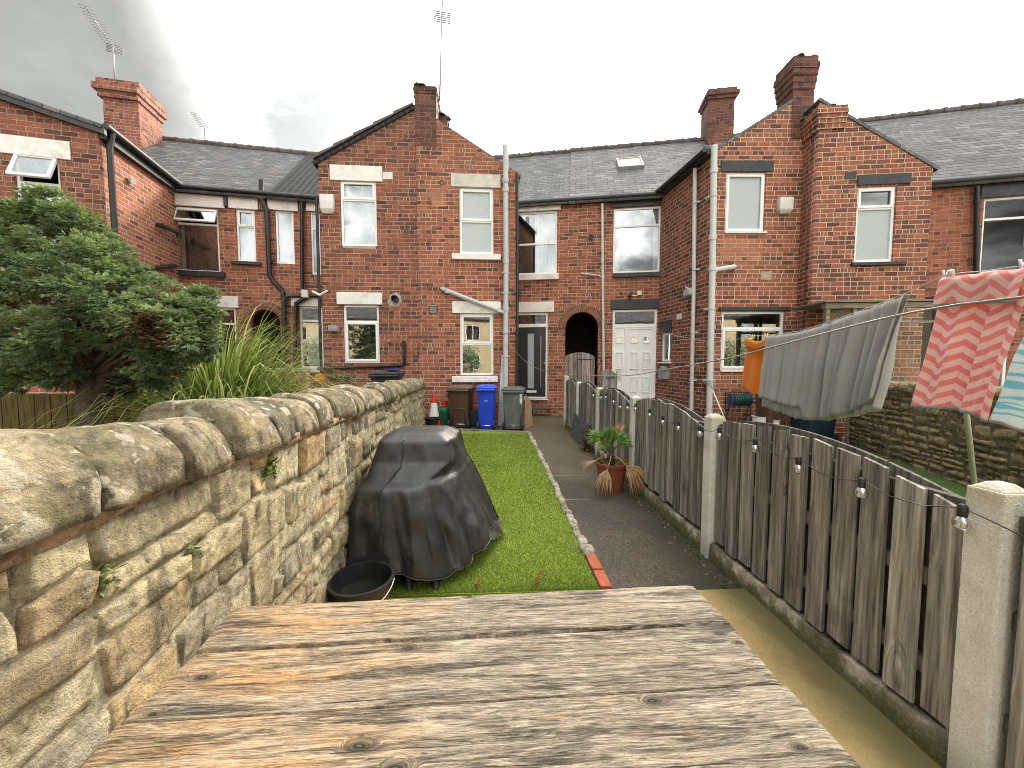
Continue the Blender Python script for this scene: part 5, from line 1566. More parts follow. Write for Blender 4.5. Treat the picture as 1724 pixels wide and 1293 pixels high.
# ================================================================== the table in the foreground
def table_wood():
    m, t, b = mat('weathered_table_plank'); p0 = t.tc('Object'); r = t.attr('rnd')
    p = t.vmath('ADD', p0, t.vmath('SCALE', t.comb(r, t.math('MULTIPLY', r, 2.3), 0.0), None, 9.))
    warp = t.noise(t.vmath('MULTIPLY', p, (1.6, 3.2, 1)), 1.3, 4, .55, out=1)
    w2 = t.noise(t.vmath('MULTIPLY', p, (14, 40, 1)), 1.0, 4, .6, out=1)
    pw = t.vmath('ADD', p, t.vmath('ADD', t.vmath('MULTIPLY', t.vmath('SUBTRACT', warp, (.5, .5, .5)), (.05, .020, 0)), t.vmath('MULTIPLY', t.vmath('SUBTRACT', w2, (.5, .5, .5)), (.02, .0045, 0))))
    kv = t.vmath('MULTIPLY', pw, (3.9, 9.2, 1))
    vn = t.n.new('ShaderNodeTexVoronoi'); vn.voronoi_dimensions = '2D'; t.put(vn.inputs['Vector'], kv); t.put(vn.inputs['Scale'], 1.0)
    kd = vn.outputs['Distance']; kr = t.white(vn.outputs['Position'], dim='3D')
    has = t.math('GREATER_THAN', kr, .66)
    big = t.mapr(kr, .66, 1, .35, .85)
    kdd = t.math('DIVIDE', kd, big)
    fall = t.math('MULTIPLY', t.mapr(kdd, 0, .27, 1, 0, True), has)
    q = t.vmath('ADD', t.vmath('MULTIPLY', pw, (2.4, 60, 1)), t.comb(0.0, t.math('MULTIPLY', fall, 4.5), 0.0))
    g = t.noise(q, 1.0, 7, .62, .5)
    fine = t.noise(t.vmath('ADD', t.vmath('MULTIPLY', pw, (22, 300, 1)), t.comb(0.0, t.math('MULTIPLY', fall, 12), 0.0)), 1.0, 5, .7, 1.2)
    mid = t.noise(t.vmath('ADD', t.vmath('MULTIPLY', pw, (8.5, 135, 1)), t.comb(0.0, t.math('MULTIPLY', fall, 7), 0.0)), 1.0, 7, .70, 1.6)
    # late-wood bands stand proud and go grey, early wood wears to pale tan
    tan = t.ramp(mid, [(.30, (.06, .038, .022)), (.43, (.25, .168, .095)), (.56, (.44, .325, .205)), (.75, (.56, .45, .325))])
    gry = t.ramp(mid, [(.30, (.038, .032, .025)), (.45, (.17, .143, .108)), (.58, (.33, .285, .222)), (.75, (.52, .455, .365))])
    blot = t.noise(t.vmath('MULTIPLY', p0, (1.3, 3.0, 1)), 1.5, 6, .6, .6)
    sx = t.sep(p0)
    wgt = t.math('ADD', blot, t.math('MULTIPLY', sx[0], .16))
    c = t.mix(t.mapr(wgt, .44, .66, 0, .9, True), tan, gry)
    # bare orange patches where the silvered skin has worn off
    orn = t.noise(t.vmath('ADD', t.vmath('MULTIPLY', p0, (1.4, 6.5, 1)), (5, 2, 0)), 1.6, 6, .6, .7)
    oc = t.ramp(fine, [(.3, (.26, .125, .05)), (.55, (.46, .27, .12)), (.8, (.56, .37, .19))])
    om = t.math('MULTIPLY', t.mapr(t.math('SUBTRACT', orn, t.math('MULTIPLY', sx[0], .08)), .51, .62, 0, .65, True), t.mapr(mid, .35, .5, .2, 1))
    c = t.mix(om, c, oc)
    # dark weathering streaks along the grain
    st = t.noise(t.vmath('MULTIPLY', t.vmath('ADD', p0, (2, 1, 0)), (2.2, 24, 1)), 1.5, 8, .72, .6)
    c = t.mix(t.mapr(st, .55, .66, 0, .8, True), c, (.058, .052, .042))
    c = t.mix(t.mapr(g, .30, .36, .85, 0, True), c, (.075, .062, .05))
    c = t.mix(1., c, t.ramp(fine, [(.30, (.30, .28, .26)), (.47, (1, 1, 1)), (.7, (1.35, 1.35, 1.35))]), 'MULTIPLY')
    s2 = t.noise(t.vmath('MULTIPLY', t.vmath('ADD', pw, (4, 9, 0)), (1.1, 15, 1)), 1.7, 8, .74, 1.0)
    c = t.mix(t.math('MULTIPLY', t.mapr(s2, .49, .60, 0, .95, True), t.mapr(mid, .42, .66, 1, .3)), c, (.038, .034, .028))
    pl_ = t.noise(t.vmath('MULTIPLY', t.vmath('ADD', pw, (1, 5, 0)), (1.4, 12, 1)), 1.4, 6, .66, .8)
    c = t.mix(t.math('MULTIPLY', t.mapr(pl_, .54, .66, 0, .5, True), t.mapr(fine, .35, .55, .3, 1)), c, (.60, .50, .37))
    # checks
    ck = t.noise(t.vmath('MULTIPLY', t.vmath('ADD', pw, (7, 3, 0)), (2.1, 120, 1)), 1.0, 3, .5)
    ckm = t.mapr(ck, .68, .71, 0, .9, True)
    c = t.mix(ckm, c, (.03, .024, .02))
    ring = t.math('SINE', t.math('MULTIPLY', kdd, 95.))
    kc = t.mix(t.mapr(ring, -.4, .7, 0, 1), (.022, .018, .014), (.10, .082, .062))
    halo = t.math('MULTIPLY', t.math('MULTIPLY', t.mapr(kdd, .10, .36, .8, 0, True), has), t.mapr(mid, .40, .6, 1, .4))
    c = t.mix(halo, c, (.11, .085, .06))
    c = t.mix(t.math('MULTIPLY', t.mapr(kdd, .09, .13, 1, 0, True), t.math('MULTIPLY', has, .93)), c, kc)
    h = t.math('ADD', t.math('ADD', t.math('MULTIPLY', mid, 1.0), t.math('MULTIPLY', fine, .6)), t.math('MULTIPLY', ckm, -1.2))
    h = t.math('ADD', h, t.math('MULTIPLY', t.mapr(st, .5, .7), -.2))
    setp(t, b, c, t.mapr(blot, .3, .7, .68, .9), spec=.22, normal=t.bump(h, 1.0, .006)); return m
M_table = table_wood()
TZ = .77
tb = thing('garden_table', 'weathered plank table with silvered and orange worn boards filling the foreground', 'table', (0, .8, 0))
rows = [((395, 1020), (1165, 983)), ((330, 1095), (1230, 1046)), ((200, 1217), (1320, 1150))]
L_ = [on_z(*a, TZ) for a, b_ in rows]; R_ = [on_z(*b_, TZ) for a, b_ in rows]
dl = Vector((.035, -.215, 0)); dr = Vector((.005, -.215, 0))
L_ += [L_[-1] + dl, L_[-1] + dl * 2]; R_ += [R_[-1] + dr, R_[-1] + dr * 2]
# each plank is its own mesh in a frame that runs along it
for i in range(4):
    a, b_, c_, d_ = L_[i + 1], R_[i + 1], R_[i], L_[i]
    g = .0035
    ex = (b_ - a).normalized(); ang = atan2(ex.y, ex.x)
    M = Matrix.Translation((a + d_) / 2) @ Matrix.Rotation(ang, 4, 'Z'); I = M.inverted()
    A, B, C_, D = [I @ v for v in (a, b_, c_, d_)]
    zoff = (.0, -.004, .003, -.002)[i]
    n = 60; vs = []; fs = []; q = 6; th = .042
    def edge(P, Q, s, e):
        p = P.lerp(Q, s); return p
    prof = [(0, -th), (0, -.006), (.018, 0), (.25, 0.0), (.5, 0), (.75, 0.0), (.982, 0), (1, -.006), (1, -th)]
    for k in range(n + 1):
        s = k / n; lo = A.lerp(B, s); hi = D.lerp(C_, s)
        lo.y += g + .0028 * mnoise.noise(Vector((lo.x * 7, i * 3.1, 0))); hi.y -= g + .0028 * mnoise.noise(Vector((lo.x * 7, i * 3.1 - 3.1, 1)))
        ex_ = .004 * mnoise.noise(Vector((i * 2., k, 5))) if k in (0, n) else 0
        for (w, z) in prof:
            p = lo.lerp(hi, w); zz = z + zoff + .0015 * mnoise.noise(Vector((p.x * 3, p.y * 12, i)))
            if k in (0, n) and z > -.003: zz -= .005
            vs.append((p.x, p.y, zz))
    m_ = len(prof)
    for k in range(n):
        for j in range(m_ - 1): a_ = k * m_ + j; fs.append((a_, a_ + m_, a_ + m_ + 1, a_ + 1))
        fs.append((k * m_ + m_ - 1, (k + 1) * m_ + m_ - 1, (k + 1) * m_, k * m_))
    fs.append(tuple(range(m_))); fs.append(tuple(range(n * m_ + m_ - 1, n * m_ - 1, -1)))
    mb = MB(); mb.mesh(vs, fs, rnd=(i * .37 + .11) % 1)
    mb.build('plank', M_table, tb, M, smooth=True, auto=35, uv=False, recalc=False)
M_tleg = timber('table_leg_wood', [(.3, (.09, .07, .05)), (.6, (.25, .2, .14))])
for (x, y) in ((-.66, 1.12), (.55, 1.16), (-.66, .45), (.55, .45)):
    mb = MB(); mb.box(x - .045, x + .045, y - .045, y + .045, .03, TZ - .05, rnd=.3); mb.build('leg', M_tleg, tb, None, bevel=.005)
for y in (.45, 1.1):
    mb = MB(); mb.box(-.6, .5, y - .02, y + .02, TZ - .14, TZ - .05, rnd=.6); mb.build('rail', M_tleg, tb, None)
# ================================================================== bins and clutter by the house
def plastic(name, c, rough=.45, scuff=(.5, .5, .5), amt=.25, vert=True):
    m, t, b = mat(name); p = t.tc('Object')
    n = t.noise(t.vmath('MULTIPLY', p, (5, 5, 1.2) if vert else (3, 3, 3)), 2, 6, .65)
    f = t.noise(p, 22, 5, .7)
    cc = t.mix(t.mapr(n, .5, .7, 0, amt, True), c, scuff)
    cc = t.mix(1., cc, t.ramp(f, [(.3, (.86, .86, .86)), (.7, (1.1, 1.1, 1.1))]), 'MULTIPLY')
    setp(t, b, cc, t.mapr(f, .3, .7, rough * .8, rough * 1.25), normal=t.bump(f, .12, .005)); return m
M_pbrown = plastic('brown_bin_plastic', (.085, .042, .024), .5, (.14, .09, .06), .35)
M_pblue = plastic('blue_bin_plastic', (.012, .055, .62), .42, (.08, .16, .66), .25)
M_pgrey = plastic('grey_bin_plastic', (.13, .132, .132), .5, (.26, .26, .25), .6)
M_pblack = plastic('black_plastic', (.014, .014, .015), .38, (.05, .05, .05), .35)
M_pdark = plastic('charcoal_bin_plastic', (.035, .038, .042), .45, (.09, .09, .09), .3)
M_pnavy = plastic('dark_blue_bin_plastic', (.012, .028, .05), .45, (.03, .05, .07), .4)
M_pgreen = plastic('green_plastic', (.006, .10, .045), .45, (.04, .15, .08), .2)
M_tyre = plain('rubber', (.02, .02, .02), .8)

def loft(mb, rings):
    n = len(rings[0]); vs = [p for r in rings for p in r]; fs = []
    for i in range(len(rings) - 1):
        for j in range(n):
            a = i * n + j; b_ = i * n + (j + 1) % n; fs.append((a, b_, b_ + n, a + n))
    fs.append(tuple(range(n - 1, -1, -1))); fs.append(tuple(range((len(rings) - 1) * n, len(rings) * n)))
    mb.mesh(vs, fs)
def rrect(w, d, z, r=.05, k=4, cx=0, cy=0):
    p = []
    for (sx, sy, a0) in ((1, 1, 0), (-1, 1, 90), (-1, -1, 180), (1, -1, 270)):
        for i in range(k + 1):
            a = radians(a0 + 90 * i / k); p.append((cx + sx * (w / 2 - r) + r * cos(a), cy + sy * (d / 2 - r) + r * sin(a), z))
    return p
def wheelie(label, loc, rz, w, d, h, mbody, mlid, logo=None, tagm=None, tilt=0., ushape=False, archf=False, group='wheeled bins', lidmat=None):
    M = Matrix.Translation(loc) @ Matrix.Rotation(rz, 4, 'Z') @ Matrix.Rotation(tilt, 4, 'X')
    t = thing('wheelie_bin', label, 'bin', M, group)
    hb = h * .91
    mb = MB(); loft(mb, [rrect(w * .74, d * .62, .03, .05), rrect(w * .77, d * .66, .12, .05), rrect(w * .88, d * .88, hb - .07, .05), rrect(w * .89, d * .9, hb - .069, .05)])
    bd = mb.build('body', mbody, t, M, smooth=True, auto=40)
    mb = MB(); loft(mb, [rrect(w * .955, d * .97, hb - .068, .05), rrect(w * .97, d * .985, hb - .06, .05), rrect(w * .97, d * .985, hb - .015, .05), rrect(w * .955, d * .97, hb - .01, .05)])
    mb.build('rim', mbody, t, M, smooth=True, auto=40)
    mb = MB(); loft(mb, [rrect(w * .96, d * .98, hb - .008, .05), rrect(w * 1.0, d * 1.02, hb + .0, .06), rrect(w * 1.0, d * 1.02, hb + .022, .06), rrect(w * .95, d * .96, hb + .04, .07), rrect(w * .70, d * .7, hb + .068, .1), rrect(w * .4, d * .4, hb + .075, .08)])
    mb.build('lid', mlid, t, M, smooth=True, auto=35)
    mb = MB(); yb = -d / 2 * 1.03; mb.tube([(-w * .42, yb + .03, hb - .03), (-w * .42, yb - .035, hb - .03), (w * .42, yb - .035, hb - .03), (w * .42, yb + .03, hb - .03)], .015, 8)
    mb.build('handle', mlid, t, M, smooth=True, auto=40)
    for s in (-1, 1):
        mb = MB(); Mw = M @ Matrix.Translation((s * w * .40, -d * .33, .10)) @ Matrix.Rotation(radians(90), 4, 'Y')
        mb.lathe([(.05, -.028), (.095, -.025), (.10, -.012), (.10, .012), (.095, .025), (.05, .028)], 20); mb.build('wheel', M_tyre, t, Mw, smooth=True, auto=40)
    mb = MB(); mb.tube([(-w * .40, -d * .33, .10), (w * .40, -d * .33, .10)], .012, 8); mb.build('axle', M_steel, t, M, smooth=True)
    def yf(z): return -lerp(d * .66, d * .88, (z - .12) / (hb - .19)) / 2
    if ushape:
        mb = MB(); ww = w * .25; z0, z1 = .10, h * .46
        path = [(-ww * 1.05, yf(z0) - .006, z0), (-ww, yf(z1 - .05) - .006, z1 - .05), (-ww * .85, yf(z1) - .006, z1), (ww * .85, yf(z1) - .006, z1), (ww, yf(z1 - .05) - .006, z1 - .05), (ww * 1.05, yf(z0) - .006, z0)]
        mb.tube(path, .012, 6); mb.build('moulding', mbody, t, M, smooth=True)
    if archf:
        mb = MB(); ww = w * .36
        mb.tube([(-ww * cos(a) , yf(.04 + .10 * sin(a)) - .005, .03 + .10 * sin(a)) for a in np.linspace(0, pi, 14)], .012, 6); 
        for q in (-.4, .4): mb.tube([(w * q * .85, yf(.14) - .002, .14), (w * q * .98, yf(hb - .1) - .002, hb - .1)], .011, 6)
        mb.build('moulding', mbody, t, M, smooth=True)
    if logo:
        z = h * .64; mb = MB(); pts_ = [(-.035 + .07 * i / 8, yf(z) - .004, z + .006 * sin(i * 1.7)) for i in range(9)]
        mb.tube(pts_, .005, 5); mb.build('mark', M_upvc, t, M)
    if tagm:
        x0, x1, z0, z1 = w * .30, w * .41, h * .60, h * .885
        mb = MB(); mb.face([(x0, yf(z0) - .012, z0), (x1, yf(z0) - .012, z0), (x1, yf(z1) - .022, z1), (x0, yf(z1) - .022, z1)], uv=[(0, 0), (1, 0), (1, 1), (0, 1)])
        mb.build('tag_label', tagm, t, M, label='green and white paper label')
    return t
def tag_mat():
    m, t, b = mat('bin_label'); s = t.sep(t.uv()); v = s[1]
    c = t.ramp(v, [(0, (.32, .62, .06)), (.16, (.75, .78, .72)), (.48, (.20, .62, .48)), (.6, (.72, .80, .74)), (.82, (.16, .58, .46))], 'CONSTANT')
    bars = t.math('GREATER_THAN', t.math('SINE', t.math('MULTIPLY', v, 95.)), .3)
    c = t.mix(t.math('MULTIPLY', bars, .3), c, (.9, .95, .9))
    setp(t, b, c, .5); return m
wheelie('brown wheeled bin with a dented lid beside the traffic cone', (-.80, 8.98, -.01), radians(-9), .57, .60, 1.02, M_pbrown, plastic('brown_bin_lid', (.13, .088, .066), .6, (.22, .17, .13), .5), ushape=True)
wheelie('bright blue wheeled bin standing between the brown and the grey bins', (-.185, 8.74, -.01), radians(-4), .455, .52, 1.04, M_pblue, plastic('blue_bin_lid', (.02, .085, .66), .42, (.10, .2, .66), .25), logo=True)
wheelie('grey wheeled bin with a green label hanging from its lid', (.43, 8.66, -.01), radians(-8), .52, .56, 1.0, M_pgrey, plastic('grey_bin_lid', (.10, .102, .104), .5, (.2, .2, .2), .4), tagm=tag_mat(), archf=True)
wheelie('charcoal bin with a blue flap on its lid behind the left stone wall', (-2.33, 8.35, .22), radians(4), .66, .58, 1.16, M_pdark, M_pdark)
mb = MB(); mb.box(-2.27, -2.06, 8.10, 8.42, 1.372, 1.385); o = mb.build('blue_lid_flap', M_pblue, bevel=.004); tag(o, 'flat blue plastic flap lying on the charcoal bin lid', 'lid')
wheelie('brown wheeled bin half hidden behind the grey towel', (5.52, 7.35, -.02), radians(3), .42, .50, 1.12, M_pbrown, M_pbrown)
wheelie('large dark navy bin under the grey towel beside the stone wall', (6.12, 7.0, -.02), radians(8), .72, .62, 1.12, M_pnavy, M_pnavy)

M_red = plain('traffic_red', (.66, .035, .02), .5, var=.08, dirt=(.3, .08, .05), dirtamt=.4)
M_wht = plain('reflective_white', (.78, .77, .74), .5, var=.05, dirt=(.45, .42, .38), dirtamt=.4)
cn = thing('traffic_cone', 'red and white traffic cone between stone wall and green tub', 'cone', (-1.43, 9.0, -.01))
H = .80; rb, rt = .155, .028
def cr(z): return lerp(rb, rt, (z - .03) / (H - .03))
mb = MB(); mb.box(-.2, .2, -.2, .2, 0, .03); mb.build('base', M_red, cn, Matrix.Translation((-1.43, 9.0, -.01)), bevel=.01)
for nm, za, zb, m in (('lower_band', .03, .26, M_red), ('sleeve', .26, .58, M_wht), ('tip', .58, .80, M_red)):
    mb = MB(); e = .003 if nm == 'sleeve' else 0
    mb.lathe([(cr(za) + e, za), (cr(zb) + e, zb)], 28, (-1.43, 9.0, -.01)); mb.build(nm, m, cn, None, smooth=True, auto=40)
def bucket(name, label, loc, r0, r1, h, m, handle=None, water=None, cat='bucket', n=32):
    t = thing(name, label, cat, loc)
    mb = MB(); w = .006
    mb.lathe([(r0, 0), (r1, h), (r1 + .012, h), (r1 + .012, h + .012), (r1 - w, h + .012), (r0 - w, .012)], n, loc, caps=(True, True))
    mb.build('body', m, t, None, smooth=True, auto=40)
    if handle:
        mb = MB(); P = []
        for k in range(13):
            a = pi * k / 12; P.append((loc[0] + (r1 + .015) * cos(a), loc[1] + handle[0] * sin(a), loc[2] + h + handle[1] * sin(a)))
        mb.tube(P, .004, 6); mb.build('handle', M_steel, t, None, smooth=True)
    if water:
        mb = MB(); mb.lathe([(lerp(r0, r1, water) - .008, h * water), (.001, h * water)], 24, loc, caps=(False, False)); mb.build('water', M_water, t, None)
    return t
def water_mat():
    m, t, b = mat('dark_water'); setp(t, b, (.012, .014, .010), .06, normal=t.bump(t.noise(t.tc('Object'), 30, 2), .1, .01)); return m
M_water = water_mat()
bucket('bucket', 'small black flower bucket at the far end of the stone wall', (-1.38, 8.35, -.01), .10, .155, .31, M_pblack)
q = on_z(611, 975, .24)
bucket('bucket', 'large black bucket of water beside the covered barbecue', (q.x, q.y - .02, .012), .14, .178, .24, M_pblack, handle=(-.19, -.10), water=.62)
gt = thing('garden_tub', 'squat green plastic tub with a red cap behind the traffic cone', 'tub', (-1.20, 9.12, -.01))
mb = MB(); mb.lathe([(.14, 0), (.16, .05), (.19, .35), (.195, .40), (.16, .46), (.06, .475)], 24, (-1.20, 9.12, -.01)); mb.build('body', M_pgreen, gt, None, smooth=True, auto=40)
mb = MB(); mb.lathe([(.045, .475), (.045, .56), (.06, .57), (.06, .61)], 16, (-1.2, 9.12, -.01)); mb.build('cap', M_red, gt, None, smooth=True, auto=40)
bk = thing('storage_box', 'dark blue box pushed in between the brown and blue bins', 'box', (-.48, 9.0, -.01))
mb = MB(); mb.hexa([(-.6, 8.95, 0), (-.36, 8.95, 0), (-.36, 9.2, 0), (-.6, 9.2, 0), (-.62, 8.93, .36), (-.34, 8.93, .36), (-.34, 9.22, .36), (-.62, 9.22, .36)]); mb.build('body', M_pnavy, bk, None, bevel=.015)
mb = MB(); mb.box(-.64, -.32, 8.91, 9.24, .36, .39); mb.build('lid', M_pdark, bk, None, bevel=.01)
# long pale board leaning in the corner, cardboard, slate board
def leaning(name, label, cat, p, mt, th=.018):
    p = [Vector(a) for a in p]; n = (p[1] - p[0]).cross(p[3] - p[0]).normalized() * th
    mb = MB(); mb.hexa([a for a in p] + [a + n for a in p]); o = mb.build(name, mt, None, None, bevel=.002, seg=1, recalc=True); tag(o, label, cat); return o
M_board = plain('pale_grey_board', (.42, .44, .48), .6, var=.08, dirt=(.3, .3, .3))
a = at_y(838, 716, 9.05); b_ = at_y(850, 716, 9.05); c_ = at_y(849, 598, 9.21); d_ = at_y(844, 598, 9.21)
a.z = 0; b_.z = 0
leaning('leaning_board', 'tall narrow grey board leaning against the wall behind blue bin', 'board', [a, b_, c_, d_], M_board, .02)
M_card = plain('cardboard', (.46, .31, .19), .85, var=.1, scale=4, dirt=(.3, .2, .12))
p = [at_y(883, 724, 8.6), at_y(897, 713, 9.1), at_y(894, 676, 9.12), at_y(884, 664, 8.75)]
p[0].z = 0; p[1].z = 0
leaning('cardboard_sheet', 'torn sheet of brown cardboard leaning on the grey bin', 'cardboard', p, M_card, .006)
M_slateb = plain('slate_grey_board', (.085, .095, .125), .55, var=.12, dirt=(.13, .13, .14), scale=3)
p = [on_z(962, 735), on_z(984, 754), at_x(994, 716, 1.64), at_x(967, 695, 1.64)]
leaning('slate_board', 'dark slate blue board leaning on the fence by the path', 'board', p, M_slateb, .015)
st = thing('door_step', 'small mossy timber step on the path under the black door', 'step', (1.05, 10.9, 0))
M_oldwood = timber('old_step_wood', [(.3, (.06, .055, .03)), (.6, (.14, .12, .07)), (.8, (.2, .17, .1))])
stM = Matrix.Translation((1.28, 10.72, 0)) @ Matrix.Rotation(radians(-11), 4, 'Z')
mb = MB(); mb.box(-.30, .30, -.16, .16, .17, .22, rnd=.4); mb.build('tread', M_oldwood, st, stM, bevel=.008)
for s in (-1, 1):
    mb = MB(); mb.box(s * .24 - .03, s * .24 + .03, -.14, .14, -.02, .17, rnd=.7); mb.build('leg', M_oldwood, st, stM, bevel=.006)
# gate in the passage, neighbour's gate
def gate(name, label, M, w, h, n, m, arch=.12, post=None):
    t = thing(name, label, 'gate', M)
    mb = MB()
    for i in range(n):
        x0 = -w / 2 + w * i / n + .006; x1 = -w / 2 + w * (i + 1) / n - .006
        z0 = h - arch * ((2 * (i / n) - 1) ** 2); z1 = h - arch * ((2 * ((i + 1) / n) - 1) ** 2)
        mb.hexa([(x0, -.012, .05), (x1, -.012, .05), (x1, .012, .05), (x0, .012, .05), (x0, -.012, z0), (x1, -.012, z1), (x1, .012, z1), (x0, .012, z0)], rnd=random.random())
    mb.build('boards', m, t, M)
    mb = MB()
    for z in (.25, h * .5, h - arch - .12): mb.box(-w / 2 + .01, w / 2 - .01, .013, .045, z, z + .09, rnd=.2)
    mb.build('rail', m, t, M)
    mb = MB(); mb.box(-w * .08, w * .42, -.022, -.013, h - arch - .1, h - arch - .075); mb.build('hinge', M_black, t, M)
    if post:
        mb = MB(); mb.box(post - .05, post + .05, -.05, .05, -.1, h - .03); mb.build('post', M_post, t, M, bevel=.008)
    return t
M_gatew = timber('pale_gate_wood', [(.3, (.20, .16, .14)), (.6, (.36, .30, .27)), (.8, (.45, .39, .36))])
u, z = RC.fp(976, 594); gate('passage_gate', 'boarded wooden gate with a curved top inside the arched passage', RC.M @ Matrix.Translation((u, .12, .0)), ax1 - ax0 - .06, z + .02, 7, M_gatew)
q = at_y(1023, 622, 9.25); gate('side_gate', 'weathered arched gate with concrete post below the white door', Matrix.Translation((q.x, 9.25, 0)), .44, q.z, 5, M_fence, post=.28)

# ================================================================== potted palm
def leafm(name, stops, rough=.5, transl=.25):
    m, t, b = mat(name); r = t.attr('rnd'); n = t.noise(t.pos(), 1.5, 4)
    c = t.ramp(r, stops); c = t.mix(1., c, t.ramp(n, [(.3, (.8, .8, .8)), (.7, (1.2, 1.2, 1.15))]), 'MULTIPLY')
    out = t.n['Material Output']; tr = t.n.new('ShaderNodeBsdfTranslucent'); t.put(tr.inputs['Color'], t.mix(1., c, (1.3, 1.4, .8), 'MULTIPLY'))
    setp(t, b, c, rough, spec=.3)
    mx = t.n.new('ShaderNodeMixShader'); t.put(mx.inputs[0], transl); t.l.new(b.outputs[0], mx.inputs[1]); t.l.new(tr.outputs[0], mx.inputs[2]); t.l.new(mx.outputs[0], out.inputs['Surface'])
    return m
M_palm = leafm('palm_green', [(0, (.04, .09, .015)), (.5, (.09, .17, .03)), (1, (.17, .26, .06))])
M_palmdead = leafm('palm_dead', [(0, (.22, .11, .05)), (.5, (.42, .25, .14)), (1, (.55, .38, .24))])
M_terra = plastic('terracotta_pot', (.20, .055, .022), .6, (.12, .045, .025), .5)
pc = Vector((1.40, 4.45, 0))
pt = thing('potted_palm', 'fan palm with dead drooping fronds in a brown pot on the path', 'potted plant', pc)
mb = MB(); mb.lathe([(.135, 0), (.18, .31), (.19, .31), (.19, .34), (.172, .34), (.165, .28)], 28, pc, caps=(True, True)); mb.build('pot', M_terra, pt, None, smooth=True, auto=40)
mb = MB(); mb.tube([pc + Vector((0, 0, .28)), pc + Vector((-.01, 0, .42)), pc + Vector((0.0, .01, .52))], [.05, .045, .03], 8); mb.build('trunk', M_oldwood, pt, None, smooth=True)
def fan(mb, base, tip, up, size, n=15, spread=2.2, droop=.1, stalk=.006, wd=.013):
    base = Vector(base); tip = Vector(tip); d = (tip - base).normalized()
    side = d.cross(Vector(up)).normalized(); nn = side.cross(d)
    mb.tube([base, base.lerp(tip, .5) + nn * .02, tip], stalk, 5, rnd=.5)
    for i in range(n):
        a = (i / (n - 1) - .5) * spread; dirv = d * cos(a) + side * sin(a)
        l = size * (.75 + .25 * cos(a)) * random.uniform(.9, 1.08); w = wd
        cr_ = dirv.cross(nn).normalized() * w; r = random.random()
        p0 = tip; p1 = tip + dirv * l * .55 + nn * .015; p2 = tip + dirv * l - Vector((0, 0, droop * l))
        mb.face([p0 - cr_ * .3, p1 - cr_, p1 + nn * .006, p0 + nn * .002], rnd=r); mb.face([p0 + nn * .002, p1 + nn * .006, p1 + cr_, p0 + cr_ * .3], rnd=r)
        mb.face([p1 - cr_, p2, p1 + nn * .006], rnd=r); mb.face([p1 + nn * .006, p2, p1 + cr_], rnd=r)
mb = MB(); c0 = pc + Vector((0, 0, .46))
for (dx, dy, dz, s, sp) in ((-.12, -.05, .12, .26, 2.3), (-.02, -.08, .14, .24, 2.4), (-.16, .05, .15, .25, 2.0), (.10, -.03, .13, .22, 2.0), (.02, .08, .17, .24, 2.2), (-.06, -.02, .2, .23, 1.7), (.15, .06, .09, .2, 1.8)):
    fan(mb, c0, c0 + Vector((dx, dy, dz)) * .85, (0, -.6, .8), s * .82, 17, sp, .12)
mb.build('fronds', M_palm, pt, None, uv=False)
mb = MB(); c1 = pc + Vector((0, 0, .45))
fan(mb, c1, pc + Vector((-.10, -.17, .30)), (0, -1, .3), .26, 12, 1.0, .35, wd=.010)
fan(mb, c1, pc + Vector((.12, -.16, .34)), (0, -1, .3), .30, 14, 1.2, .35, wd=.010)
fan(mb, c1, pc + Vector((.20, -.10, .28)), (.3, -1, .3), .30, 12, 1.0, .4, wd=.010)
fan(mb, c1, pc + Vector((-.20, -.06, .38)), (0, -.3, 1), .24, 5, .7, .1, wd=.008)
fan(mb, c0, c0 + Vector((.07, .05, .16)), (0, -.8, .6), .22, 7, .6, .0, wd=.010)
mb.build('dead_fronds', M_palmdead, pt, None, uv=False)
mb = MB()
for k in range(40):
    a = random.random() * 6.3; r = random.random() * .15; p = pc + Vector((r * cos(a), r * sin(a), .33)); s = .02
    d = Vector((random.uniform(-1, 1), random.uniform(-1, 1), random.random())).normalized() * .03; e = d.cross(Vector((0, 0, 1))) * .5
    mb.face([p, p + d + e, p + d * 2, p + d - e], rnd=random.random())
mb.build('weeds', M_palm, pt, None, uv=False)
def litter(name, label, c, r, h, n, m, cat, size=.05, up=.5):
    mb = MB()
    for k in range(n):
        a = random.random() * 6.3; q = sqrt(random.random()) * r; p = Vector((c[0] + q * cos(a) * .6, c[1] + q * sin(a), c[2] + random.random() ** 1.6 * h))
        d = Vector((random.uniform(-1, 1), random.uniform(-1, 1), random.uniform(-.3, up))).normalized() * size * random.uniform(.5, 1.3); e = d.cross(Vector((random.random(), random.random(), 1))).normalized() * size * .28
        mb.face([p, p + d * .5 + e, p + d, p + d * .5 - e], rnd=random.random())
    o = mb.build(name, m, None, None, uv=False); tag(o, label, cat); return o
M_dead = leafm('dead_bracken', [(0, (.08, .04, .02)), (.5, (.20, .11, .05)), (1, (.32, .2, .1))])
litter('dead_fern', 'clump of dead brown fern between slate board and fence post', (1.60, 6.45, .0), .20, .42, 420, M_dead, 'plant')
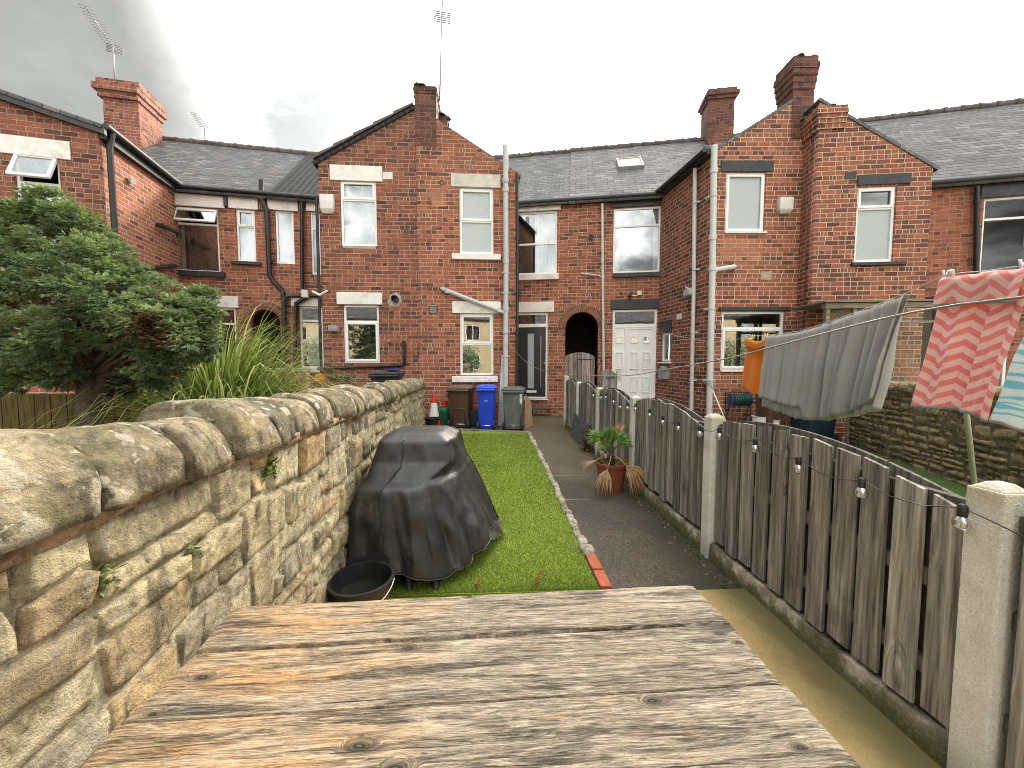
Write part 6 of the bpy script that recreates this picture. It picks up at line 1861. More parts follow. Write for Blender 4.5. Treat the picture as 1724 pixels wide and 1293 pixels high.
# weeds in the joint at the lawn's near edge
M_weed = leafm('dry_weed', [(0, (.20, .13, .05)), (.5, (.42, .28, .11)), (1, (.50, .40, .18))])
def weed(label, px, py, h, n):
    b0 = on_z(px, py); mb = MB()
    for k in range(n):
        a = random.random() * 6.3; l = h * random.uniform(.5, 1); tip = b0 + Vector((cos(a) * l * .4, sin(a) * l * .2, l)); mid = b0.lerp(tip, .5) + Vector((cos(a) * .02, 0, .01))
        mb.tube([b0, mid, tip], .0016, 4, rnd=random.random())
        for j in range(9):
            p = b0.lerp(tip, random.uniform(.25, 1)); d = Vector((random.uniform(-1, 1), random.uniform(-1, .4), random.uniform(-.3, 1))).normalized() * .022; e = d.cross(Vector((0, 1, .3))).normalized() * .006
            mb.face([p, p + d * .5 + e, p + d, p + d * .5 - e], rnd=random.random())
    o = mb.build('dry_weed', M_weed, None, None, uv=False); tag(o, label, 'weed', 'dry weeds at the lawn edge')
weed('taller dry brown weed at the middle of the near lawn edge', 902, 990, .14, 5)
weed('short dry weed beside the leg of the covered barbecue', 806, 993, .09, 4)
M_fern = leafm('wall_fern', [(0, (.05, .09, .015)), (.5, (.13, .19, .04)), (1, (.24, .28, .08))])
def fern(label, px, py, n, s):
    d = ray(px, py); tt = (-.778) / (d.x + .085 * d.y); c = CAM + d * (tt * .985); mb = MB()
    for k in range(n):
        v = Vector((random.uniform(.1, .9), random.uniform(-1, 1), random.uniform(-.7, .9))).normalized()
        p = c + Vector((-.012, random.uniform(-1, 1) * s * .5, random.uniform(-1, 1) * s * .6)); q = p + v * s * random.uniform(.25, .6); e = v.cross(Vector((0, .3, 1))).normalized() * s * .12
        mb.face([p, p.lerp(q, .6) + e, q, p.lerp(q, .6) - e], rnd=random.random())
    o = mb.build('wall_fern', M_fern, None, None, uv=False); tag(o, label, 'fern', 'ferns rooted in the stone wall')
fern('nearest small fern rooted low in the left stone wall', 181, 973, 42, .05)
fern('pale green fern just under the coping of the stone wall', 458, 787, 60, .075)
fern('small fern in the joint below the second coping stone', 325, 797, 40, .045)
fern('low tuft of moss and fern halfway along the wall', 330, 930, 30, .05)
# ================================================================== covered barbecue
def tarp_mat():
    m, t, b = mat('black_vinyl_cover'); p = t.tc('Object')
    n = t.noise(p, 2.2, 6, .65, .5); f = t.noise(p, 14, 6, .7, .6); w = t.noise(p, 130, 2)
    c = t.mix(t.mapr(n, .48, .66, 0, .55, True), (.013, .013, .0135), (.03, .029, .027))
    c = t.mix(t.math('MULTIPLY', t.mapr(f, .56, .68, 0, 1, True), t.mapr(n, .45, .6, 0, .6, True)), c, (.085, .078, .062))
    du = t.noise(t.vmath('MULTIPLY', p, (6, 6, 1.6)), 1.6, 7, .7, .8)
    c = t.mix(t.mapr(du, .53, .70, 0, .38, True), c, (.11, .10, .082))
    setp(t, b, c, t.mapr(f, .3, .7, .42, .56), spec=.6, normal=t.bump(t.math('ADD', t.math('ADD', t.math('MULTIPLY', f, .7), t.math('MULTIPLY', w, .05)), t.math('MULTIPLY', t.noise(t.vmath('MULTIPLY', p, (5, 5, 2.2)), 1.3, 3, .5, 1.2), .9)), .22, .02)); return m
M_tarp = tarp_mat()
bq = thing('covered_barbecue', 'barbecue under a draped black vinyl cover between stone wall and lawn', 'barbecue', (-.6, 3.05, .012))
# outline of the cover at seven heights: near left, near right, mid right, far right, far left, mid left
LEV = [(1.006, [(-.66, 2.99), (-.50, 2.99), (-.47, 3.09), (-.48, 3.20), (-.68, 3.20), (-.69, 3.09)]),
       (.996, [(-.77, 2.93), (-.43, 2.92), (-.40, 3.08), (-.40, 3.28), (-.78, 3.29), (-.79, 3.1)]),
       (.945, [(-.87, 2.84), (-.35, 2.83), (-.31, 3.06), (-.31, 3.38), (-.90, 3.39), (-.90, 3.1)]),
       (.800, [(-.91, 2.79), (-.33, 2.79), (-.285, 3.03), (-.27, 3.44), (-.95, 3.46), (-.95, 3.08)]),
       (.700, [(-.93, 2.68), (-.50, 2.67), (-.29, 2.88), (-.23, 3.48), (-.97, 3.52), (-.97, 3.0)]),
       (.672, [(-.95, 2.57), (-.57, 2.56), (-.29, 2.82), (-.21, 3.50), (-.98, 3.55), (-.98, 2.95)]),
       (.640, [(-.957, 2.555), (-.562, 2.545), (-.285, 2.81), (-.20, 3.51), (-.985, 3.56), (-.985, 2.94)]),
       (.420, [(-.985, 2.535), (-.51, 2.51), (-.22, 2.77), (-.10, 3.52), (-1.0, 3.6), (-1.0, 2.93)]),
       (.130, [(-1.01, 2.50), (-.43, 2.46), (-.13, 2.72), (.02, 3.46), (-1.01, 3.62), (-1.01, 2.9)])]
def outline(poly, n=26):
    P = [Vector((x, y, 0)) for x, y in poly]; m = len(P); out = []
    for i in range(m):
        a, b_ = P[i], P[(i + 1) % m]
        for k in range(n): out.append(a.lerp(b_, k / n))
    for it in range(22): out = [(out[i - 1] + out[i] * 2 + out[(i + 1) % len(out)]) / 4 for i in range(len(out))]
    return out
NA = 26 * 6
rows_ = []
for i in range(len(LEV) - 1):
    k = (3, 5, 8, 6, 5, 2, 12, 16)[i]
    A, B = outline(LEV[i][1]), outline(LEV[i + 1][1])
    for j in range(k): rows_.append((lerp(LEV[i][0], LEV[i + 1][0], j / k), [a.lerp(b_, j / k) for a, b_ in zip(A, B)]))
rows_.append((LEV[-1][0], outline(LEV[-1][1])))
cen = Vector((-.58, 3.06, 0)); co = []
def ridged(v): return (1 - abs(mnoise.noise(v)) * 2.2)
for (z, R) in rows_:
    dn = max(0, (.70 - z) / .57); up_ = max(0, min(1, (1.0 - z) / .1))
    for i, p in enumerate(R):
        a = i / NA * 2 * pi; o_ = (p - cen); o_.normalize()
        q = Vector((cos(a) * 1.9, sin(a) * 1.9, z * .55))
        f = dn ** .8 * (.040 * ridged(q * 1.5 + Vector((2, 0, 0))) + .030 * mnoise.noise(q * 3.1) + .016 * ridged(Vector((q.x * 3.6, q.y * 3.6, z * 2.2)))) + up_ * (.016 * ridged(Vector((a * 1.6, z * 2.6 + a * .9, 4))) - .008)
        f += up_ * .008 * mnoise.noise(Vector((p.x * 9, p.y * 9, z * 9)))
        zz = z + .006 * mnoise.noise(Vector((p.x * 6, p.y * 6, 3))) * up_
        if dn > 0: zz += dn ** 3 * (.035 * sin(a * 3 + .6) + .016 * mnoise.noise(Vector((cos(a) * 3, sin(a) * 3, 8))))
        co.append((p.x + o_.x * f, p.y + o_.y * f, zz))
        if co[-1][0] < -1.02: co[-1] = (-1.02, co[-1][1], zz)
NR_ = len(rows_)
fs = [tuple(range(NA - 1, -1, -1))]
for j in range(NR_ - 1):
    for i in range(NA):
        k = j * NA + i; k2 = j * NA + (i + 1) % NA; fs.append((k, k + NA, k2 + NA, k2))
mb = MB(); mb.mesh(co, fs)
cv = mb.build('cover', M_tarp, bq, None, smooth=True, auto=60, uv=False)
so = cv.modifiers.new('thick', 'SOLIDIFY'); so.thickness = .003
def seam(idx, name='seam', r=.0045, push=.004):
    mb = MB(); P = []
    for k in idx:
        v = Vector(co[k]); o_ = (v - cen); o_.z = 0; o_.normalize(); P.append(v + o_ * push + Vector((0, 0, .003)))
    mb.tube(P, r, 6); mb.build(name, M_pblack, cv, None, smooth=True)
seam([j * NA + 9 + int(j * .12) for j in range(6, NR_)])
seam([j * NA + 26 * 3 - 3 for j in range(4, NR_)])
seam([(NR_ - 1) * NA + i for i in range(NA)] + [(NR_ - 1) * NA], 'hem', .005, .0)
# loose corner of the cover trailing on the turf
p0 = Vector(co[(NR_ - 1) * NA + 70]); mb = MB(); vs = []
for i in range(7):
    for j in range(7):
        a_, b_ = i / 6, j / 6; base = Vector(co[(NR_ - 1) * NA + 58 + i * 3])
        tgt = p0 + Vector((.09, -.07 + .1 * a_, -.1)); w_ = b_ * (1 - abs(a_ - .5) * 1.4)
        v = base.lerp(tgt, w_); v.z = max(.02, v.z + .02 * sin(a_ * 9) * b_); vs.append(tuple(v))
mb.mesh(vs, [(i * 7 + j, i * 7 + j + 1, i * 7 + j + 8, i * 7 + j + 7) for i in range(6) for j in range(6)]); mb.build('loose_corner', M_tarp, cv, None, smooth=True, uv=False)
M_bbqleg = plain('grey_steel_leg', (.05, .052, .055), .5, metal=.3)
for (x, y) in ((-.40, 2.50), (-.58, 2.50), (-.30, 3.3), (-.85, 3.3)):
    mb = MB(); mb.tube([(x, y, .012), (x - .05, y + .16, .30)], .022, 12); mb.build('leg', M_bbqleg, bq, None, smooth=True, auto=40)
mb = MB(); mb.box(-.82, -.46, 2.86, 3.36, .30, .70); mb.build('firebox', plain('dark_blue_enamel', (.012, .02, .05), .4), bq, None, bevel=.03)
mb = MB(); mb.box(-.80, -.38, 2.9, 3.32, .72, .93); mb.build('hood', M_pblack, bq, None, bevel=.08, seg=4, smooth=True)
mb = MB(); mb.box(-.92, -.53, 2.60, 2.72, .58, .62); mb.build('side_shelf', M_pblack, bq, None, bevel=.01)
# ================================================================== conifer
def conifer_mat(name, stops):
    m, t, b = mat(name); r = t.attr('rnd'); p = t.pos(); n = t.noise(p, 3.2, 4)
    c = t.ramp(r, stops)
    c = t.mix(1., c, t.ramp(n, [(.3, (.72, .75, .8)), (.7, (1.25, 1.22, 1.05))]), 'MULTIPLY')
    out = t.n['Material Output']; tr = t.n.new('ShaderNodeBsdfTranslucent'); t.put(tr.inputs['Color'], t.mix(1., c, (1.2, 1.3, .6), 'MULTIPLY'))
    setp(t, b, c, .55, spec=.35)
    mx = t.n.new('ShaderNodeMixShader'); t.put(mx.inputs[0], .22); t.l.new(b.outputs[0], mx.inputs[1]); t.l.new(tr.outputs[0], mx.inputs[2]); t.l.new(mx.outputs[0], out.inputs['Surface'])
    return m
M_con = conifer_mat('cypress_foliage', [(0, (.06, .10, .058)), (.35, (.15, .215, .115)), (.7, (.27, .345, .19)), (1, (.42, .49, .30))])
M_conb = conifer_mat('cypress_dead', [(0, (.05, .03, .02)), (.5, (.14, .075, .045)), (1, (.22, .13, .08))])
M_bark = plain('cypress_bark', (.10, .07, .052), .95, var=.4, scale=14, bump=.8, bscale=30, dirt=(.2, .17, .14), dirts=8)
TY = 3.7
tree = thing('conifer_tree', 'bushy green cypress with brown dead patches and a bare trunk behind the stone wall', 'tree', at_y(145, 700, TY).xy.to_3d())
rt_ = random.Random(21)
# lobes: (px, py, depth offset, radius px)
lobes = [(86, 345, .0, 34), (120, 372, -.1, 40), (70, 385, .1, 44), (120, 415, -.15, 54), (60, 430, -.05, 60), (20, 440, .15, 60), (160, 440, -.2, 56),
         (190, 458, -.05, 50), (225, 480, -.1, 52), (-30, 470, .1, 70), (90, 470, -.35, 64), (30, 500, -.3, 66), (150, 500, -.42, 62), (210, 520, -.3, 58), (262, 505, -.05, 52),
         (300, 535, -.1, 50), (325, 525, .05, 36), (318, 560, -.15, 42), (335, 548, .0, 28), (270, 555, -.3, 54), (-20, 545, -.2, 70), (50, 560, -.42, 62), (110, 560, -.45, 56), (20, 600, -.25, 52), (80, 605, -.3, 46),
         (300, 590, -.12, 42), (250, 600, -.2, 44), (325, 590, .0, 30), (100, 630, -.2, 32), (-40, 600, .1, 56), (282, 625, -.05, 30), (215, 640, -.05, 26), (262, 645, 0, 22), (205, 655, -.05, 20), (0, 400, .35, 44), (-20, 630, -.1, 50), (40, 640, -.2, 36), (170, 610, .1, 50), (130, 600, .2, 60), (290, 570, -.35, 40), (335, 575, -.1, 30), (240, 540, -.4, 44), (0, 440, -.1, 50), (-60, 520, -.1, 60), (345, 525, -.1, 24),
         (60, 500, .5, 90), (200, 520, .45, 80), (120, 420, .4, 70), (20, 570, .5, 80), (260, 570, .4, 60), (185, 425, .1, 34), (40, 362, .1, 26), (340, 500, .1, 22)]
V = []; Fc_ = []; R_ = []; V2 = []; F2 = []; R2 = []
def spray(Vl, Fl, Rl, p, d, nn, s, base_r):
    """flat feathery spray of scale-leaf fingers"""
    side = d.cross(nn).normalized()
    k = 7
    for i in range(k):
        a = (i - (k - 1) / 2) * .33 + rt_.uniform(-.1, .1)
        q = (d * cos(a) + side * sin(a)); l = s * (1 - .25 * abs(i - (k - 1) / 2) / 3) * rt_.uniform(.75, 1.15); w = s * .11
        st = p + d * s * .12 * i * .3
        cr_ = q.cross(nn).normalized() * w
        j = len(Vl); tip = st + q * l - nn * (-.10 * l) * 0 - Vector((0, 0, .12 * l))
        mid = st + q * l * .55 + nn * l * .05
        Vl += [tuple(st), tuple(mid + cr_), tuple(tip), tuple(mid - cr_)]; Fl.append((j, j + 1, j + 2, j + 3)); Rl.append(min(1, max(0, base_r + rt_.uniform(-.22, .22))))
PXM = TY / F_PX
for (px, py, dy, rp) in lobes:
    c = at_y(px, py, TY + dy); r = rp * PXM * (TY + dy) / TY
    m_ = int(7 + 36 * r)
    for q in range(m_):
        # each limb ends in puffs of foliage with gaps between them
        v0 = Vector((rt_.gauss(0, 1), rt_.gauss(0, 1) - .35, rt_.gauss(0, 1) + .15)).normalized()
        rs = rt_.uniform(.055, .11); cs = c + Vector((v0.x, v0.y, v0.z * .75)) * (r - rs * .7) * rt_.uniform(.75, 1.02)
        tone = rt_.uniform(-.14, .16); deadp = mnoise.noise(Vector((cs.x * 2.2, cs.y * 2.2, cs.z * 2.0)) + Vector((3.1, 0, 2))) > .25 and cs.z < 2.05 and rt_.random() < .75
        for k in range(int(26 + 3400 * rs * rs)):
            v = Vector((rt_.gauss(0, 1), rt_.gauss(0, 1), rt_.gauss(0, 1))).normalized()
            if v.z < -.5 and rt_.random() < .7: continue
            p = cs + Vector((v.x, v.y, v.z * .7)) * rs * (rt_.random() ** .4)
            d = (v + v0 * .5 + Vector((0, -.15, .05 + rt_.uniform(-.35, .25)))).normalized()
            nn = Vector((rt_.uniform(-.5, .5), rt_.uniform(-.8, .1), 1)).normalized(); nn = (nn - d * nn.dot(d)).normalized()
            s = rt_.uniform(.030, .058)
            if deadp: spray(V2, F2, R2, p, d, nn, s, rt_.random() * .8)
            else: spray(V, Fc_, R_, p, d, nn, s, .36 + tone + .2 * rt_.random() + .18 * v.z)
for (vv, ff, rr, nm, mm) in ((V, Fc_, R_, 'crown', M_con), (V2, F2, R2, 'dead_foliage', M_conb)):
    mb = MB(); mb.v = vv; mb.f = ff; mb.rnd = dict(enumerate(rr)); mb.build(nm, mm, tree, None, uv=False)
mb = MB()
b0 = at_y(143, 720, TY); b0.z = 0; b1 = at_y(148, 640, TY)
mb.tube([b0, b0.lerp(b1, .5) + Vector((.01, 0, 0)), b1, at_y(150, 560, TY), at_y(110, 450, TY), at_y(90, 350, TY)], [.11, .095, .085, .07, .04, .012], 12)
mb.build('trunk', M_bark, tree, None, smooth=True, uv=False)
mb = MB()
for (px, py, dy, rp) in lobes:
    c = at_y(px, py, TY + dy); s = at_y(146, min(640, py + 90 + rt_.uniform(-20, 30)), TY)
    m_ = s.lerp(c, .5) + Vector((0, 0, .05)); mb.tube([s, m_, c], [.026, .018, .006], 5)
mb.build('branches', M_bark, tree, None, smooth=True, uv=False)

# ================================================================== ornamental strap-leaf clump
M_strap = leafm('strap_leaf', [(0, (.09, .13, .03)), (.4, (.25, .32, .09)), (.75, (.44, .50, .20)), (1, (.70, .70, .42))], .35, .35)
GY = 5.2
gb = at_y(366, 690, GY); gb.z = .05
gr = thing('strap_leaf_clump', 'big fountain of long arching light green strap leaves beside the conifer', 'plant', gb)
mb = MB(); rg = random.Random(4)
for k in range(2300):
    a = rg.random() * 2 * pi; rad = abs(rg.gauss(0, .16)); p0 = gb + Vector((rad * cos(a) * 1.3, rad * sin(a), 0))
    el = radians(rg.uniform(44, 88)); L = rg.uniform(1.5, 2.75); hd = a + rg.uniform(-.5, .5)
    L *= .62 if cos(hd) < -.15 else 1.0
    dv = Vector((cos(hd), sin(hd), 0)); v = dv * cos(el) + Vector((0, 0, 1)) * sin(el)
    n = 9; p = p0.copy(); P = [p.copy()]; g = rg.uniform(.22, .46)
    for i in range(n):
        p = p + v * (L / n); v = (v + Vector((0, 0, -g * (i / n) ** 1.2 * 2.0)) + dv * .03).normalized(); P.append(p.copy())
    sd = Vector((-sin(hd), cos(hd), 0)); w0 = rg.uniform(.009, .016); r = rg.random() ** 1.3
    for i in range(n):
        wa = w0 * (1 - (i / n) ** 2.2); wb_ = w0 * (1 - ((i + 1) / n) ** 2.2) + .0006
        mb.face([P[i] - sd * wa, P[i] + sd * wa, P[i + 1] + sd * wb_, P[i + 1] - sd * wb_], rnd=r)
mb.build('leaves', M_strap, gr, None, uv=False)
mb = MB()
for k in range(60):
    a = rg.random() * 6.3; p0 = gb + Vector((.22 * cos(a) * rg.random(), .2 * sin(a) * rg.random(), 0)); mb.tube([p0, p0 + Vector((cos(a) * .06, sin(a) * .06, rg.uniform(.2, .45)))], [.018, .008], 5, rnd=rg.random())
mb.build('dead_base', M_dead, gr, None, uv=False)

# ================================================================== left yard: fence, wall, ornament
M_lf = timber('dark_olive_boards', [(.25, (.06, .045, .015)), (.5, (.115, .085, .028)), (.8, (.16, .12, .045))], dark=.4, knots=.2)
lf = thing('board_fence', 'dark olive brown close boarded fence low behind the conifer trunk', 'fence', (-4, 5.0, 0))
LF = Fac(-2.6, 5.15, 6)
mb = MB(); zt_ = LF.fp(60, 663)[1]
u = -6.5
while u < .3:
    w = .168; mb.box(u, u + w - .012, -.012, .012, .03, zt_ + random.uniform(-.006, .006), rnd=random.random()); u += w
mb.build('boards', M_lf, lf, LF.M)
mb = MB(); mb.box(-6.5, .3, .013, .05, zt_ - .25, zt_ - .17, rnd=.2); mb.box(-6.5, .3, .013, .05, .3, .38, rnd=.5); mb.build('rail', M_lf, lf, LF.M)
lw = thing('brick_wall', 'low red brick wall glimpsed between the conifer and the olive fence', 'wall', (-6, 7.2, 0))
LW = Fac(-3.4, 7.0, 6)
wall(lw, LW, 'brickwork', [(-6, 0), (0, 0), (0, 1.36), (-6, 1.36)], brick('brick_yard', [(.42, .14, .08), (.5, .18, .1), (.36, .12, .07)], (.55, .45, .36), soot=.1, seed=21., darkf=.05), holes=[])
mb = MB(); mb.box(-6, 0, -.04, .27, 1.36, 1.42); mb.build('coping', M_stone_buff, lw, LW.M, bevel=.01)
M_orange = leafm('orange_petal', [(0, (.75, .20, .01)), (.6, (.85, .36, .03)), (1, (.9, .5, .08))])
q = at_y(541, 637, 7.6)
fo = thing('flower_ornament', 'orange flower shaped garden ornament on a stick above the stone wall', 'ornament', (q.x, 7.6, .2))
mb = MB()
for L in range(3):
    for i in range(8):
        a = 2 * pi * i / 8 + L * .4; r = .125 - .035 * L; d = Vector((cos(a), 0, sin(a))); e = Vector((-sin(a), 0, cos(a))) * r * .42; o_ = Vector((0, -.02 - L * .022, 0))
        mb.face([q + o_, q + o_ + d * r * .6 + e + Vector((0, -.012, 0)), q + o_ + d * r + Vector((0, -.03, 0)), q + o_ + d * r * .6 - e + Vector((0, -.012, 0))], rnd=random.random())
mb.build('petals', M_orange, fo, None, uv=False)
mb = MB(); mb.tube([(q.x, 7.62, .2), (q.x, 7.62, q.z)], .008, 6); mb.build('stick', M_lintelG, fo, None)

# ================================================================== clothes lines and washing
def vline(A, B):
    """vertical plane through two plan points; pixel -> point on it"""
    A = Vector((A[0], A[1], 0)); d = Vector((B[0] - A.x, B[1] - A.y, 0)); n = Vector((-d.y, d.x, 0))
    def f(px, py):
        r = ray(px, py); t = (A - CAM).dot(n) / r.dot(n); return CAM + r * t
    return f
qa = at_y(857, 578, 9.12); qb = at_y(1724, 500, .78)
f1 = vline(qa.xy, qb.xy)
rp = [f1(*p) for p in ((857, 578), (880, 604), (906, 621), (950, 630), (1040, 633), (1110, 624), (1200, 608), (1240, 600), (1340, 574), (1480, 538), (1600, 515), (1724, 500))]
dx_ = (rp[-1] - rp[-2]).normalized()
rp.append(rp[-1] + dx_ * .8)
def smooth(P, n=6):
    out = []
    for i in range(len(P) - 1):
        p0 = P[max(0, i - 1)]; p1 = P[i]; p2 = P[i + 1]; p3 = P[min(len(P) - 1, i + 2)]
        for k in range(n):
            t_ = k / n; out.append(.5 * ((2 * p1) + (p2 - p0) * t_ + (2 * p0 - 5 * p1 + 4 * p2 - p3) * t_ ** 2 + (3 * p1 - p0 - 3 * p2 + p3) * t_ ** 3))
    return out + [P[-1]]
M_rope = plain('steel_core_line', (.20, .185, .18), .5, var=.2)
mb = MB(); mb.tube(smooth(rp, 4), .0030, 8); o = mb.build('clothes_line', M_rope, None, None, smooth=True); tag(o, 'grey plastic clothes line sagging across the garden from the house pipe', 'clothes line')
ga = at_y(1293, 564, 4.4); gbp = at_y(1532, 491, 2.65)
f2 = vline(ga.xy, gbp.xy)
lp = [f2(*p) for p in ((1240, 566), (1265, 566), (1293, 564), (1350, 556), (1440, 526), (1532, 491), (1592, 464), (1660, 456), (1724, 447))]
dd_ = (lp[0] - lp[2]); lp[0] = Vector((lp[2].x + dd_.x * 6, lp[2].y + dd_.y * 6, 2.25))
lp.insert(1, lp[1].lerp(lp[0], .3) - Vector((0, 0, .12)))
lp.append(lp[-1] + (lp[-1] - lp[-2]) * 3)
M_rope2 = plain('pale_line', (.55, .52, .46), .7)
mb = MB(); mb.tube(smooth(lp, 4), .003, 6); o = mb.build('clothes_line', M_rope2, None, None, smooth=True); tag(o, 'thin pale clothes line carrying the towels in the next garden', 'clothes line')
ldir = (Vector((gbp.x, gbp.y, 0)) - Vector((ga.x, ga.y, 0))).normalized()
lnrm = Vector((ldir.y, -ldir.x, 0))
if lnrm.x > 0: lnrm = -lnrm            # towards our garden
def cloth_mat(name, kind):
    m, t, b = mat(name); uv = t.uv(); s = t.sep(uv); p = t.tc('Object')
    f = t.noise(p, 220, 3, .6); n = t.noise(p, 5, 4)
    if kind == 'grey':
        c = t.mix(n, (.50, .475, .465), (.62, .60, .59)); c = t.mix(t.mapr(f, .4, .7, 0, .35), c, (.70, .68, .67))
    elif kind == 'orange': c = t.mix(n, (.78, .24, .012), (.86, .31, .02))
    elif kind == 'chevron':
        tri = t.math('PINGPONG', s[0], .10)
        z = t.math('FRACT', t.math('DIVIDE', t.math('ADD', t.math('ADD', s[1], t.math('MULTIPLY', tri, .72)), t.math('MULTIPLY', n, .006)), .080))
        c = t.mix(t.mapr(t.math('ABSOLUTE', t.math('SUBTRACT', z, .5)), .22, .26, 0, 1, True), (.90, .34, .32), (.95, .68, .62))
    else:
        nz = t.noise(t.vmath('MULTIPLY', uv, (1.6, 5.5, 1)), 1.3, 2, .4, .9)
        w = t.math('SINE', t.math('ADD', t.math('MULTIPLY', s[1], 105.), t.math('MULTIPLY', nz, 30.)))
        c = t.mix(t.mapr(w, -.15, .15, 0, 1, True), (.88, .92, .90), (.32, .70, .80))
    if kind in ('chevron', 'zebra'):
        tr = (.22, .58, .68) if kind == 'chevron' else (.82, .36, .33)
        c = t.mix(t.attr('trim'), c, tr)
    c = t.mix(1., c, t.ramp(f, [(.3, (.86, .86, .86)), (.7, (1.08, 1.08, 1.08))]), 'MULTIPLY')
    out = t.n['Material Output']; tl = t.n.new('ShaderNodeBsdfTranslucent'); t.put(tl.inputs['Color'], c)
    setp(t, b, c, .95, spec=.08, normal=t.bump(f, .35, .004), **{'Sheen Weight': .25})
    mx = t.n.new('ShaderNodeMixShader'); t.put(mx.inputs[0], .34); t.l.new(b.outputs[0], mx.inputs[1]); t.l.new(tl.outputs[0], mx.inputs[2]); t.l.new(mx.outputs[0], out.inputs['Surface'])
    return m
def towel(name, label, cat, top, front, back, m, folds, famp, sway=(0, 0), seed=0, trim=0., fl=.02, hemwave=.02, skewf=0., group=None):
    """cloth folded over the line: front flap (our side) and back flap; top: list of points along the line"""
    r = random.Random(seed); n = 70; q = 46
    T = smooth(top, 12); cum = [0]
    for i in range(1, len(T)): cum.append(cum[-1] + (T[i] - T[i - 1]).length)
    def at(s):
        d = s * cum[-1]
        for i in range(1, len(T)):
            if cum[i] >= d: return T[i - 1].lerp(T[i], (d - cum[i - 1]) / max(1e-6, cum[i] - cum[i - 1]))
        return T[-1]
    W = cum[-1]; total = front + back; split = 'grey' in name; vs = []; uvs = []; tr = []
    for j in range(q + 1):
        L = total * j / q
        for i in range(n + 1):
            s = i / n; p = at(s)
            if L < back: h = back - L; sg = 1.0; 
            else: h = L - back; sg = -1.0
            hh = h * (1 + hemwave * sin(s * 5 + seed) / max(.2, total)) if h > .05 else h
            if split and sg < 0:
                st_ = min(1, max(0, (s - .44) / .03)); st_ = st_ * st_ * (3 - 2 * st_)
                hh = hh * (1 + lerp(-.085, .045, st_) - .10 * max(0, s - .72) / .28)
            k = min(1, h / .25)
            lat = fl * sin(min(1, h / .03) * pi / 2)
            fo_ = 0
            for (ff, aa, ph) in folds: fo_ += aa * sin(s * ff * 2 * pi + ph + .5 * mnoise.noise(Vector((s * 3, h * 2, seed))))
            if split: fo_ *= .45 if s < .40 else lerp(.45, 1.25, min(1, (s - .40) / .08))
            fo_ *= famp * (.25 + .75 * min(1, h / (.6 * max(back, front))))
            wob = .02 * mnoise.noise(Vector((s * 2.5, h * 3, seed + (5 if sg > 0 else 0)))) * k
            # lnrm points to our garden: the front flap is on that side
            pos = p + lnrm * (-sg * lat + fo_ + wob + sway[0] * (h / back) ** 1.3) + ldir * (sway[1] * (h / back) + skewf * (h / back) * (.5 - s)) - Vector((0, 0, hh))
            vs.append(pos); uvs.append((s * W, L)); tr.append(1.0 if (L < .012 or L > total - .012) and trim else 0.0)
    fs = []
    for j in range(q):
        for i in range(n): a = j * (n + 1) + i; fs.append((a, a + 1, a + n + 2, a + n + 1))
    me = bpy.data.meshes.new(name); me.from_pydata([tuple(v) for v in vs], [], fs)
    lay = me.uv_layers.new(name='UVMap')
    for pl in me.polygons:
        for l in pl.loop_indices: lay.data[l].uv = uvs[me.loops[l].vertex_index]
    at_ = me.attributes.new('trim', 'FLOAT', 'POINT'); at_.data.foreach_set('value', tr)
    me.polygons.foreach_set('use_smooth', [True] * len(fs)); me.materials.append(m)
    o = bpy.data.objects.new(name, me); link(o)
    md = o.modifiers.new('thick', 'SOLIDIFY'); md.thickness = .005; md.offset = 0
    tag(o, label, cat, group); return o
towel('orange_cloth', 'bright orange cloth pegged at the far end of the clothes line', 'cloth', [f2(1257, 567), f2(1276, 575), f2(1294, 566)], .10, .66, cloth_mat('orange_cotton', 'orange'), [(1, .6, 0), (2, .4, 1)], .02, seed=3, sway=(.05, -.02))
towel('grey_towel', 'large grey fleecy towel folded over the clothes line in the middle', 'towel', [f2(1294, 564), f2(1350, 556), f2(1440, 526), f2(1532, 491)], .86, .90, cloth_mat('grey_fleece', 'grey'), [(3, .3, .4), (8, .5, 1.), (13, .6, 2.), (19, .35, .3)], .050, seed=5, hemwave=.08, sway=(.02, -.10), skewf=.12)
towel('chevron_towel', 'pink and pale pink chevron striped beach towel on the line', 'towel', [f2(1590, 466), f2(1665, 457), f2(1738, 449)], .19, .86, cloth_mat('chevron_terry', 'chevron'), [(1.2, .6, .3), (3, .4, 1.5), (6.5, .22, .4)], .036, seed=8, trim=1, sway=(.07, -.09), skewf=0.0)
towel('zebra_towel', 'blue and white zebra striped towel at the right edge', 'towel', [f2(1766, 448), f2(1830, 445), f2(1930, 442)], .22, .86, cloth_mat('zebra_terry', 'zebra'), [(1.2, .6, .3), (3, .3, 1.5)], .022, seed=10, trim=1, sway=(.07, -.16))
M_peg = plain('pale_peg', (.68, .66, .72), .5); M_peg2 = plain('yellow_peg', (.62, .56, .2), .5)
def peg(label, p, m):
    t = thing('clothes_peg', label, 'peg', p, 'pegs on the clothes line')
    for s in (-1, 1):
        mb = MB(); c = p + lnrm * .008 * s
        a = c + Vector((0, 0, .035)) + lnrm * .008 * s; b_ = c - Vector((0, 0, .03))
        mb.tube([a, c, b_], [.006, .007, .005], 6); mb.build('jaw', m, t, None, smooth=True)
    mb = MB(); mb.tube([p - lnrm * .014, p + lnrm * .014], .006, 6); mb.build('spring', M_steel, t, None)
peg('pale peg at the left corner of the orange cloth', f2(1268, 568), M_peg2); peg('pale peg where orange cloth meets grey towel', f2(1290, 566), M_peg2)
peg('white peg at the right corner of the pink chevron towel', f2(1722, 447), M_peg); peg('lilac peg at the left corner of the pink chevron towel', f2(1592, 464), M_peg)
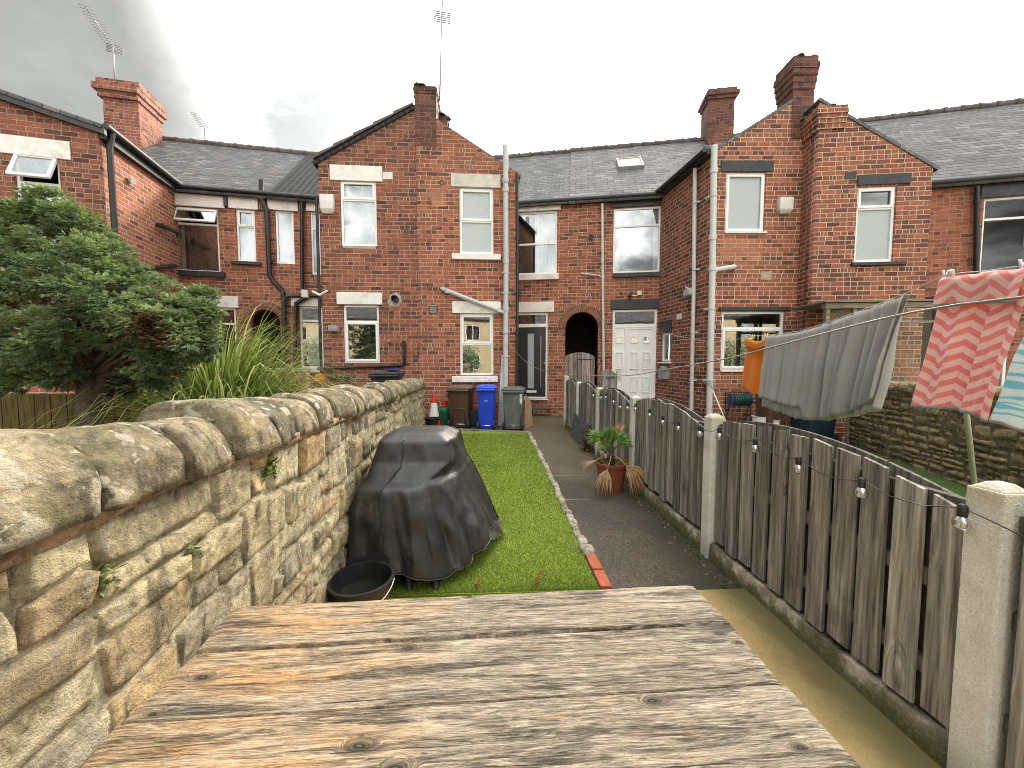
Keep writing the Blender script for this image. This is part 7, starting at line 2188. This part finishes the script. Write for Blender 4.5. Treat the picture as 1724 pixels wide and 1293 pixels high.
pp = thing('line_prop', 'pale wooden prop pole holding up the clothes line behind the pink towel', 'pole', on_z(1641, 812, -.0))
pb = at_y(1640, 812, 2.9); pt_ = f2(1600, 463)
mb = MB(); P0 = at_y(1640, 812, 2.75); d_ = (f2(1604, 600) - P0); P1 = P0 + d_ * 1.9; P1 = Vector((lerp(P0.x, pt_.x, 1), lerp(P0.y, pt_.y, 1), pt_.z + .03))
Pg = P0 - (P1 - P0) * (P0.z / (P1.z - P0.z))
mb.tube([Pg, P1], .016, 10); mb.build('pole', plain('pale_pole', (.48, .45, .38), .6, var=.15, dirt=(.3, .27, .2)), pp, None, smooth=True)

# ================================================================== by the right hand house
hr = thing('hose_reel', 'blue and green garden hose reel on a stand by the right wing', 'hose reel', DF.P(.5, -.2, 0))
u0, u1, z0, z1 = DF.rect(1229, 662, 1262, 684, -.3)
M_hose = plain('green_hose', (.012, .07, .055), .4); M_reel = plain('blue_plastic_reel', (.03, .09, .17), .45)
mb = MB(); n = 9
zc_ = (z0 + z1) / 2; rr = (z1 - z0) * .42
P = []
for k in range(n * 14):
    a = 2 * pi * k / 14; P.append((lerp(u0 + .04, u1 - .04, k / (n * 14)), -.3 + rr * sin(a), zc_ + rr * cos(a)))
mb.tube(P, .016, 6); mb.build('hose', M_hose, hr, DF.M, smooth=True)
mb = MB()
for u in (u0 + .01, u1 - .01): mb.lathe([(rr * 1.12, -.01), (rr * 1.12, .01)], 20, (0, 0, 0))
mb = MB()
for u in (u0 + .01, u1 - .01):
    vs = [(u + s * .008, -.3 + rr * 1.12 * cos(2 * pi * k / 20), zc_ + rr * 1.12 * sin(2 * pi * k / 20)) for s in (-1, 1) for k in range(20)]
    mb.mesh(vs, [tuple(range(20)), tuple(range(39, 19, -1))] + [(k, k + 20, (k + 1) % 20 + 20, (k + 1) % 20) for k in range(20)])
mb.build('drum', M_reel, hr, DF.M)
mb = MB()
for u in (u0, u1): mb.tube([(u, -.45, -.02), (u, -.3, zc_), (u, -.12, -.02)], .010, 6)
mb.tube([(u0, -.28, z1 + .02), (u1, -.28, z1 + .02)], .012, 6)
mb.build('stand', M_black, hr, DF.M)
bm_ = thing('broom', 'broom leaning head up against the corner pipe of right wing', 'broom', DF.P(.2, -.3, 0))
a = DF.fp(1199, 655, -.18); b_ = DF.fp(1218, 700, -.4)
pA = Vector((a[0], -.18, a[1])); pB = Vector((b_[0], -.4, b_[1])); pG = pB + (pB - pA) * (pB.z / (pA.z - pB.z))
mb = MB(); mb.tube([pG, pA], .013, 8); mb.build('handle', M_upvc, bm_, DF.M, smooth=True)
mb = MB(); ax_ = (pA - pG).normalized()
for k in range(120):
    o_ = Vector((random.gauss(0, .05), random.gauss(0, .03), 0)); mb.tube([pA + o_ * .4, pA + ax_ * .22 + o_ * 1.2], .006, 4)
mb.build('head', plain('grey_bristle', (.32, .29, .25), .9), bm_, DF.M)
def at_d(px, py, y): return at_y(px, py, y)
q = at_d(1283, 704, 7.4); bucket('bucket', 'upturned white tub standing behind the fence under the hose reel', (q.x, 7.4, -.02), .16, .175, q.z + .05, M_wht, cat='tub')
q = at_d(1304, 695, 7.35)
pz = thing('blue_crate', 'narrow bright blue stand beside the brown bin in the next garden', 'stand', (q.x, 7.5, -.02))
mb = MB(); w_ = .05
for s in (-1, 1): mb.box(q.x + s * .05 - .012, q.x + s * .05 + .012, 7.45, 7.55, -.02, .86)
mb.box(q.x - .06, q.x + .06, 7.44, 7.56, .86, .90); mb.box(q.x - .037, q.x + .037, 7.47, 7.53, .4, .44); mb.build('frame', M_pblue, pz, None, bevel=.006)
q = at_d(1305, 708, 7.2); bucket('bottle_tub', 'small white container beside the blue stand behind the fence', (q.x, 7.2, -.02), .07, .075, q.z + .02, M_wht, cat='container')
# timber lean-to against the far right house
M_oldt = timber('old_grey_timber', [(.3, (.17, .14, .11)), (.6, (.33, .29, .23)), (.8, (.46, .42, .35))], along='x')
ln = thing('lean_to', 'old unpainted timber lean-to with small panes against the far right house', 'lean-to', EF.P(1, -.5, 0))
LT = Fac(*EF.P(0.0, -.9, 0).xy, EF.th)
a0 = LT.fp(1387, 600)[0]; a1 = LT.fp(1600, 540)[0]
zr0 = LT.fp(1387, 523)[1]; zr1 = LT.fp(1503, 503)[1]; am = LT.fp(1503, 510)[0]
zt_ = (zr0 + zr1) / 2 + .03
mb = MB(); mb.box(a0 - .05, a1, -.06, .06, zt_ - .10, zt_, rnd=.3); mb.build('head_beam', M_oldt, ln, LT.M, bevel=.006)
mb = MB(); mb.box(a0 - .1, a1, -.12, .95, zt_ + .005, zt_ + .045, rnd=.5); mb.build('roof', M_oldt, ln, LT.M, bevel=.006)
for (px, w) in ((1390, .07), (1435, .06), (1497, .07), (1575, .08)):
    u = LT.fp(px, 560)[0]; mb = MB(); mb.box(u - w / 2, u + w / 2, -.045, .045, -.1, zt_ - .102, rnd=random.random()); mb.build('post', M_oldt, ln, LT.M, bevel=.005)
mb = MB(); zz = LT.fp(1500, 652)[1]; mb.box(a0, a1, -.035, .035, zz - .04, zz + .04, rnd=.8); z3 = LT.fp(1410, 545)[1]; mb.box(a0, a1, -.03, .03, zt_ - .38, zt_ - .33, rnd=.1); mb.build('rail', M_oldt, ln, LT.M)
wall(ln, LT, 'low_wall', [(a0, -.1), (a1, -.1), (a1, zz - .05), (a0, zz - .05)], M_brE, thick=.1, y0=-.02, holes=[])
mp = MB(); mp.face([(a0, .0, zz + .04), (a1, .0, zz + .04), (a1, .0, zt_ - .102), (a0, .0, zt_ - .102)]); mp.build('pane', M_glassL, ln, LT.M)
mb = MB(); u, z = LT.fp(1420, 512); mb.tube([(u, .4, z - .7), (u, .4, z + .05), (u + .03, .4, z + .1), (u + .09, .4, z + .11)], .035, 10); mb.build('flue_pipe', M_black, ln, LT.M, smooth=True, auto=40)
# dark glazed door frame behind the pink towel
PD = Fac(*RR.P(1.4, -1.1, 0).xy, RR.th)
dp = thing('patio_door', 'dark framed glazed porch with a blind behind the pink towel', 'porch', PD.P(.5, 0, 0))
window(dp, PD, (1572, 498, 1700, 660), bars=[535, 572], mulls=[1612], glassm=M_glassL, hole=False, mnet=M_blind, net=[(.05, .95, .05, .9)])

# ================================================================== houses behind the camera, seen only as reflections in the panes
hb = thing('rendered_house', 'cream rendered house reflected in the lower window panes', 'house', (-1, -13, 0))
BK = Fac(26, -12, 180)
BK.holes = []
def bwin(u, z, w=1.1, h=1.2):
    BK.holes.append((u, u + w, z, z + h)); mb = MB(); ring(mb, u + .002, u + w - .002, z + .002, z + h - .002, .07, .03, .1); mb.box(u + w / 2 - .03, u + w / 2 + .03, .031, .099, z + .07, z + h - .07)
    o = mb.build('window', M_upvc, hb, BK.M); mp = MB(); mp.face([(u + .07, .06, z + .07), (u + w - .07, .06, z + .07), (u + w - .07, .06, z + h - .07), (u + .07, .06, z + h - .07)]); mp.build('pane', M_glassR, o, BK.M)
    mi = MB(); mi.box(u, u + w, .25, .3, z, z + h); mi.build('interior', M_int, o, BK.M)
for u in (3, 8.5, 13, 16.5, 21.5, 26, 29.3, 34, 40): bwin(u, .9); bwin(u, 3.2)
M_rend = plain('cream_render', (.58, .48, .30), .9, var=.08, scale=2, bump=.2, bscale=40)
wall(hb, BK, 'wall', [(0, -.2), (43, -.2), (43, 4.9), (0, 4.9)], M_rend)
rb_ = BK.P(-.2, -.2, 4.85); roof_slab(hb, 'roof', M_slateL, rb_, BK.P(43.4, 0, 0) - BK.P(0, 0, 0), BK.P(0, 3.4, 2.2) - BK.P(0, 0, 0), .08)
rb_ = BK.P(43.2, 6.8, 4.85); roof_slab(hb, 'roof', M_slateL, rb_, BK.P(0, 0, 0) - BK.P(43.4, 0, 0), BK.P(0, -3.4, 2.2) - BK.P(0, 0, 0), .08)

def shrub(label, x, y, h, r, seed):
    q = random.Random(seed); t = thing('garden_shrub', label, 'shrub', (x, y, 0)); mb = MB()
    for k in range(2600):
        v = Vector((q.gauss(0, 1), q.gauss(0, 1), q.gauss(0, 1))).normalized() * (q.random() ** .4); lump = 1 + .35 * mnoise.noise(v * 2.5 + Vector((seed, 0, 0)))
        p = Vector((x, y, h * .58)) + Vector((v.x * r, v.y * r, v.z * h * .45)) * lump
        d = Vector((q.uniform(-1, 1), q.uniform(-1, 1), q.uniform(-.6, 1))).normalized() * .16; e = d.cross(Vector((q.random(), q.random(), 1))).normalized() * .05
        mb.face([p, p + d * .5 + e, p + d, p + d * .5 - e], rnd=q.random())
    mb.build('crown', M_con, t, None, uv=False)
    mb = MB(); mb.tube([(x, y, 0), (x, y, h * .6)], [.09, .04], 8); mb.build('trunk', M_bark, t, None, uv=False)
shrub('tall dark shrub reflected low in the window beside the alarm box', -6.5, -7.5, 3.4, 1.5, 3)
shrub('rounded shrub reflected in the lower window by the sloping pipe', -1.2, -7.0, 2.6, 1.1, 5)
shrub('broad shrub reflected in the lower window of the right wing', 13.5, -7.5, 3.0, 1.7, 8)
# ------------------------------------------------------------------ camera, light, sky
cd = bpy.data.cameras.new('camera'); cam = bpy.data.objects.new('camera', cd); COL.objects.link(cam)
cd.sensor_fit = 'HORIZONTAL'; cd.sensor_width = 36; cd.lens = F_PX / 1724 * 36; cd.clip_start = .02; cd.clip_end = 800
Rm = Matrix((RGT, UP, -FWD)).transposed().to_4x4(); Rm.translation = CAM; cam.matrix_world = Rm
SC.camera = cam
SUN_AZ, SUN_EL = radians(28), radians(35)
SUND = Vector((sin(SUN_AZ) * cos(SUN_EL), cos(SUN_AZ) * cos(SUN_EL), sin(SUN_EL)))
sl = bpy.data.lights.new('sun', 'SUN'); sun = bpy.data.objects.new('sun', sl); COL.objects.link(sun)
sl.energy = 2.6; sl.angle = radians(12); sl.color = (1, .90, .74)
sun.rotation_euler = (-SUND).to_track_quat('-Z', 'Y').to_euler(); sun.location = (6, 14, 16)
w = bpy.data.worlds.new('World'); SC.world = w; w.use_nodes = True
t = NT(w); bg = t.n['Background']
sky = t.n.new('ShaderNodeTexSky'); sky.sky_type = 'NISHITA'; sky.sun_disc = False
sky.sun_elevation = SUN_EL; sky.sun_rotation = SUN_AZ; sky.air_density = 1.2; sky.dust_density = 3
d = t.vmath('NORMALIZE', t.tc('Generated'))
# stretch the cloud layer towards the horizon
sp = t.sep(d)
pl = t.vmath('DIVIDE', d, t.comb(t.math('ADD', t.math('MAXIMUM', sp[2], 0), .35), t.math('ADD', t.math('MAXIMUM', sp[2], 0), .35), 1.0))
n1 = t.noise(pl, 1.5, 7, .58, .5)
n2 = t.noise(t.vmath('ADD', pl, (4.2, 1.7, 0.3)), 3.6, 6, .6, .2)
dot = t.vmath('DOT_PRODUCT', d, tuple(SUND))
dotn = t.math('ADD', dot, t.math('MULTIPLY', t.math('SUBTRACT', n1, .5), .22))
glow = t.mapr(dotn, .72, .93, 0, 1, True)
core = t.mapr(dot, .93, .998, 0, 1, True)
# broken cloud: grey undersides, white tops, a little blue behind
grey = t.mix(t.mapr(n2, .3, .7), (.185, .19, .182), (.27, .275, .262))
left = t.mapr(t.math('ADD', sp[0], t.math('MULTIPLY', t.math('SUBTRACT', n1, .5), .35)), -.58, -.40, 1, 0, True)
white = (1.75, 1.74, 1.68)
cl = t.mix(t.mapr(n1, .42, .62, 0, 1, True), white, grey)
cl = t.mix(left, cl, grey)
frontw = t.mapr(sp[1], -.2, .5, 0, 1, True)
rightw = t.math('MULTIPLY', frontw, t.mapr(sp[0], -.50, -.25, 0, 1, True))
cl = t.mix(rightw, cl, (1.45, 1.45, 1.43))
cl = t.mix(glow, cl, (1.7, 1.68, 1.6))
cl = t.mix(core, cl, (5, 4.7, 4.2))
# small dark wisps in the bright part
wisp = t.math('MULTIPLY', t.mapr(n2, .47, .60, 0, .9, True), t.math('MULTIPLY', t.mapr(sp[0], -.20, -.27, 0, 1, True), t.mapr(sp[0], -.50, -.42, 0, 1, True)))
cl = t.mix(wisp, cl, (.33, .345, .34))
skyc = t.vmath('SCALE', sky.outputs[0], None, .10)
blue = t.math('MULTIPLY', t.mapr(n1, .30, .40, .55, 0, True), t.mapr(sp[1], .2, -.2, 0, 1, True))
fin = t.mix(blue, cl, skyc)
t.put(bg.inputs['Color'], fin); t.put(bg.inputs['Strength'], 1.0)
SC.view_settings.view_transform = 'Standard'; SC.view_settings.look = 'None'; SC.view_settings.exposure = 1.2; SC.view_settings.gamma = 1
SC.render.engine = 'CYCLES'
SC.cycles.max_bounces = 8; SC.cycles.transparent_max_bounces = 16
SC.cycles.use_denoising = True
try:
    SC.cycles.denoiser = 'OPENIMAGEDENOISE'; SC.cycles.denoising_input_passes = 'RGB_ALBEDO_NORMAL'; SC.cycles.denoising_prefilter = 'NONE'
except Exception: pass
SC.cycles.pixel_filter_type = 'BLACKMAN_HARRIS'; SC.cycles.filter_width = .95
